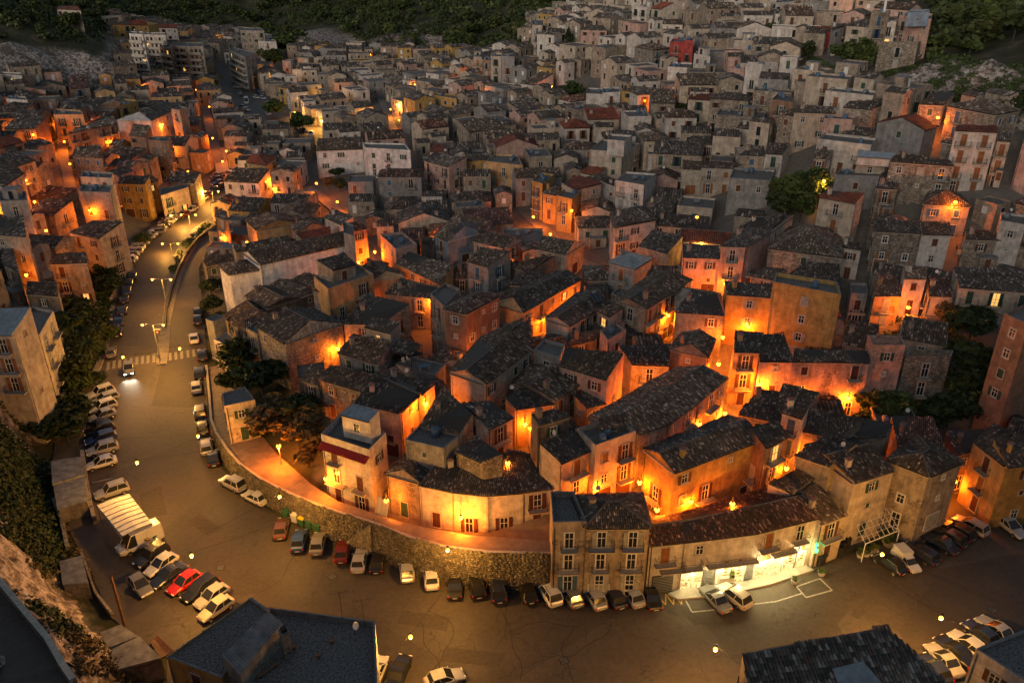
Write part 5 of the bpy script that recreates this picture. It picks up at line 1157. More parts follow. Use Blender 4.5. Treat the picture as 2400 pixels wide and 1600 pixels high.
# twin-arm lamps on the median and along the far road
def twin(base, head, label, e=500, arms=2):
    w = at_z(base, .1) if base[1] > 420 else at_h(base, 0); lo, hi = 2., 16.
    for _ in range(20):
        m_ = (lo+hi)/2
        if proj(w[0], w[1], w[2]+m_)[1] > head[1]: lo = m_
        else: hi = m_
    h = lo; t = thing('street_lamp', tuple(w), label, 'street lamp', 'tall road lamps'); mb = MB(); mb.lathe((0, 0, 0), [(.14, 0), (.1, h*.5), (.06, h)], 'pole_grey', 8); link('pole', mb.mesh('pole'), t)
    for s in ((-1, 1) if arms == 2 else (1,)):
        a = MB(); a.bar((0, 0, h-.1), (s*1.6, 0, h+.15), .04, 'pole_grey'); a.box((s*1.9, 0, h+.16), (.8, .3, .14), 'pole_grey'); link('lamp_arm', a.mesh('lamp_arm'), t)
        link('bulb', BULB_Y, t, (s*1.9, 0, h-.02), sc=.8); light(t, (s*1.9, 0, h-.45), e, YEL)
for c_, b_, h_, lb_, e_ in (('T4', (1185,180), (1165,110), 'tall twin-armed lamp at the start of the median hedge', 380), ('T4', (1155,565), (1106,355), 'tall twin-armed lamp on the middle of the median', 450), ('T4', (1105,915), (1050,668), 'tall lamp at the tip of the median by the zebra crossing', 650),
    ('T1', (1472,1400), (1462,1317), 'twin-armed lamp where the far end of the long curved road narrows', 330), ('T1', (1312,1560), (1298,1478), 'twin-armed lamp beside the far crossing of the long curved road', 350), ('T1', (1745,590), (1740,537), 'twin-armed lamp at the head of the far road', 300), ('T1', (2005,830), (1995,772), 'single lamp beside the red wall on the far road', 260), ('T1', (2180,890), (2177,828), 'twin-armed lamp near the trees of the far road', 260)):
    twin(px(c_, *b_), px(c_, *h_), lb_, e_*(2.2 if c_ == 'T1' else 1), 1 if 'single' in lb_ else 2)
# lamps hung from wires across the road
def hung(p, label, e, h=8.0, span=(14, 14), an=.4):
    w = at_z(p, h); t = thing('hanging_lamp', tuple(w), label, 'hanging lamp', 'lamps hung on wires over the road', an); mb = MB()
    for s, L in ((-1, span[0]), (1, span[1])): mb.tube([(0, 0, .35), (s*L*.5, 0, .55), (s*L, 0, 1.0)], .014, 'cable', 4)
    link('cable', mb.mesh('cable'), t); link('lamp_shade', SHADE, t, (0, 0, .28)); link('bulb', BULB_Y, t, sc=.68); light(t, (0, 0, -.5), e, YEL)
for p, lb_, e, an in (((421,816), 'lamp hung over the zebra crossing right of the median tip', 650, .1), ((288,836), 'lamp hung over the left kerb beside the zebra crossing', 450, .1), ((464,1021), 'lamp hung above the dark cars where the retaining wall begins', 550, .2), ((321,1083), 'lamp hung above the white cars parked on the left bend', 750, .2),
    ((655,1163), 'lamp hung before the recycling bins', 800, .9), ((449,1301), 'lamp hung over the middle of the road curve by the red car', 1100, .5), ((1049,1288), 'lamp hung close to the tall part of the stone retaining wall', 800, 1.2), ((962,1491), 'lamp hung over the lower lane below the row of parked cars', 1000, 1.1), ((1677,1520), 'lamp hung over the road above the near tiled roof', 1100, -.9),
    ((2206,1447), 'lamp hung over the cars in the lower right parking row', 1300, -.9), ((2068,1298), 'lamp hung in front of the white pergola', 500, .5)):
    hung(p, lb_, e, 8., (13, 13), an)
# ------------------------------------------------------------------ vehicles
def loft(mb, st, m, close=True):
    """st: list of (y, [(x,z)...]) half sections from bottom to top; mirrored"""
    k0 = len(mb.v); n = len(st[0][1])*2
    for y, s in st:
        for x, z in s: mb.v.append((x, y, z))
        for x, z in s[::-1]: mb.v.append((-x, y, z))
    for j in range(len(st)-1):
        for i in range(n):
            q = (i+1) % n; mb.f.append((k0+j*n+i, k0+(j+1)*n+i, k0+(j+1)*n+q, k0+j*n+q)); mb.m.append(mb.mi(m))
    mb.f.append(tuple(k0+i for i in range(n))); mb.m.append(mb.mi(m)); k = k0+(len(st)-1)*n; mb.f.append(tuple(k+n-1-i for i in range(n))); mb.m.append(mb.mi(m))
def car_meshes(L, W, Hh, kindc):
    w = W/2; f = L/2; zb = .26; bl = .86 if kindc not in ('suv', 'van') else 1.0; d = {}
    def sec(ww, zt, zl=zb): return [(ww*.80, zl), (ww*.97, zl+.14), (ww, (zl+zt)/2), (ww*.965, zt-.1), (ww*.84, zt)]
    hood = {'hatch': .78, 'sedan': .76, 'wagon': .77, 'suv': .95, 'van': 1.15}[kindc]
    tail = {'hatch': .92, 'sedan': .86, 'wagon': .92, 'suv': 1.02, 'van': 1.2}[kindc]
    b = MB(); loft(b, [(-f, sec(w*.82, tail-.22, .36)), (-f+.1, sec(w*.93, tail-.06, .3)), (-f+.45, sec(w, tail)), (-f*.4, sec(w, bl+.05)), (f*.25, sec(w, bl+.02)), (f*.45, sec(w*.985, bl-.02)), (f-.55, sec(w*.95, hood-.05)), (f-.16, sec(w*.86, hood-.15, .3)), (f, sec(w*.68, hood-.32, .36))], 'car_paint')
    ro = {'hatch': (-f+.38, -f+.75, f*.02, f*.42), 'sedan': (-f+.85, -f+1.45, f*.0, f*.42), 'wagon': (-f+.18, -f+.45, f*.05, f*.45), 'suv': (-f+.18, -f+.5, f*.12, f*.42), 'van': (-f+.06, -f+.12, f*.40, f*.72)}[kindc]
    y0, y1, y2, y3 = ro; tw = w*.74; bw = w*.90; zt = Hh
    # roof skin and pillars in body colour, glass between
    P = lambda x, y, z: (x, y, z)
    rf = [(-tw, y1, zt-.03), (tw, y1, zt-.03), (tw*1.02, (y1+y2)/2, zt+.02), (tw, y2, zt-.04), (-tw, y2, zt-.04), (-tw*1.02, (y1+y2)/2, zt+.02)]
    b.poly([rf[0], rf[1], rf[2], rf[5]], 'car_paint'); b.poly([rf[5], rf[2], rf[3], rf[4]], 'car_paint')
    for s in (-1, 1):
        for (ya, yb, r_) in ((y0, y1, .04), (y3, y2, .035), ((y0+y3)/2-.1, (y1+y2)/2-.1, .035)):
            b.bar((s*bw, ya, bl), (s*tw, yb, zt-.04), r_+.01, 'car_paint', 5)
        b.bar((s*tw, y1, zt-.04), (s*tw, y2, zt-.05), .04, 'car_paint', 5); b.box((s*(w+.07), y3-.25, bl+.1), (.16, .1, .13), 'car_paint')
    if kindc == 'van':
        for s in (-1, 1): b.poly([(s*bw, y0, bl), (s*bw, y2-.5, bl), (s*tw*1.01, y2-.5, zt-.03), (s*tw*1.01, y1, zt-.03)][::(1 if s > 0 else -1)], 'car_paint')
        b.poly([(bw, y0-.01, bl), (-bw, y0-.01, bl), (-tw, y1-.01, zt-.03), (tw, y1-.01, zt-.03)], 'car_paint')
    if kindc in ('suv', 'wagon'):
        for s in (-1, 1): b.bar((s*tw*.92, y1+.15, zt+.05), (s*tw*.92, y2-.2, zt+.05), .025, 'chrome', 4)
    d['body'] = b.mesh('body'); d['body'].polygons.foreach_set('use_smooth', [False]*len(d['body'].polygons))
    g = MB(); g.poly([(-bw, y0, bl-.02), (bw, y0, bl-.02), (tw, y1, zt-.05), (-tw, y1, zt-.05)], 'glass_dark'); g.poly([(bw, y3, bl-.02), (-bw, y3, bl-.02), (-tw, y2, zt-.06), (tw, y2, zt-.06)], 'glass_dark')
    for s in (-1, 1): g.poly([(s*bw, y0, bl-.02), (s*bw, y3, bl-.02), (s*tw, y2, zt-.06), (s*tw, y1, zt-.05)][::s], 'glass_dark')
    d['glazing'] = g.mesh('glazing')
    wh = MB(); R = .31 if kindc not in ('suv', 'van') else .35; wh.lathe((0, 0, 0), [(.0, -.09), (R*.9, -.1), (R, -.06), (R, .06), (R*.9, .1), (R*.66, .1)], 'rubber', 12, (1, 0, 0)); wh.lathe((0, 0, 0), [(R*.66, .105), (R*.3, .07), (0, .08)], 'chrome', 10, (1, 0, 0)); d['wheel'] = wh.mesh('wheel'); d['R'] = R
    h = MB(); h.box((0, 0, 0), (.34, .14, .14), 'head_lamp'); d['headlight'] = h.mesh('headlight'); h = MB(); h.box((0, 0, 0), (.34, .14, .14), 'head_lamp_on'); d['headlight_on'] = h.mesh('headlight')
    h = MB(); h.box((0, 0, 0), (.16, .08, .26), 'tail_red'); d['tail_light'] = h.mesh('tail_light'); h = MB(); h.box((0, 0, 0), (.5, .03, .11), 'frame_white'); d['number_plate'] = h.mesh('number_plate')
    d['dim'] = (L, W, Hh, hood, tail); return d
CM = {'hatch': car_meshes(4.05, 1.68, 1.47, 'hatch'), 'sedan': car_meshes(4.5, 1.76, 1.42, 'sedan'), 'wagon': car_meshes(4.35, 1.74, 1.48, 'wagon'), 'suv': car_meshes(4.25, 1.8, 1.7, 'suv'), 'van': car_meshes(5.3, 2.0, 2.5, 'van')}
CC = {'white': (.62, .61, .58), 'silver': (.36, .36, .36), 'grey': (.16, .16, .165), 'black': (.012, .012, .014), 'blue': (.02, .05, .17), 'navy': (.015, .02, .045), 'red': (.50, .018, .012), 'dark red': (.14, .015, .01), 'cream': (.5, .45, .36), 'brown': (.13, .06, .035), 'teal': (.1, .2, .22)}
CARPOS = []
def car(crop, cx, cy, dx, dy, kindc, colr, label, lit=False, group=None, ground=None):
    a = at_z(px(crop, cx, cy), 0.) if ground is None else at_h(px(crop, cx, cy), 0); b = at_z(px(crop, cx+dx, cy+dy), a[2]); d = b-a; hd = math.atan2(-d[0], d[1]); w = np.array(a); off = ray(px(crop, cx, cy)); w[:2] += off[:2]/np.linalg.norm(off[:2])*.45   # the measured point is the body's middle, above the ground
    if ground is not None: w[2] = terr(w[0], w[1])+.2
    for q in CARPOS:
        v = w[:2]-q
        if np.linalg.norm(v) < 1.72: w[:2] = q+v/max(.01, np.linalg.norm(v))*1.74
    CARPOS.append(w[:2].copy()); m_ = CM[kindc]; L, W, Hh, hood, tail = m_['dim']
    w = w.copy()
    t = thing('delivery_van' if kindc == 'van' else 'moving_car' if lit else 'parked_car', tuple(w+[0, 0, .004]), label, 'van' if kindc == 'van' else 'car', group, hd)
    t.scale = (1.08,)*3; link('body', m_['body'], t, col=CC[colr]); link('glazing', m_['glazing'], t)
    for sx in (-1, 1):
        for sy in (-.62, .62): link('wheel', m_['wheel'], t, (sx*(W/2-.1), sy*L/2, m_['R']), 0 if sx > 0 else PI)
        link('headlight', m_['headlight_on' if lit else 'headlight'], t, (sx*W*.31, L/2-.1, hood-.26), 0); link('tail_light', m_['tail_light'], t, (sx*W*.39, -L/2+.05, tail-.24), 0)
    link('number_plate', m_['number_plate'], t, (0, -L/2-.01, .5))
    if lit:
        for sx in (-1, 1):
            l = bpy.data.lights.new('headlight_beam', 'SPOT'); l.energy = 600; l.color = (1, .85, .6); l.spot_size = 1.1; l.spot_blend = .6; l.shadow_soft_size = .08; lo_ = bpy.data.objects.new('headlight_beam', l); C.objects.link(lo_); lo_.parent = t; lo_.location = (sx*W*.31, L/2+.12, hood-.2); lo_.rotation_euler = (PI/2-.12, 0, 0)
    return t
ORD = ['first', 'second', 'third', 'fourth', 'fifth', 'sixth', 'seventh', 'eighth', 'ninth', 'tenth', 'eleventh', 'twelfth', 'thirteenth', 'fourteenth', 'fifteenth']
KN = {'hatch': 'hatchback', 'sedan': 'saloon car', 'wagon': 'estate car', 'suv': 'off-roader', 'van': 'van'}
def row(crop, items, dx, dy, where, group, ground=None):
    for i, it in enumerate(items):
        x, y, k_, c_ = it[:4]; ddx, ddy = it[4:6] if len(it) > 4 else (dx, dy)
        car(crop, x, y, ddx, ddy, k_, c_, ' '.join(('%s %s %s %s' % (c_, KN[k_], ORD[i] if len(items) > 1 else '', where)).split()), ground=ground, group=group)
G1 = 'cars parked nose-in under the stone retaining wall'
row('T8', [(-405,540,'hatch','brown'),(-285,625,'hatch','blue'),(-155,645,'hatch','grey'),(15,700,'hatch','dark red'),(130,765,'hatch','silver'),(258,770,'hatch','black')], 12, -60, 'from the recycling bins below the stone wall', G1)
row('T8', [(455,830,'hatch','silver',-5,-60),(622,880,'hatch','white',-5,-60),(785,930,'sedan','black',0,-60),(925,935,'suv','black',-18,-60),(1075,965,'suv','navy',-12,-60),(1275,975,'hatch','black',-25,-60),(1430,990,'suv','white',-38,-60),(1578,1005,'hatch','grey',-38,-60),(1740,1018,'hatch','silver',-38,-60),(1872,1012,'hatch','navy',-40,-60),(1995,1002,'hatch','silver',-42,-60),(2125,1008,'sedan','black',-25,-60)], 0, -60, 'from the wall stairs towards the three storey house', G1)
row('T4', [(702,1168,'suv','white'),(728,1210,'wagon','silver'),(716,1268,'suv','white'),(712,1325,'hatch','silver')], -90, 30, 'of the pale cars on the left bend above the ramp', 'cars parked on the left bend')
row('T4', [(695,1425,'suv','black'),(702,1482,'wagon','blue'),(715,1560,'suv','silver'),(707,1655,'hatch','white')], -90, 25, 'after the ramp on the left bend', 'cars parked on the left bend')
row('T4', [(775,882,'hatch','grey'),(815,742,'hatch','navy'),(826,668,'hatch','blue'),(850,590,'wagon','navy'),(862,512,'hatch','navy'),(880,452,'hatch','blue'),(893,402,'hatch','navy'),(917,350,'hatch','black')], 8, -60, 'in the dark line up the left kerb from the zebra crossing', 'cars in line along the left kerb')
row('T4', [(828,325,'hatch','red'),(845,293,'wagon','cream'),(867,264,'hatch','black'),(888,240,'hatch','white'),(900,212,'hatch','grey'),(920,187,'wagon','silver'),(938,158,'wagon','white'),(970,130,'hatch','grey'),(990,104,'hatch','teal'),(1012,86,'hatch','silver'),(1032,66,'hatch','white'),(1078,50,'wagon','grey'),(1095,27,'hatch','cream'),(1125,8,'hatch','navy')], -60, 6, 'in the slanted row above the left kerb line', 'cars in the slanted row of the left kerb')
row('T1', [(1150,1545,'hatch','silver',-60,10),(1175,1518,'hatch','grey',-60,10),(1268,1497,'hatch','dark red',-50,20),(1325,1462,'hatch','white',-50,25),(1357,1420,'hatch','blue',-50,22),(1395,1388,'hatch','silver',-50,22),(1427,1360,'hatch','dark red',-50,22),(1478,1325,'hatch','black',-50,18),(1515,1302,'hatch','navy',-50,16),(1503,1276,'hatch','blue',-50,10),(1490,1250,'hatch','navy',-50,8),(1502,1226,'hatch','blue',-50,8)], -50, 15, 'past the tall lamp towards the lamplit stairs', 'cars at the far end of the curved road')
row('T1', [(1600,1188,'hatch','white'),(1665,1202,'wagon','white'),(1688,1165,'hatch','grey')], -50, -8, 'before the lamplit stairs under the pale yellow house', 'cars by the lamplit stairs')
row('T4', [(1368,655,'hatch','navy'),(1369,603,'hatch','black')], 2, -60, 'at the garden wall of the right hand road', 'cars on the right hand road')
row('T4', [(1342,785,'hatch','white'),(1398,902,'hatch','navy'),(1378,1025,'wagon','black'),(1358,1125,'hatch','silver'),(1385,1300,'suv','black'),(1403,1400,'wagon','black'),(1427,1535,'wagon','silver'),(1475,1618,'hatch','black')], -6, -60, 'downhill from the white one beside the crossing along the right kerb', 'cars on the right hand road')
row('T4', [(1480,172,'hatch','white')], -10, -60, 'alone beside the lamplit house at the road fork', None)
row('T7', [(780,285,'suv','silver')], -90, 30, 'half hidden behind the white market awning', None)
row('T7', [(1055,735,'suv','black'),(1120,795,'hatch','white'),(1172,868,'sedan','navy'),(1280,920,'hatch','red'),(1387,962,'wagon','black'),(1468,1015,'hatch','silver'),(1497,1100,'hatch','cream')], -90, 62, 'from the white van in the lower car park', 'cars in the lower car park')
row('T7', [(977,938,'hatch','grey',60,72)], 60, 60, 'crosswise at the end of the lower car park', None)
row('T7', [(1612,232,'suv','silver'),(1765,328,'hatch','white')], -60, -30, 'beside the retaining wall before the bins', 'cars beside the wall before the bins')
row('T9', [(215,1028,'sedan','grey',-72,-78),(347,1012,'suv','cream',-78,-62)], -70, -50, 'in front of the lit pharmacy terrace', 'cars before the pharmacy')
row('T9', [(1413,785,'hatch','black',-70,-50),(1625,715,'wagon','navy',-80,-50),(1760,640,'sedan','navy',-85,-48),(1822,597,'wagon','black',-85,-48),(1880,552,'wagon','black',-85,-48),(1972,520,'wagon','silver',-85,-48)], -80, -45, 'from the white pergola along the square', 'cars parked along the square')
row('T9', [(2242,525,'sedan','silver',80,62)], 80, 60, 'alone at the right edge of the square', None)
row('T9', [(2015,340,'hatch','brown',40,60)], 40, 60, 'in the lane mouth below the orange house', None)
row('T9', [(2040,1275,'hatch','navy',-70,-55),(2150,1250,'sedan','silver',-70,-55)], 0, 0, 'beyond the near blue grey roof', 'cars in the lower right parking row')
row('T9', [(1950,1345,'hatch','white',-70,-55),(1862,1392,'sedan','black',-70,-62),(1785,1452,'sedan','silver',-68,-75),(1715,1515,'hatch','navy',-68,-75)], 0, 0, 'from the blue grey roof in the lower right parking row', 'cars in the lower right parking row')
row('T8', [(398,1540,'sedan','black',25,-60)], 25, -60, 'alone in the lane at the bottom edge', None)
row('T8', [(245,1535,'hatch','white',25,-60)], 25, -60, 'partly hidden behind the near concrete terrace', None)
row('T8', [(715,1590,'hatch','silver',60,-20)], 60, -20, 'cut by the bottom edge of the picture', None)
row('T1', [(1638,612,'hatch','white',50,0),(1690,610,'hatch','grey',50,0),(1655,652,'hatch','silver',-5,-40),(1666,677,'hatch','navy',-5,-40),(1682,752,'hatch','grey',50,5),(1692,772,'hatch','silver',50,5),(1780,642,'hatch','navy',50,10),(1790,660,'hatch','black',50,10),(1772,685,'hatch','white',50,10),(1812,690,'hatch','silver',50,10),(1828,712,'hatch','grey',50,10)], 5, -40, 'of the cars around the far road below the apartment blocks', 'cars on the far road', ground=1)
row('T1', [(1850,797,'hatch','silver',30,25),(2055,900,'hatch','grey',40,14),(2092,917,'hatch','navy',40,14),(2145,940,'hatch','white',10,30)], 40, 12, 'along the lower bend of the far road', 'cars on the far road', ground=1)
car('T1', 1700, 718, 3, 45, 'van', 'white', 'white van parked beside the far road below the apartment blocks', ground=1)
car('T1', 1765, 604, 50, 3, 'van', 'white', 'white van parked across the head of the far road', ground=1)
car('T7', 975, 640, -150, 72, 'van', 'white', 'white high-roofed van beside the market awning in the lower car park')
# added car at rest, standing in for the light trails of passing headlamps
car('T4', 895, 1000, -2, 60, 'hatch', 'grey', 'grey car with lit headlamps driving down the curved road past the crossing', lit=True)
# small white pick-up with box
a = at_z(px('T9', 1535, 752), 0); b = at_z(px('T9', 1600, 815), 0); d = b-a; t = thing('box_van', tuple(a), 'small white box pick-up between the black cars in front of the pergola', 'van', None, math.atan2(-d[0], d[1])); m_ = CM['hatch']
mb = MB(); loft(mb, [(-2.0, [(.72, .3), (.8, .5), (.8, .95), (.72, 1.)]), (.6, [(.72, .3), (.8, .5), (.8, .95), (.72, 1.)]), (1.3, [(.7, .3), (.76, .5), (.75, .82), (.68, .88)]), (2.05, [(.62, .36), (.66, .5), (.64, .7), (.58, .75)])], 'car_paint'); mb.poly([(-.62, .1, 1.42), (.62, .1, 1.42), (.62, .6, 1.40), (-.62, .6, 1.40)], 'car_paint'); link('body', mb.mesh('body'), t, col=CC['white'])
mb = MB(); mb.box((0, -.9, 1.35), (1.58, 2.0, 1.15), 'car_paint', 0, .96); link('cargo_box', mb.mesh('cargo_box'), t, col=CC['white'])
mb = MB(); mb.poly([(-.68, 1.15, .9), (.68, 1.15, .9), (.6, .6, 1.38), (-.6, .6, 1.38)], 'glass_dark'); [mb.poly([(s*.76, .1, .95), (s*.76, 1.1, .9), (s*.63, .6, 1.38), (s*.63, .1, 1.4)][::s], 'glass_dark') for s in (-1, 1)]; link('glazing', mb.mesh('glazing'), t)
for sx in (-1, 1):
    for sy in (-1.3, 1.3): link('wheel', m_['wheel'], t, (sx*.72, sy, .31), 0 if sx > 0 else PI)
    link('headlight', m_['headlight'], t, (sx*.45, 2.0, .6))
# ------------------------------------------------------------------ trees
def crown_mesh(name, seed, mt, n=16, per=60, leaf=.42, flat=.75, sparse=0.):
    r = np.random.RandomState(seed); c = r.randn(n, 3); c /= np.linalg.norm(c, axis=1)[:, None]; c *= (r.rand(n, 1)**.5)*.72; c[:, 2] = c[:, 2]*flat+.15
    ct = np.repeat(c, per, 0); m = len(ct); d = r.randn(m, 3); d /= np.linalg.norm(d, axis=1)[:, None]; rad = np.repeat(r.uniform(.24, .46, n), per)*(.75+.3*r.rand(m)); p = ct+d*rad[:, None]
    a = r.randn(m, 3); a /= np.linalg.norm(a, axis=1)[:, None]; a = a*.6+d*.15; b = np.cross(a, r.randn(m, 3)); b /= np.linalg.norm(b, axis=1)[:, None]; a /= np.linalg.norm(a, axis=1)[:, None]; s = (leaf/3.5*(.6+.8*r.rand(m)))[:, None]
    V = np.stack([p-a*s-b*s*.6, p+a*s-b*s*.5, p+a*s*.9+b*s*.6, p-a*s*.8+b*s*.6], 1).reshape(-1, 3); F = np.arange(m*4).reshape(-1, 4)
    tone = np.repeat(np.repeat(r.uniform(.7, 1.25, n), per)*(.8+.4*r.rand(m)), 4)[:, None]*np.array([1, 1, 1.])
    return mesh_np(name, V, F, mats=(mt,), tone=tone)
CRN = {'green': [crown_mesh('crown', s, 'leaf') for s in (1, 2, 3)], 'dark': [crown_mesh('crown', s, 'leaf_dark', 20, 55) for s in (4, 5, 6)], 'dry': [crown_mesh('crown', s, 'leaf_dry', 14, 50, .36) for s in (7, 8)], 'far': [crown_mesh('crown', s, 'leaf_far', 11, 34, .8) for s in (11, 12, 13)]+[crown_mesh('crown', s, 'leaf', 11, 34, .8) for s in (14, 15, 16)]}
tb = MB(); tb.tube([(0, 0, -.5), (.05, 0, .5), (-.03, .04, 1.)], .07, 'trunk_bark', 6)
for i in range(5): a_ = i*1.3; tb.bar((-.03, .04, .8+.04*i), (math.cos(a_)*.45, math.sin(a_)*.45, 1.3+.1*i), .03, 'trunk_bark', 4)
TRK = tb.mesh('trunk')
def tree(x, y, z, r, h, kd, label, name='tree', group=None, cat='tree'):
    t = thing(name, (x, y, z), label, cat, group, rnd.random()*6); link('trunk', TRK, t, (0, 0, 0), sc=(r*.55, r*.55, h*.45)); link('crown', rnd.choice(CRN[kd]), t, (0, 0, h*.62), rnd.random()*6, sc=(r, r, h*.46))
    return t
def tree_px(p, r, h, kd, label, name='tree', **k):
    w = at_h(p, h*.6); z = terr(w[0], w[1]); return tree(w[0], w[1], z, r, h, kd, label, name, **k)
for p, r, h, kd, lb_ in [((558,835),4.2,7,'dark','dense dark tree in the garden below the rubble stone house'),((610,885),4.5,6.5,'dark','broad dark tree behind the small garden tower'),((545,890),2.6,4.5,'dark','low dark tree between the cube house and the garden tower'),((635,975),4.6,5.5,'dry','dry looking tree lit orange beside the garden tower'),((728,1010),4.2,6,'dry','tall bush lit from below by the garden lamp'),  # dry crowns by the garden lamp hold its orange light in their colour
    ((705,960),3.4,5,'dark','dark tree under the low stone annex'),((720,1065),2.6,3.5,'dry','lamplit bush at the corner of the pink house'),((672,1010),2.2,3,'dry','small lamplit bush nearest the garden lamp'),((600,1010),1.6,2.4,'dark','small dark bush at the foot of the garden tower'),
    ((492,672),2.4,4,'dark','ivy like bush under the church apse, upper one'),((498,712),2.6,4,'dark','ivy like bush under the church apse, middle one'),((518,752),2.6,4,'dark','ivy like bush between church apse and cube house'),((565,950),2.4,3.6,'dark','dark bush beside the promenade start'),
    ((1858,445),5,8,'green','largest tree in the walled garden of the right slope'),((1905,428),4.5,7,'green','tree beside the white lit wall of the walled garden'),((1832,482),4,6,'dark','dark tree at the low end of the walled garden'),((1880,480),4,6,'green','tree in front of the red roofed garden house'),
    ((1320,222),5,7,'dark','dark palm like tree in the middle of the upper town'),((1342,212),4.5,7,'green','round tree beside the white arched house'),((2018,128),4.6,9,'green','tree below the slender stair tower'),((1975,122),3.8,6,'green','tree left of the slender stair tower'),((1893,118),3.,6,'dark','small dark tree among the upper ruins'),((1810,70),3.6,5,'green','round green tree between roofs near the hilltop'),((1762,90),3,4,'green','creeping green bush on the upper ruin wall'),
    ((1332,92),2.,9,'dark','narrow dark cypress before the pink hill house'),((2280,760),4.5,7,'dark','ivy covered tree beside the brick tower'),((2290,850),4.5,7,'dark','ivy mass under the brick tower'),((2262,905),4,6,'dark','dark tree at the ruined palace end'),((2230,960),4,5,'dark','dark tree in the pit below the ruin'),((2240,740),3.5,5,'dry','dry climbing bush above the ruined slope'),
    ((2060,945),3.6,5,'green','rounded green bush in front of the ruined palace'),((2105,958),3.8,5,'green','second rounded bush in front of the ruined palace, nearer the brick tower'),((2030,985),2.4,3,'green','bush lit orange at the end of the ruined palace garden'),((2175,975),3,4,'dark','dark bush between garden and rust roofs'),
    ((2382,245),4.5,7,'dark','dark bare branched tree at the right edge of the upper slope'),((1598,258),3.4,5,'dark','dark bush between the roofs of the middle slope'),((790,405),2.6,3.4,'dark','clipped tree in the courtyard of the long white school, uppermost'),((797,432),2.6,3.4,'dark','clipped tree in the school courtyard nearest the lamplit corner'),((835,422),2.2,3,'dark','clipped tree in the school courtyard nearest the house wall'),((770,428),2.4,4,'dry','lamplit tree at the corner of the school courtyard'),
    ((640,252),5,7,'green','tree lit yellow beside the far road'),((708,285),5,7,'green','tree lit yellow at the far road bend'),((665,298),3.5,4,'dark','hedge tree along the far road'),((636,133),8,12,'green','large round tree behind the grey apartment block'),((672,100),9,12,'green','large tree in front of the far quarry'),((700,90),8,11,'green','tall tree at the left end of the far quarry'),
    ((178,870),4,6,'dark','dark tree under the left cream wing'),((250,780),2.6,4,'dark','dark bush on the left kerb wall'),((258,665),3,5,'dark','dark tree beside the steps of the left kerb'),((245,640),2.8,4.5,'dark','dark bush above the slanted parked row'),((268,608),2.4,3.4,'dark','round clipped bush beside the left parking row'),((175,905),2.6,4,'green','light green bush under the palm trees'),((212,890),2.6,3.4,'dark','bush at the left end of the zebra crossing'),
    ((150,1000),3.4,4.5,'dark','dark bush at the lowest corner of the left cream house'),((118,1005),3,4,'dark','dark bush under the long side of the left cream house'),((85,995),3,4,'dark','dark bush below the front of the left cream house'),((178,960),3.2,4.5,'dark','dark bush between the cream wing and the ramp wall'),((145,955),3.2,4.5,'dark','dark bush in the nook between the two left cream walls'),((60,960),3,4,'green','greener bush at the foot of the left cream house front'),((130,845),3,5,'dark','dark bush hanging over the left cliff'),((145,760),3.5,5,'dark','bush below the cream house terrace'),((182,725),3.5,5,'dark','bush at the foot of the left staircase'),((580,445),4,3.4,'green','low lamplit bush at the pale yellow house'),((335,560),2.4,3.4,'dark','bush at the start of the slanted parked row'),((2320,400),2.,3,'green','small tree beside the tall four storey house'),((2080,1255),1.4,2,'green','leafy potted bush beside the white pergola')]:
    tree_px(p, r, h, kd, lb_, 'tree' if 'tree' in lb_ else 'shrub', cat='tree' if 'tree' in lb_ else 'bush')
# palms on the left slope
def palm(p, h, label, R=2.8):
    w = at_h(p, h); z = terr(w[0], w[1]); t = thing('palm_tree', (w[0], w[1], z), label, 'palm tree'); mb = MB(); mb.tube([(0, 0, -.4), (.1, 0, h*.5), (0, .05, h)], .28, 'trunk_bark', 8); link('trunk', mb.mesh('trunk'), t); V = []; F = []; T = []
    for i in range(42):
        a = i*2.4; el = .9-1.5*(i/42.); n = 9; pr = None
        for j in range(n+1):
            s = j/n; rr = R*(s-.12*s*s); zz = math.sin(el)*rr-.42*R*s*s*1.1; c_ = np.array((math.cos(a)*rr*math.cos(el*.7), math.sin(a)*rr*math.cos(el*.7), h+zz)); 
            if pr is not None:
                sd = np.array((-math.sin(a), math.cos(a), 0)); wd = .55*(1-.75*s)*math.sin(PI*min(1, s+.12)**.6+.1)
                for sg in (-1, 1): k = len(V); V += [pr, c_, c_+sd*sg*wd+[0, 0, -.22], c_+sd*sg*wd*.8+(pr-c_)*.5+[0, 0, -.16]]; F.append([k, k+1, k+2, k+3]); T += [[1, 1, 1]]*4
            pr = c_
    link('crown', mesh_np('crown', V, F, mats=('leaf_dark',), tone=np.array(T)*rnd.uniform(.8, 1.2)), t)
palm(px('T4', 600, 800), 4.5, 'palm tree with wide fronds nearest the zebra crossing', 3.6); palm(px('T4', 660, 705), 4.0, 'palm tree beside the left kerb above the other palm', 3.2); palm(px('T3', 760, 1270), 4., 'palm tree in the walled garden of the right slope', 3.2)
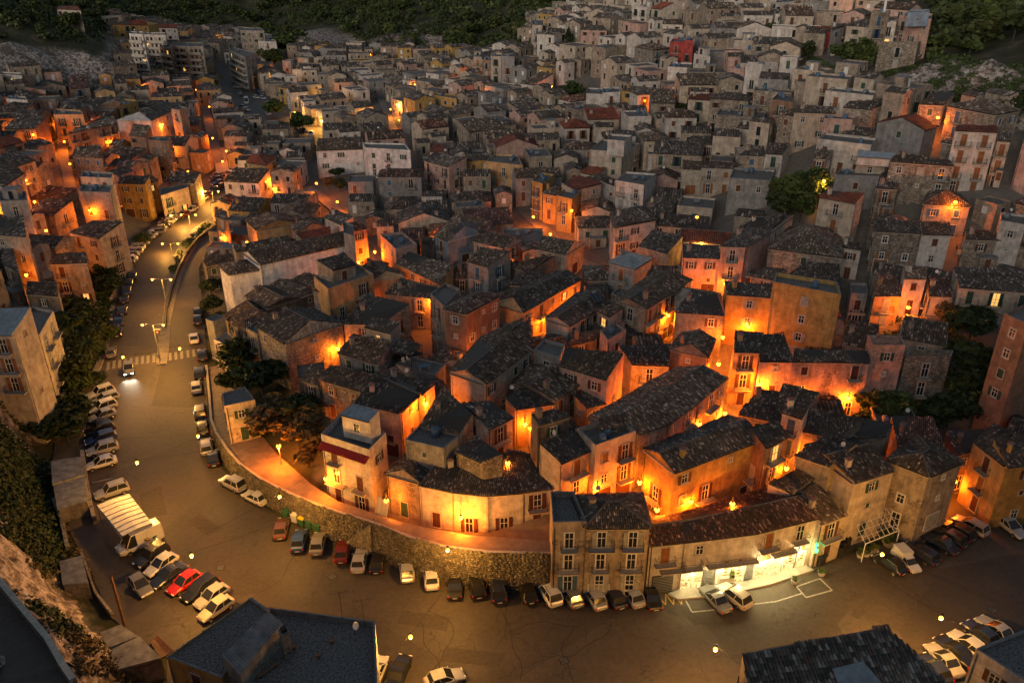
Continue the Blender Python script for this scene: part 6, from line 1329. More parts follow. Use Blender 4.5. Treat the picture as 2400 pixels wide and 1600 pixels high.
# wooded hillsides: single trees one can tell apart, then scrub between them
r3 = random.Random(9); HILLS = [np.array(p, float) for p in ([(-50,-60),(1500,-60),(1500,5),(1330,25),(1240,40),(1235,140),(1100,125),(900,120),(760,55),(690,60),(680,110),(620,95),(480,75),(320,45),(250,60),(230,100),(-50,90)], [(2160,-30),(2450,-30),(2450,230),(2150,160),(2200,60)])]
pl = []
for tries in range(60000):
    if len(pl) >= 285: break
    x = r3.uniform(-420, 420); y = r3.uniform(200, 900); z = terr(x, y); X, Y, dp = proj(x, y, z)
    if dp < 10 or not any(inside(np.array([[X, Y]]), hp)[0] for hp in HILLS): continue
    if r3.random() > (380./dp)**1.2: continue
    if any((x-a)**2+(y-b)**2 < (c*1.15)**2 for a, b, c in pl): continue
    if vnoise(np.array(x), np.array(y), 45, 21) > .23 and r3.random() < .8: continue
    r = r3.uniform(3, 6.2); pl.append((x, y, r))
GL = 'dark bushy tree on the wooded hillside above the town'
for x, y, r in pl: tree(x, y, terr(x, y), r, r*r3.uniform(1.1, 1.7), 'far', GL, 'hillside_tree', 'trees on the wooded hillsides')
def scatter(name, label, polys, dens_n, size, mt, seed, lo=(-420, 60), hi=(420, 950), zoff=.1, hh=1., thr=-.12):
    r = np.random.RandomState(seed); X = r.uniform(lo[0], hi[0], dens_n*6); Y = r.uniform(lo[1], hi[1], dens_n*6); keep = []
    Z = np.array([terr(a, b) for a, b in zip(X, Y)]); PX, PY = px_of(X, Y, Z); Q2 = np.stack([PX, PY], 1); ok = np.zeros(len(X), bool)
    for p in polys: ok |= inside(Q2, np.array(p, float))
    ok &= vnoise(X, Y, 7, 31)+vnoise(X, Y, 25, 32)*.8 > thr
    X, Y, Z = X[ok][:4500], Y[ok][:4500], Z[ok][:4500]; m = len(X)
    per = 34; c = np.repeat(np.stack([X, Y, Z], 1), per, 0); n = len(c); d = r.randn(n, 3); d /= np.linalg.norm(d, axis=1)[:, None]; d[:, 2] = np.abs(d[:, 2])*hh; S = np.repeat(r.uniform(.6, 1.4, m)*size, per); p = c+d*S[:, None]*(.4+.6*r.rand(n, 1)); p[:, 2] += zoff
    a = r.randn(n, 3); a /= np.linalg.norm(a, axis=1)[:, None]; b = np.cross(a, d); b /= np.linalg.norm(b, axis=1)[:, None]+1e-6; s = (S*.22*(.6+.8*r.rand(n)))[:, None]
    V = np.stack([p-a*s, p-b*s*.7, p+a*s, p+b*s*.7], 1).reshape(-1, 3); tone = np.repeat(np.repeat(r.uniform(.6, 1.5, m), per), 4)[:, None]*np.ones(3)
    o = link(name, mesh_np(name, V, np.arange(n*4).reshape(-1, 4), mats=(mt,), tone=tone)); o['kind'] = 'stuff'; o['label'] = label; o['category'] = 'undergrowth'
scatter('hillside_scrub', 'low dark scrub covering the wooded hillsides', HILLS, 5200, 3.2, 'leaf_dark', 3, (-420, 230), (420, 900))
scatter('hillside_scrub', 'olive green scrub covering the wooded hillsides', HILLS, 2600, 2.6, 'leaf_far', 13, (-420, 230), (420, 900))
scatter('slope_scrub', 'dark scrub and prickly pear covering the rocky slope left of the road', [[(0,800),(120,760),(150,860),(200,900),(150,960),(120,1050),(130,1180),(60,1200),(-60,1150)],[(0,1130),(120,1240),(150,1330),(100,1350),(0,1250)],[(60,1350),(160,1420),(200,1560),(60,1450)],[(0,1180),(120,1200),(150,1300),(90,1330),(0,1260)],[(-50,1380),(60,1480),(180,1620),(-50,1620)],[(130,740),(215,600),(262,690),(235,830),(180,900)]], 16000, .95, 'leaf_dark', 4, (-135, 50), (-45, 175), thr=-.32)
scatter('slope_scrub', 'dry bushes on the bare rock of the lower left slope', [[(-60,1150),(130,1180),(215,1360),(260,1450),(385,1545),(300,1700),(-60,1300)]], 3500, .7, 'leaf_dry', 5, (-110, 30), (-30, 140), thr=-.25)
scatter('ruin_scrub', 'weeds on the ruined walls and stony right slope', [ROCK_POLYS[3],[(1840,830),(2240,830),(2240,900),(1840,850)],[(2000,720),(2250,740),(2250,830),(2000,790)]], 3500, 1.0, 'leaf', 6, (40, 110), (200, 330))
scatter('median_hedge', 'low hedge plants growing on the median strip', [pts('T4', [1180,300,1240,150,1320,60,1420,-20,1450,-10,1350,90,1270,210,1215,330])], 2500, .8, 'leaf', 7, (-130, 150), (-50, 320), .2, thr=-1)
# ------------------------------------------------------------------ finer grained rock on the slope left of the road
fx = np.arange(-125, -42, .55); fy = np.arange(34, 160, .55); FX, FY = np.meshgrid(fx, fy)
def bil(A_, X, Y):
    i = np.clip(np.searchsorted(gx, X)-1, 0, len(gx)-2); j = np.clip(np.searchsorted(gy, Y)-1, 0, len(gy)-2); u = (X-gx[i])/(gx[i+1]-gx[i]); v = (Y-gy[j])/(gy[j+1]-gy[j])
    return (A_[j, i]*(1-u)+A_[j, i+1]*u)*(1-v)+(A_[j+1, i]*(1-u)+A_[j+1, i+1]*u)*v
RM = bil(rockm, FX, FY); FZ = bil(GZ, FX, FY); rg = np.abs(vnoise(FX, FY, 3.1, 41))+np.abs(vnoise(FX+FY*.4, FY, 1.5, 42))*.6
FZ = FZ+(RM*(1.7-4.2*rg+vnoise(FX, FY, 1.1, 43)*1.1)+np.where(RM > .12, .12, -1.2)); n1, n2 = len(fx), len(fy); ii = (np.arange(n2-1)[:, None]*n1+np.arange(n1-1)[None, :]).ravel(); Fq = np.stack([ii, ii+1, ii+n1+1, ii+n1], 1)
km = (RM.ravel()[Fq].max(1) > .12); me = mesh_np('rock_slope', np.stack([FX.ravel(), FY.ravel(), FZ.ravel()], 1), Fq[km], mats=('ground',)); a = me.color_attributes.new('kind_mask', 'FLOAT_COLOR', 'POINT'); t = np.zeros((n1*n2, 4), np.float32); t[:, 0] = 1; t[:, 3] = 1; a.data.foreach_set('color', t.ravel()); kind(link('rock_slope', me), 'structure')
def find(label): return next(h for h in HOUSES if h['label'] == label)['o']
def facade_frame(p0, p1, z0=0.):
    a, b = at_z(p0, z0), at_z(p1, z0); d = b-a; L = np.linalg.norm(d); u = d/L; nm = np.array((u[1], -u[0], 0)); return a, u, nm, L, math.atan2(u[1], u[0])
# ---------- pharmacy: lit shop windows, lights added under the balconies, terrace, green cross
ph = find('long curved two storey white building with lit pharmacy windows'); po = np.array(ph.location); PHF = [at_z(p, 7.6) for p in [(1523,1275),(1600,1267),(1770,1246),(1917,1210)]]
def on_ph(t):   # t along the front polyline 0..3
    i = min(int(t), 2); a, b = PHF[i], PHF[i+1]; f = t-i; c = a+(b-a)*f; d = b-a; u = d/np.linalg.norm(d); return np.array((c[0], c[1], 0)), u, np.array((u[1], -u[0], 0)), math.atan2(u[1], u[0])
for t0, t1, m_ in ((1.03, 1.32, 'shop_light'), (1.52, 1.95, 'shop_light'), (2.06, 2.50, 'shop_light'), (2.54, 2.72, 'shop_light'), (2.76, 2.9, 'shop_light')):
    a = on_ph(t0)[0]; b = on_ph(t1)[0]; c, u, nm, rz = on_ph((t0+t1)/2); L = np.linalg.norm(b-a); mb = MB(); mb.box((0, -.06, 1.45), (L, .08, 2.5), m_); w = link('shop_window', mb.mesh('shop_window'), ph, tuple(c-po+nm*.02), rz)
    fr = MB(); n = max(2, int(L/1.3)+1); [fr.box((-L/2+L*i/(n-1), -.13, 1.45), (.1, .08, 2.6), 'frame_white') for i in range(n)]; fr.box((0, -.13, 2.75), (L+.2, .1, .14), 'frame_white'); fr.box((0, -.13, .18), (L+.2, .12, .22), 'pole_grey'); link('shop_frame', fr.mesh('shop_frame'), w)
for tt in (.5, 1.42, 2.0):
    c, u, nm, rz = on_ph(tt); mb = MB(); mb.box((0, -.08, 1.4), (1.3 if tt > 1 else 2.6, .1, 2.6), 'pole_grey' if tt > 1 else 'iron'); [mb.box((0, -.15, .3+.25*i), (1.2 if tt > 1 else 2.5, .04, .1), 'pole_grey') for i in range(10)]; link('shutter', mb.mesh('shutter'), ph, tuple(c-po+nm*.02), rz)
for tt, wd in ((.75, 3.0), (1.15, 2.4), (1.72, 6.5), (2.5, 3.6)):
    c, u, nm, rz = on_ph(tt); bm, rl = balcony_mesh(wd); bo = link('balcony', bm, ph, tuple(c-po+[0, 0, 3.5]+nm*.0), rz+PI); link('railing', rl, bo)
for tt, e in ((1.18, 130), (1.6, 170), (1.85, 170), (2.2, 170), (2.45, 170), (2.8, 130)):
    c, u, nm, rz = on_ph(tt); light(ph, tuple(c-po+nm*.75+[0, 0, 2.9]), e, (1., .78, .34), .25)
mb = MB(); c0 = [at_z(p, 0) for p in pts('T9', [-105,965,40,905,330,845,590,800,800,745,905,800,720,862,600,902,380,948,150,985,-30,1005])]; flatpoly(mb, [p[:2] for p in c0], .3, 'pale_paving'); n = len(c0)
for i in range(n): a, b = c0[i], c0[(i+1) % n]; mb.poly([(a[0], a[1], 0), (b[0], b[1], 0), (b[0], b[1], .3), (a[0], a[1], .3)], 'surround_stone')
kind(link('pavement', mb.mesh('pavement')), 'structure')
w = on_ph(2.98); t = thing('pharmacy_cross', tuple(w[0]+w[2]*1.0+[0, 0, 3.6]), 'glowing green cross sign sticking out at the end of the pharmacy', 'sign', None, w[3]+PI/2-.5); mb = MB(); mb.box((0, 0, 0), (.45, .18, 1.3), 'green_sign'); mb.box((0, 0, 0), (1.3, .17, .45), 'green_sign'); link('cross', mb.mesh('cross'), t); mb = MB(); mb.box((0, 0, 0), (.9, .12, .9), 'iron'); mb.bar((0, 0, .6), (0, 0, 1.), .03, 'iron'); link('casing', mb.mesh('casing'), t); light(t, (-.4, -.6, 0), 12, (.1, 1, .35), .2)
def pot(crop, x, y, label, r=.4, plant=1., z=.3):
    w = at_z(px(crop, x, y), z); t = thing('planter', tuple(w), label, 'plant pot'); mb = MB(); mb.lathe((0, 0, 0), [(.0, .0), (r*.7, 0), (r, .5), (r*1.08, .55), (r*.9, .5), (0, .45)], 'surround_stone', 12); link('pot', mb.mesh('pot'), t)
    if plant: link('plant', rnd.choice(CRN['green']), t, (0, 0, .5+plant*.4), sc=(r*1.1, r*1.1, plant*.6))
pot('T9', 332, 885, 'stone pot with tall thin plant between two pharmacy windows', .4, 1.8); pot('T9', 768, 882, 'stone planter at the kerb corner before the painted box', .45, .5, .1); pot('T9', 955, 825, 'stone planter with dry plant beyond the painted box', .5, .35, .05)
mb = MB(); mb.box((0, 0, .6), (1.9, .8, 1.2), 'frame_white'); mb.box((0, 0, 1.22), (2., .9, .06), 'pole_grey'); w = at_z(px('T9', 290, 885), .3); tag(link('display_chest', mb.mesh('display_chest'), None, tuple(w), on_ph(1.5)[3]), 'white chest standing on the terrace between the pharmacy windows', 'chest')
# ---------- pergola, tyres, plants beside it
pw = [at_z(p, 0) for p in (px('T9', 1230, 735), px('T9', 1462, 640), px('T9', 1365, 520), px('T9', 1140, 600))]; t = thing('pergola', tuple(pw[0]), 'white metal pergola frame standing before the flower shop door', 'pergola'); mb = MB(); o = pw[0]; hs = (2.9, 2.9, 3.7, 3.7); T_ = [p-o+[0, 0, h] for p, h in zip(pw, hs)]
for p, q in zip(pw, T_): mb.bar(p-o, q, .06, 'frame_white', 6)
link('post', mb.mesh('post'), t); 
for a, b in ((0, 1), (3, 2)): mb = MB(); mb.bar(T_[a], T_[b], .07, 'frame_white', 6); link('beam', mb.mesh('beam'), t)
for i in range(8): f = i/7; mb = MB(); mb.bar(T_[0]+(T_[1]-T_[0])*f, T_[3]+(T_[2]-T_[3])*f, .045, 'frame_white', 5); link('rafter', mb.mesh('rafter'), t)
for i in range(1, 4): f = i/4; mb = MB(); mb.bar(T_[0]+(T_[3]-T_[0])*f, T_[1]+(T_[2]-T_[1])*f, .035, 'frame_white', 5); link('cross_bar', mb.mesh('cross_bar'), t)
light(t, tuple((T_[2]+T_[3])/2-[0, 0, 1.4]), 90, (1, .75, .35), .3)
mb = MB(); [mb.lathe((0, 0, .2*i), [(.18, .0), (.33, .02), (.36, .1), (.33, .18), (.18, .2)], 'rubber', 12) for i in range(7)]; TY = mb.mesh('tyre_stack')
for i, (x, y, lb_) in enumerate(((1075,700,'black tyre stack nearest the pergola post'),(1105,665,'black tyre stack behind the front one by the pergola'),(1130,635,'black tyre stack deepest beside the pergola'),(905,735,'black tyre stack at the end of the pharmacy terrace'),(935,755,'black tyre stack next to the garage drain'),(960,745,'black tyre stack closest to the garage door'))):
    tag(link('tyre_stack', TY, None, tuple(at_z(px('T9', x, y), 0)), i, sc=1.15), lb_, 'tyres', 'stacks of tyres by the garage')
for x, y, lb_, r_ in ((1260,690,'leafy plant in a tub inside the pergola front',.6),(1310,670,'second leafy tub under the pergola',.55),(1420,620,'wide green shrub at the pergola corner',.9),(1220,700,'dark plant tub left of the pergola post',.5)): pot('T9', x, y, lb_, r_, 1.1, 0)
# ---------- recycling bins
for (x, y), m_, lb_ in (((1980,395),'bin_green','dark green wheeled bin first in the row under the wall'),((2042,418),'bin_white','white recycling bin under the promenade wall'),((2090,442),'bin_yellow','yellow lidded recycling bin under the promenade wall'),((2143,465),'bin_green','green bin beside the yellow lidded one'),((2197,490),'bin_green','green bin last in the row towards the wall stairs')):
    w = at_z(px('T7', x, y+42), 0); t = thing('recycling_bin', tuple(w), lb_, 'bin', 'recycling bins under the wall', -.45); mb = MB(); mb.box((0, 0, .75), (.86, .9, 1.1), 'bin_green' if m_ != 'bin_white' else 'bin_white', 0, 1.08); link('body', mb.mesh('body'), t)
    mb = MB(); mb.box((0, 0, 1.36), (.96, 1.0, .12), m_); mb.box((0, .1, 1.46), (.85, .6, .1), m_); link('lid', mb.mesh('lid'), t)
    mb = MB(); [mb.lathe((sx*.32, sy*.35, .12), [(0, -.05), (.12, -.05), (.12, .05), (0, .05)], 'rubber', 8, (1, 0, 0)) for sx in (-1, 1) for sy in (-1, 1)]; link('wheels', mb.mesh('wheels'), t)
# ---------- market awning of white tarpaulin
mw_ = [at_z(px('T7', *p), 2.9) for p in ((845,560),(1050,470),(890,268),(668,345))]; o = np.array((mw_[0][0], mw_[0][1], 0)); t = thing('market_awning', tuple(o), 'white ribbed tarpaulin market awning beside the white van', 'market stall'); Q = [p-o for p in mw_]; mb = MB(); n = 8; rowp = []
for i in range(n+1):
    f = i/n; l = Q[0]+(Q[3]-Q[0])*f; r = Q[1]+(Q[2]-Q[1])*f; rowp.append([l-[0, 0, .9], l, l*.75+r*.25+[0, 0, .09-.06*(i % 2)], (l+r)/2+[0, 0, .16-.07*(i % 2)], l*.25+r*.75+[0, 0, .09-.06*(i % 2)], r, r-[0, 0, .6]])
for i in range(n):
    for j in range(6): mb.poly([rowp[i][j], rowp[i][j+1], rowp[i+1][j+1], rowp[i+1][j]], 'white_tarp')
link('tarpaulin', mb.mesh('tarpaulin'), t)
for i in range(n+1): mb = MB(); mb.tube([p+np.array((0, 0, .05)) for p in rowp[i][1:6]], .05, 'pole_grey', 5); link('rib', mb.mesh('rib'), t)
mb = MB(); [mb.bar(q, (q[0], q[1], 0), .05, 'iron', 5) for q in Q]; link('poles', mb.mesh('poles'), t)
mb = MB()
for i in range(26): f, g_ = rnd.random(), rnd.random()*.5; c = Q[0]+(Q[1]-Q[0])*f+(Q[3]-Q[0])*g_*.15; mb.box((c[0]+.2, c[1]-.5, .4+rnd.random()*1.2), (.5, .4, .3), rnd.choice(('bin_green', 'wood_plank', 'terracotta', 'bin_yellow')), rnd.random())
tag(link('fruit_crates', mb.mesh('fruit_crates'), None, tuple(o)), 'crates of produce and greens under the front edge of the market awning', 'crates'); bpy.data.objects['fruit_crates']['kind'] = 'stuff'
# ---------- staircases
def stairs(name, label, p0, p1, w, n, m_, crop, parent_cat='staircase', z0=None, z1=None):
    a = at_h(px(crop, *p0), .1) if z0 is None else at_z(px(crop, *p0), z0); b = at_h(px(crop, *p1), .1) if z1 is None else at_z(px(crop, *p1), z1); d = b-a; L = np.linalg.norm(d[:2]); rz = math.atan2(d[1], d[0]); t = thing(name, tuple(a), label, parent_cat, None, 0)
    mb = MB(); mb.box((0, 0, 0), (L/n*1.05, w, .5), m_); me = mb.mesh('step')
    for i in range(n): f = (i+.5)/n; link('step', me, t, tuple(d*f-[0, 0, .15]), rz)
stairs('stone_staircase', 'long stone staircase climbing the slope behind the left parking line', (735,650), (700,470), 2.2, 22, 'surround_stone', 'T4'); stairs('stone_staircase', 'upper flight of the stone staircase with its landing wall', (700,450), (640,325), 2., 18, 'surround_stone', 'T4')
stairs('stone_staircase', 'lamplit outdoor stairs with curved side wall beside the leftmost lamps', (335,350), (255,180), 1.9, 20, 'surround_stone', 'T4'); stairs('alley_steps', 'wide lamplit steps rising from the promenade beside the ochre stained house', (755,1385), (775,1250), 2.1, 12, 'surround_stone', 'C2', z0=4.6, z1=6.6)
stairs('alley_steps', 'long lamplit stairs at the far end of the curved road', (1535,1185), (1510,1020), 4., 26, 'surround_stone', 'T1')
t = thing('wall_staircase', tuple(at_z(px('T8', 40, 655), 0)), 'stone stairs built against the retaining wall behind the parked row', 'staircase'); a = at_z(px('T8', 10, 640), 0); b = at_z(px('T8', 215, 690), 0); d = b-a; L = np.linalg.norm(d); rz = math.atan2(d[1], d[0]); up_ = np.array((-d[1], d[0], 0))/L*.7
for i in range(16): mb = MB(); h_ = .5+4.2*i/15; mb.box((0, 0, h_/2), (L/16*1.02, 1.7, h_), 'stone_wall'); link('step', mb.mesh('step'), t, tuple(a+d*(i+.5)/16+up_-np.array(t.location)), rz, col=(.3, .26, .2))
# ---------- stacked balconies of the apartment blocks
for lab, n_, d0_ in (('seven storey beige apartment block with stacked balconies in the valley', 6, .6), ('brown side wing of the seven storey beige apartment block', 5, .7), ('white apartment block with many balconies, left of the twin pair', 6, .95), ('white apartment block with many balconies, right of the twin pair', 6, .95), ('grey apartment block with four rows of balconies across the valley', 5, .95)):
    h = next(q for q in HOUSES if q['label'] == lab); ft = h['foot']; a, b = ft[0], ft[1]; o_ = np.array(h['o'].location); d = b-a; L = np.linalg.norm(d); u = d/L; nm = np.array((u[1], -u[0]))
    for k_ in range(n_):
        for (s0, s1) in (((.08, .46), (.54, .92)) if d0_ < .9 else ((.04, .96),)):
            c = a+d*(s0+s1)/2+nm*.6; z = h['ze']-2.9-2.85*k_; mb = MB(); w_ = L*(s1-s0); mb.box((0, 0, 0), (w_, 1.2, .15), 'frame_white'); mb.box((0, -.57, .5), (w_, .06, .9), 'surround_stone'); [mb.box((sx*w_/2, 0, .5), (.06, 1.2, .9), 'surround_stone') for sx in (-1, 1)]
            for i in range(int(w_/2.2)): mb.box((-w_/2+1.1+2.2*i, .56, 1.15), (1.1, .08, 2.1), rnd.choice(('glass_dark', 'wood_brown', 'glass_dark', 'lit_window' if rnd.random() < .2 else 'glass_dark')))
            link('balcony', mb.mesh('balcony'), h['o'], (c[0]-o_[0], c[1]-o_[1], z-o_[2]), math.atan2(u[1], u[0]))
# ---------- church windows
ch = find('long white church nave with dark tile roof and arched windows'); co = np.array(ch.location); a, b = at_z(px('C1', 620, 465), 11.7), at_z(px('C1', 1450, 272), 12.7); d = (b-a)[:2]; u = np.array((*d/np.linalg.norm(d), 0)); nm = np.array((u[1], -u[0], 0))
for (x, y) in ((793,555),(993,500)):
    p = px('C1', x, y); best = None
    for s in np.linspace(0, np.linalg.norm(d), 80):
        for z in np.linspace(3, 12, 50):
            q = np.array((a[0], a[1], 0))+u*s+[0, 0, z]; X, Y, _ = proj(*q); e = (X-p[0])**2+(Y-p[1])**2
            if best is None or e < best[0]: best = (e, q)
    q = best[1]; mb = MB(); pr = [(-.6, -1.1), (.6, -1.1)]+[(.6*math.cos(k*PI/8), .7+.6*math.sin(k*PI/8)) for k in range(9)]; mb.poly([(x_, .09, z_) for x_, z_ in pr[::-1]], 'glass_dark'); po2 = [(x_*1.5, z_*1.22) for x_, z_ in pr]; 
    for i in range(len(pr)): j = (i+1) % len(pr); mb.poly([(pr[i][0], .1, pr[i][1]), (pr[j][0], .1, pr[j][1]), (po2[j][0], .12, po2[j][1]), (po2[i][0], .12, po2[i][1])][::-1], 'surround_stone')
    link('arched_window', mb.mesh('arched_window'), ch, tuple(q-co), math.atan2(-u[1], -u[0]))
# ---------- heavy tiles of the near roof: the ones in view are pieces of their own
nb = find('near house with heavy barrel tile roof and patched ribbed sheet at the bottom edge'); no = np.array(nb.location); nh = next(h for h in HOUSES if h['o'] == nb); rf_ = [c for c in nb.children if c.name.startswith('roof')][0]
mesh_r = rf_.data; vv = [np.array(v.co) for v in mesh_r.vertices[:4]]; vv.sort(key=lambda q: q[2]); e0, e1 = sorted(vv[:2], key=lambda q: q[0]); r0_, r1_ = sorted(vv[2:], key=lambda q: q[0])
U = (e1-e0)/np.linalg.norm(e1-e0); NN = np.cross(U, r0_-e0); NN /= np.linalg.norm(NN); NN = NN if NN[2] > 0 else -NN; VV = np.cross(NN, U); SL = (r0_-e0)@VV; WL = np.linalg.norm(e1-e0)
mb = MB(); k0 = 0; hx = [-.15, -.1, 0, .1, .15]; hz_ = [.0, .1, .15, .1, 0]
for yy, sc_, lf in ((-.32, 1.1, .07), (.30, .9, .02)):
    for x_, z_ in zip(hx, hz_): mb.v.append((x_*sc_, yy, z_*sc_+lf))
for i in range(4): mb.f.append((i, i+1, 6+i, 5+i)); mb.m.append(mb.mi('roof_tile'))
mb.f.append((4, 3, 2, 1, 0)); mb.m.append(0); TM = []
for k_, tn in enumerate(((.15, .13, .11), (.10, .088, .074), (.20, .17, .145), (.34, .30, .25), (.20, .13, .09), (.5, .45, .39))):
    me = mb.mesh('roof_tile'); a_ = me.color_attributes.new('tone', 'FLOAT_COLOR', 'POINT'); a_.data.foreach_set('color', np.tile(np.array((*tn, 1), np.float32), 10)); me.polygons.foreach_set('use_smooth', [True]*4+[False]); TM.append(me)
basis = Matrix(((U[0], VV[0], NN[0]), (U[1], VV[1], NN[1]), (U[2], VV[2], NN[2]))).to_euler(); nu, nv = int(WL/.34), int(SL/.5); cnt = 0; rest = []
SLM = max((r0_-e0)@VV, (r1_-e0)@VV); nv = int(SLM/.5)+1; q2d = [(0, 0), (WL, 0), ((r1_-e0)@U, (r1_-e0)@VV), ((r0_-e0)@U, (r0_-e0)@VV)]; xs_ = [p[0] for p in q2d]; i0 = int(min(xs_)/.34)-1; i1 = int(max(xs_)/.34)+1
for j in range(nv-1, -1, -1):
    for i in range(i0, i1):
        p2 = (.17+i*.34, .25+j*.5)
        if not clip_in(np.array([p2]), q2d)[0]: continue
        c = e0+U*p2[0]+VV*p2[1]; X, Y, dp = proj(*(c+no)); wob = VV*rnd.uniform(-.04, .04)+U*rnd.uniform(-.015, .015)
        if cnt < 300 and -20 < X < 2420 and Y < 1625: o_ = link('tile', rnd.choices(TM, (5, 5, 4, 2, 2, 1))[0], rf_, tuple(c+NN*.03+wob)); o_.rotation_euler = basis; cnt += 1
        else: rest.append(c)
R_ = np.array(rest); V = []; F_ = []; tn = []
for c in R_:
    k_ = len(V)
    for yy, sc_, lf in ((-.32, 1.1, .07), (.30, .9, .02)):
        for x_, z_ in zip(hx, hz_): V.append(c+U*x_*sc_+VV*yy+NN*(z_*sc_+lf+.03))
    F_ += [[k_+i, k_+i+1, k_+6+i, k_+5+i] for i in range(4)]; tn += [rnd.choice(((.15, .13, .11), (.10, .088, .074), (.20, .17, .145), (.34, .30, .25), (.20, .13, .09)))]*10
if len(V): kind(link('roof_tiles', mesh_np('roof_tiles', V, F_, mats=('roof_tile',), tone=np.array(tn)), rf_), 'stuff')
def on_slope(x, y, lift=0.):   # where the view ray of an image point meets the roof plane
    d = ray((x, y)); C0 = np.array((0, 0, CAM_H))-no; s = ((e0-C0)@NN+lift)/(d@NN); return C0+d*s
mb = MB(); q = [on_slope(*px('T9', *p), .28) for p in ((1035,1470),(1240,1418),(1365,1568),(1080,1590))]
for i in range(15): f = i/14; mb.bar(q[0]+(q[1]-q[0])*f, q[3]+(q[2]-q[3])*f, .06, 'metal_sheet', 5)
mb.poly(q, 'metal_sheet'); link('ribbed_sheet', mb.mesh('ribbed_sheet'), rf_)
mb = MB(); mb.bar(e0+(r0_-e0), r1_, .16, 'ridge_mortar', 8); link('ridge', mb.mesh('ridge'), rf_)
# ---------- near roofs at the lower left: ribbed lean-to, chimney, dish, aerials
nb = find('near house with wide worn concrete roof terrace at the bottom edge'); no = np.array(nb.location); zr_ = next(h for h in HOUSES if h['o'] == nb)['ze']
mb = MB(); q = [at_z(px('T7', *p), z) for p, z in (((1530,1375), zr_+3.1), ((1840,1075), zr_+3.1), ((1945,1160), zr_+2.3), ((1655,1512), zr_+2.3))]; L_ = int(np.linalg.norm(q[1]-q[0])/.28)
for i in range(L_+1): f = i/L_; mb.bar(q[0]+(q[1]-q[0])*f-no, q[3]+(q[2]-q[3])*f-no, .07, 'concrete', 5)
mb.poly([p-no for p in q[::-1]], 'concrete'); t = link('lean_to_roof', mb.mesh('lean_to_roof'), nb)
mb = MB(); mb.poly([q[3]-no, q[2]-no, q[2]-no-[0, 0, 2.3], q[3]-no-[0, 0, 2.3]][::-1], 'worn_plaster'); mb.poly([q[0]-no-[0, 0, .05], q[3]-no, q[3]-no-[0, 0, 2.3], q[0]-no-[0, 0, 3.1]], 'worn_plaster'); mb.poly([q[2]-no, q[1]-no-[0, 0, .05], q[1]-no-[0, 0, 3.1], q[2]-no-[0, 0, 2.3]], 'worn_plaster'); link('lean_to_wall', mb.mesh('lean_to_wall'), nb, col=(.3, .28, .24))
w = at_z(px('T7', 1985, 1385), zr_)-no; mb = MB(); mb.box(w+[0, 0, 1.6], (.75, .75, 3.2), 'worn_plaster', .6); mb.box(w+[0, 0, 3.25], (.9, .9, .12), 'concrete', .6); mb.box(w+[0, 0, 3.5], (.5, .5, .45), 'iron', .6); link('chimney', mb.mesh('chimney'), nb, col=(.28, .26, .23))
w = at_z(px('T8', 95, 1245), zr_)-no; link('satellite_dish', DISH, nb, tuple(w), .8, sc=1.3)
for c_, x, y in (('T8', 160, 1180), ('T8', 8, 1130)): link('antenna', ANT, nb, tuple(at_z(px(c_, x, y), zr_+.5)-no), .3, sc=1.2)
for x, y, lb_ in ((2030,1330,'small terracotta pot behind the near chimney'),(2195,1390,'terracotta pot in the middle of the near terrace edge'),(2290,1290,'terracotta pot at the far parapet of the near terrace')):
    mb = MB(); mb.lathe((0, 0, 0), [(0, 0), (.16, 0), (.24, .35), (.2, .33), (0, .3)], 'terracotta', 10); tag(link('flower_pot', mb.mesh('flower_pot'), None, tuple(at_z(px('T7', x, y), zr_+.03)), 0), lb_, 'plant pot')
mb = MB(); mb.box((0, 0, .22), (2.2, .4, .08), 'wood_plank'); mb.box((-.8, 0, .1), (.1, .35, .2), 'iron'); mb.box((.8, 0, .1), (.1, .35, .2), 'iron'); tag(link('bench', mb.mesh('bench'), None, tuple(at_z(px('T7', 1845, 1490), zr_+.03)), .85), 'low plank bench on the near concrete terrace', 'bench')
# ---------- low structures between car park and rock slope
def slab(crop, P_, z, th, label, m_='concrete', name='garage_roof', wall='worn_plaster', cat='garage', base=0.):
    q = [at_z(px(crop, *p), z) for p in P_]; o = np.array((q[0][0], q[0][1], base)); t = thing(name, tuple(o), label, cat); mb = MB(); k = sum(q)/len(q)
    if area2([p[:2] for p in q]) < 0: q = q[::-1]
    mb.poly([p-o for p in q], m_); n = len(q)
    for i in range(n): a, b = q[i]-o, q[(i+1) % n]-o; mb.poly([a-[0, 0, th], b-[0, 0, th], b, a], m_)
    link('roof_slab', mb.mesh('roof_slab'), t); mb = MB(); qq = [k+(p-k)*.96 for p in q]
    for i in range(n): a, b = qq[i]-o, qq[(i+1) % n]-o; mb.poly([(a[0], a[1], -.5), (b[0], b[1], -.5), (b[0], b[1], z-th-base), (a[0], a[1], z-th-base)], wall)
    link('wall', mb.mesh('wall'), t, col=(.25, .22, .19)); mark([p[:2] for p in q])
slab('T7', ((360,200),(590,130),(555,10),(350,40)), 2.8, .3, 'grey garage roof slab beside the two small parked cars'); slab('T7', ((395,370),(600,310),(590,140),(365,205)), 2.5, .3, 'worn concrete garage slab with a rubble heap beside the market awning'); slab('T7', ((430,890),(610,880),(560,690),(410,730)), 2.6, .25, 'small flat roofed shed with rusty edge below the rocks')
slab('T7', ((790,1480),(1110,1395),(960,1245),(760,1340)), 3.0, .3, 'low concrete outbuilding at the end of the lower car park'); slab('T7', ((740,1330),(950,1245),(830,1165),(690,1220)), 2.6, .25, 'smaller concrete outbuilding behind the first one'); slab('T7', ((480,1310),(620,1270),(570,1190),(455,1260)), 5.2, .2, 'tiny grey hut with one white door on the rocky slope', name='hut', cat='hut', base=3.)
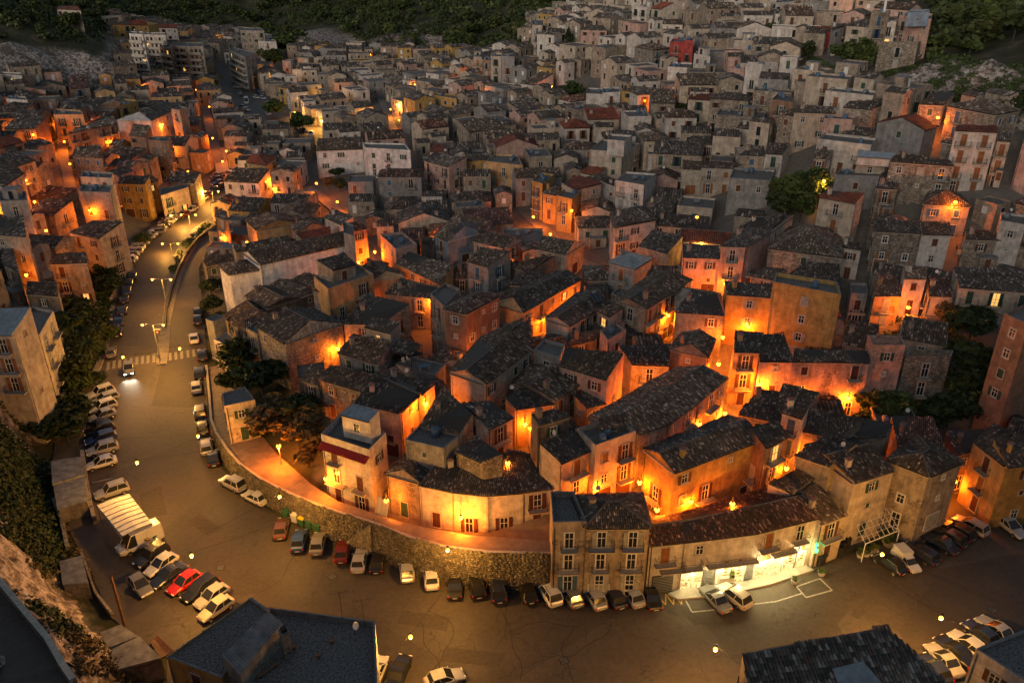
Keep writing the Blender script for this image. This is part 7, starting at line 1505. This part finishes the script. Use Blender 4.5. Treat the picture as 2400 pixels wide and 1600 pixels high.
mb = MB(); q = [at_z(px('T7', *p), 2.) for p in ((1110,1400),(1195,1350),(1090,1245),(1035,1285))]; o = np.array((q[0][0], q[0][1], 0)); [mb.bar(q[0]+(q[1]-q[0])*i/14-o, q[3]+(q[2]-q[3])*i/14-o, .07, 'wood_brown', 5) for i in range(15)]; [mb.bar(p-o, (p[0]-o[0], p[1]-o[1], 0), .05, 'iron') for p in q]; tag(link('lean_to', mb.mesh('lean_to'), None, tuple(o)), 'rusty corrugated canopy between outbuilding and near house', 'canopy')
def wallbar(crop, P_, h, th, label, col=(.3, .26, .22), mt='worn_plaster', z=0.):
    q = [at_z(px(crop, *p), z) for p in P_]; t = thing('low_wall', tuple(q[0]), label, 'wall'); mb = MB()
    for a, b in zip(q, q[1:]): d = b-a; mb.box((a+b)/2-q[0]+[0, 0, h/2-.2], (np.linalg.norm(d)+th*.5, th, h+.4), mt, math.atan2(d[1], d[0]))
    link('wall', mb.mesh('wall'), t, col=col)
wallbar('T7', ((575,10),(600,200),(640,400),(660,470)), 1.2, .5, 'thick low wall between garage roofs and the left car bays'); wallbar('T7', ((385,360),(440,500),(480,690)), 1.6, .4, 'old stone wall along the foot of the rocks', (.3, .27, .22), 'stone_wall'); wallbar('T7', ((570,700),(660,960)), .8, .25, 'rusty edged low wall beside the small shed'); wallbar('T7', ((660,960),(780,1120)), .7, .3, 'low kerb wall at the foot of the pale rocks')
wallbar('T4', ((380,1440),(400,1330),(470,1220),(560,1120),(640,1040)), 2.6, .6, 'curved lit stone wall above the sunken ramp on the left bend', (.45, .38, .26), 'stone_wall'); wallbar('T4', ((770,520),(820,400),(770,330)), 1.1, .4, 'pale low wall beside the left kerb trees', (.4, .34, .26), 'stone_wall')
mb = MB(); mb.bar((0, 0, 0), (0, 0, 7.5), .16, 'wood_brown', 8); w = at_z(px('T7', 860, 1178), 0); tag(link('utility_pole', mb.mesh('utility_pole'), None, tuple(w)), 'bare wooden pole standing at the edge of the lower car park', 'pole')
for (x, y), lb_ in (((2135,395), 'twin wooden pole nearest the olive yellow house'), ((2105,385), 'thicker wooden pole beside the orange house')):
    mb = MB(); mb.bar((0, 0, 0), (0, 0, 9), .14, 'wood_brown', 8); tag(link('utility_pole', mb.mesh('utility_pole'), None, tuple(at_z(px('T9', x, y), 0))), lb_, 'pole')
w = at_z(px('T4', 500, 1380), 0); mb = MB(); q = [at_z(px('T4', *p), 0)-w for p in ((412,1485),(550,1440),(600,1295),(455,1330))]; flatpoly(mb, [p[:2] for p in q], .012, 'roof_base'); kind(link('ramp', mb.mesh('ramp'), None, tuple(w)), 'structure')
# sign at the median tip
w = at_z(px('T4', 1105, 940), .14); t = thing('road_sign', tuple(w), 'round blue keep right sign on a red and white post at the median tip', 'road sign'); mb = MB(); mb.bar((0, 0, 0), (0, 0, 1.9), .04, 'pole_grey'); link('post', mb.mesh('post'), t); mb = MB(); mb.lathe((0, -.05, 1.6), [(0, 0), (.3, 0), (.3, .04), (0, .04)], 'plastic_blue', 16, (0, -1, .0)); mb.box((0, -.11, 1.6), (.32, .02, .09), 'frame_white', 0); link('sign_face', mb.mesh('sign_face'), t)
w = at_z(px('T4', 1100, 790), .14); t = thing('road_sign', tuple(w), 'blue and white direction board with no entry disc on the median', 'road sign'); mb = MB(); mb.bar((0, 0, 0), (0, 0, 3.), .04, 'pole_grey'); link('post', mb.mesh('post'), t); mb = MB(); mb.box((0, -.06, 2.8), (1.4, .04, .3), 'frame_white'); link('board', mb.mesh('board'), t); mb = MB(); mb.lathe((0, -.05, 2.2), [(0, 0), (.3, 0), (.3, .04), (0, .04)], 'red_paint', 16, (0, -1, 0)); mb.lathe((0, -.09, 2.2), [(0, 0), (.19, 0), (.19, .02), (0, .02)], 'frame_white', 16, (0, -1, 0)); link('sign_face', mb.mesh('sign_face'), t)
# terrace furniture
hz2 = find('low house under a pale tiled roof terrace with garden furniture'); z_ = next(h for h in HOUSES if h['o'] == hz2)['ze']+.04
w = at_z(px('C1', 2135, 1435), z_); t = thing('terrace_table', tuple(w), 'oval blue-grey table on the pale tiled roof terrace', 'table', None, .4); mb = MB(); mb.lathe((0, 0, .72), [(0, .04), (.7, .04), (.72, 0), (0, 0)], 'plastic_blue', 16); link('tabletop', mb.mesh('tabletop'), t, sc=(1.5, .75, 1)); [link('leg', (lambda b_: (b_.box((0, 0, .36), (.06, .06, .72), 'frame_white'), b_.mesh('leg'))[1])(MB()), t, (sx*.7, sy*.3, 0)) for sx in (-1, 1) for sy in (-1, 1)]
for (x, y), lb_, rz in (((1945,1380), 'white garden chair near the canopy of the tiled roof terrace', .5), ((1990,1360), 'white garden chair deeper under the tile canopy', 2.2)):
    t = thing('garden_chair', tuple(at_z(px('C1', x, y), z_)), lb_, 'chair', 'white garden chairs', rz); mb = MB(); mb.box((0, 0, .45), (.5, .5, .05), 'frame_white'); link('seat', mb.mesh('seat'), t); mb = MB(); mb.box((0, .25, .75), (.5, .05, .6), 'frame_white'); link('backrest', mb.mesh('backrest'), t)
    for sx in (-1, 1):
        for sy in (-1, 1): b_ = MB(); b_.box((0, 0, .22), (.05, .05, .45), 'frame_white'); link('leg', b_.mesh('leg'), t, (sx*.21, sy*.21, 0))
# canopy over that terrace
w4 = [at_z(px('C1', *p), z_+2.6) for p in ((1830,1265),(2010,1308),(2112,1200),(1910,1150))]; o = np.array((w4[0][0], w4[0][1], z_)); t = thing('terrace_canopy', tuple(o), 'small brown tile canopy on thin posts over the pale roof terrace', 'canopy'); mb = MB(); mb.poly([p-o for p in w4], 'roof_base'); link('roof', mb.mesh('roof'), t); T3_ = Tiles(); T3_.add([p+[0, 0, .03] for p in w4], .3, .46, ''); tm = T3_.mesh('roof_tiles', o); kind(link('roof_tiles', tm, t), 'stuff')
for p in w4: mb = MB(); mb.bar(p-o, (p[0]-o[0], p[1]-o[1], 0), .05, 'iron'); link('post', mb.mesh('post'), t)
# solar panel on the whitish gabled house
sh_ = find('whitish gabled house with solar panel and laundry balcony at its pink end'); so_ = np.array(sh_.location); hh_ = next(h for h in HOUSES if h['o'] == sh_); w = at_z(px('C4', 1165, 185), hh_['ze']+1.3)-so_; mb = MB(); mb.box((0, 0, 0), (1.5, 2.1, .08), 'glass_dark'); [mb.box((x_, 0, .05), (.04, 2.1, .02), 'chrome') for x_ in (-.73, 0, .73)]; p_ = link('solar_panel', mb.mesh('solar_panel'), sh_, tuple(w), .5); p_.rotation_euler = (.5, 0, .5); link('water_tank', TANK, sh_, tuple(w+[-.3, .9, .3]), .5, sc=.6)
# laundry
mb = MB(); [mb.box((-.9+.45*i, 0, -.35), (.38, .03, .6+.1*(i % 3)), ('white_tarp', 'frame_white', 'plaster')[i % 3]) for i in range(5)]; mb.bar((-1.3, 0, 0), (1.3, 0, 0), .01, 'iron', 3); w = at_z(px('C4', 820, 550), hh_['ze']-2.2); tag(link('laundry', mb.mesh('laundry'), None, tuple(w+[0, -.6, 0]), -.5), 'white and pink laundry hanging on the small end balcony', 'laundry')
# a person on the lamplit balcony of the rubble stone house
def person(p, z, label, shirt, face=0.):
    w = at_z(p, z); bm = bpy.data.meshes.new('person'); J = [(0,0,.95),(0,0,1.2),(0,0,1.42),(0,0,1.52),(0,-.02,1.66),(-.1,0,.92),(-.11,-.03,.5),(-.11,.02,.06),(-.11,-.14,.04),(.1,0,.92),(.11,-.05,.5),(.11,.02,.06),(.11,-.14,.04),(-.19,0,1.4),(-.25,-.02,1.12),(-.2,-.22,.98),(.19,0,1.4),(.25,-.02,1.12),(.2,-.22,.98)]
    R = [.13,.14,.12,.055,.1,.1,.07,.045,.035,.1,.07,.045,.035,.06,.045,.035,.06,.045,.035]; E_ = [(0,1),(1,2),(2,3),(3,4),(0,5),(5,6),(6,7),(7,8),(0,9),(9,10),(10,11),(11,12),(2,13),(13,14),(14,15),(2,16),(16,17),(17,18)]
    bm.from_pydata(J, E_, []); bm.materials.append(M[shirt]); o = bpy.data.objects.new('person', bm); C.objects.link(o); o.location = w; o.rotation_euler = (0, 0, face); bm.skin_vertices or bm.attributes
    md = o.modifiers.new('skin', 'SKIN')
    if not bm.skin_vertices: 
        import bmesh as B_; q = B_.new(); q.from_mesh(bm); q.verts.layers.skin.verify(); q.to_mesh(bm); q.free()
    for i, v in enumerate(bm.skin_vertices[0].data): v.radius = (R[i], R[i]); v.use_root = i == 0
    s = o.modifiers.new('sub', 'SUBSURF'); s.levels = s.render_levels = 1; tag(o, label, 'person'); return o
sb = next(h for h in HOUSES if h['label'] and h['label'].startswith('tall rubble stone house')); w_ = at_z(px('C1', 1285, 1185), sb['ze']-3.4); 
person(px('C1', 1285, 1188), sb['ze']-3.4, 'person in dark clothes standing on the lamplit balcony of the rubble stone house', 'wood_brown', 1.)
mb = MB(); q = [at_z(px('C1', *p), sb['ze']-3.4) for p in ((1110,1260),(1330,1195),(1310,1165),(1150,1210))]; o = q[0]; mb.poly([p-o for p in q], 'surround_stone'); mb.poly([p-o-[0, 0, .2] for p in q[::-1]], 'surround_stone'); mb.poly([q[0]-o-[0, 0, .2], q[1]-o-[0, 0, .2], q[1]-o, q[0]-o], 'surround_stone'); bo = link('balcony', mb.mesh('balcony'), sb['o'], tuple(o-np.array(sb['o'].location))); mb = MB(); mb.bar(q[0]-o+[0, 0, 1], q[1]-o+[0, 0, 1], .03, 'iron'); [mb.bar(q[0]-o+(q[1]-q[0])*i/14, q[0]-o+(q[1]-q[0])*i/14+[0, 0, 1], .015, 'iron', 3) for i in range(15)]; link('railing', mb.mesh('railing'), bo)

w = at_h(px('T3', 1388, 85), 14.2); mb = MB(); mb.lathe((0, 0, 0), [(.35, 0), (.28, 7), (.2, 8)], 'frame_white', 10); mb.lathe((0, 0, 0), [(1.2, 0), (1.2, .12), (.3, .14)], 'pole_grey', 12); tag(link('mast', mb.mesh('mast', True), None, tuple(w)), 'white round mast rising from the slender hilltop stair tower', 'mast')
# ------------------------------------------------------------------ labels for everything not yet described
LM = [((1080,1165),'the bright promenade front'),((560,720),'the white church'),((300,290),'the pale hillside church'),((850,370),'the long white school'),((430,130),'the beige apartment block'),((370,90),'the twin white apartment blocks'),((1597,120),'the bright red house'),((2130,60),'the tall pink hilltop house'),
 ((2260,370),'the four storey house with loggias'),((1960,300),'the wide cream attic house'),((1870,450),'the palm garden'),((1850,650),'the large ochre house'),((1960,880),'the ruined palace'),((2340,870),'the brick tower'),((1770,1290),'the pharmacy'),((1400,1250),'the three storey house on the road'),((1600,1050),'the long ochre palace'),
 ((1550,950),'the long curved roof'),((1140,780),'the grey-cream gabled house'),((860,690),'the orange house with parapet'),((650,820),'the rubble stone gable'),((1060,740),'the tall hipped house'),((1300,740),'the house with solar panel'),((1500,430),'the white three storey house'),((1320,480),'the bright yellow houses'),((1400,230),'the arched porch house'),
 ((1130,170),'the reddish brown far house'),((50,870),'the corrugated white roof'),((215,460),'the yellow house by the road'),((150,330),'the steep lamplit alley'),((510,350),'the lamplit stairs'),((60,190),'the left cliff'),((880,255),'the yellow lit street'),((925,290),'the narrow orange street'),((1500,50),'the top of the town'),((1830,60),'the hilltop ruins'),((2150,260),'the stony terraces'),((2300,660),'the wide cream balcony house'),((1700,620),'the pinkish corner house'),((760,120),'the far quarry'),((620,200),'the far road'),((780,560),'the lamplit street corner'),((1230,420),'the white awning terrace'),((1330,30),'the wooded hill edge'),((2240,100),'the big dark trees'),((1000,560),'the blue-grey gable'),((450,900),'the right kerb'),((1310,215),'the dark palm group')]
def uniq(cands):
    for c in cands:
        if c not in USED and len(c.split()) <= 16: return c
    return cands[-1]
RT = {'g': 'tiled gable roof', 's': 'single slope tiled roof', 'p': 'hipped tiled roof', 'f': 'flat roof terrace'}
def where(P):
    ds = sorted(LM, key=lambda q: (q[0][0]-P[0])**2+((q[0][1]-P[1])*1.4)**2); out = []
    for q, nm_ in ds[:5]:
        dx, dy = P[0]-q[0], P[1]-q[1]; D = math.hypot(dx, dy)
        if D < 28: rel = 'touching'
        elif abs(dy)*1.6 > abs(dx): rel = ('close behind' if D < 70 else 'some way behind') if dy < 0 else ('just below' if D < 70 else 'well below')
        else: rel = ('close left of' if D < 80 else 'well left of') if dx < 0 else ('close right of' if D < 80 else 'well right of')
        out.append(rel+' '+nm_)
    return out
for h in sorted(HOUSES, key=lambda h: h['c'][1]):
    o = h['o']
    if h['label'] or o.get('category') != 'house': continue
    X, Y, dp = proj(h['c'][0], h['c'][1], h['ze']); sz = 'long' if h['L'] > 1.7*h['dep'] and h['L'] > 9 else 'tiny' if h['L']*h['dep'] < 28 else 'small' if h['L']*h['dep'] < 42 else 'tall' if h['H'] > 9 else 'broad' if h['L'] > 10 else 'middling'
    rt = RT[h['typ']]; rt = {'red': 'red ', 'rust': 'rusty ', '': '', 'sheet': 'metal '}[h['style']]+rt; wc = PAL[h['wall']][1]; W = where((X, Y)); nw = h['nw']
    feats = ['', ' and %s shutters' % h['sh'] if nw > 2 else ' and blank walls' if nw == 0 else ' and few windows']; c = []
    kids = [k.name.split('.')[0] for k in o.children_recursive]
    if 'chimney' in kids: feats.append(' and a chimney')
    if 'satellite_dish' in kids: feats.append(' and a dish')
    if 'antenna' in kids: feats.append(' and an aerial')
    if 'water_tank' in kids: feats.append(' and a water tank')
    for w_ in W:
        for ft in feats: c.append('%s %s house with %s%s %s' % (sz, wc, rt, ft, w_))
    for w_ in W: c.append('%s %s house, %d windows, %s, %s' % (sz, wc, nw, rt, w_))
    for a_ in range(2, 8): c.append('%s %s house, %s, %s in line %s' % (sz, wc, rt, ORD[a_-1], W[0]))
    o['label'] = uniq(c); USED.add(o['label']); o['group'] = 'houses of the old town'
for t, p in LAMPS:  # seen lamps and the added fill lamps share these labels
    W = where(p); c = ['wall lamp glowing orange %s' % w_ for w_ in W]+['smaller orange wall lamp %s, in the narrow gap' % w_ for w_ in W]+['orange lamp high on a wall %s' % w_ for w_ in W]+['orange lamp low in the alley %s' % w_ for w_ in W]+['half hidden alley lamp %s' % w_ for w_ in W]
    t['label'] = uniq(c); USED.add(t['label']); t['group'] = 'orange wall lamps of the old town'

for o in bpy.data.objects:
    l = o.get('label')
    if l and o.get('category'):
        w = l.split()
        if len(w) > 16: o['label'] = ' '.join(x for x in w if x not in ('the', 'a', 'and'))
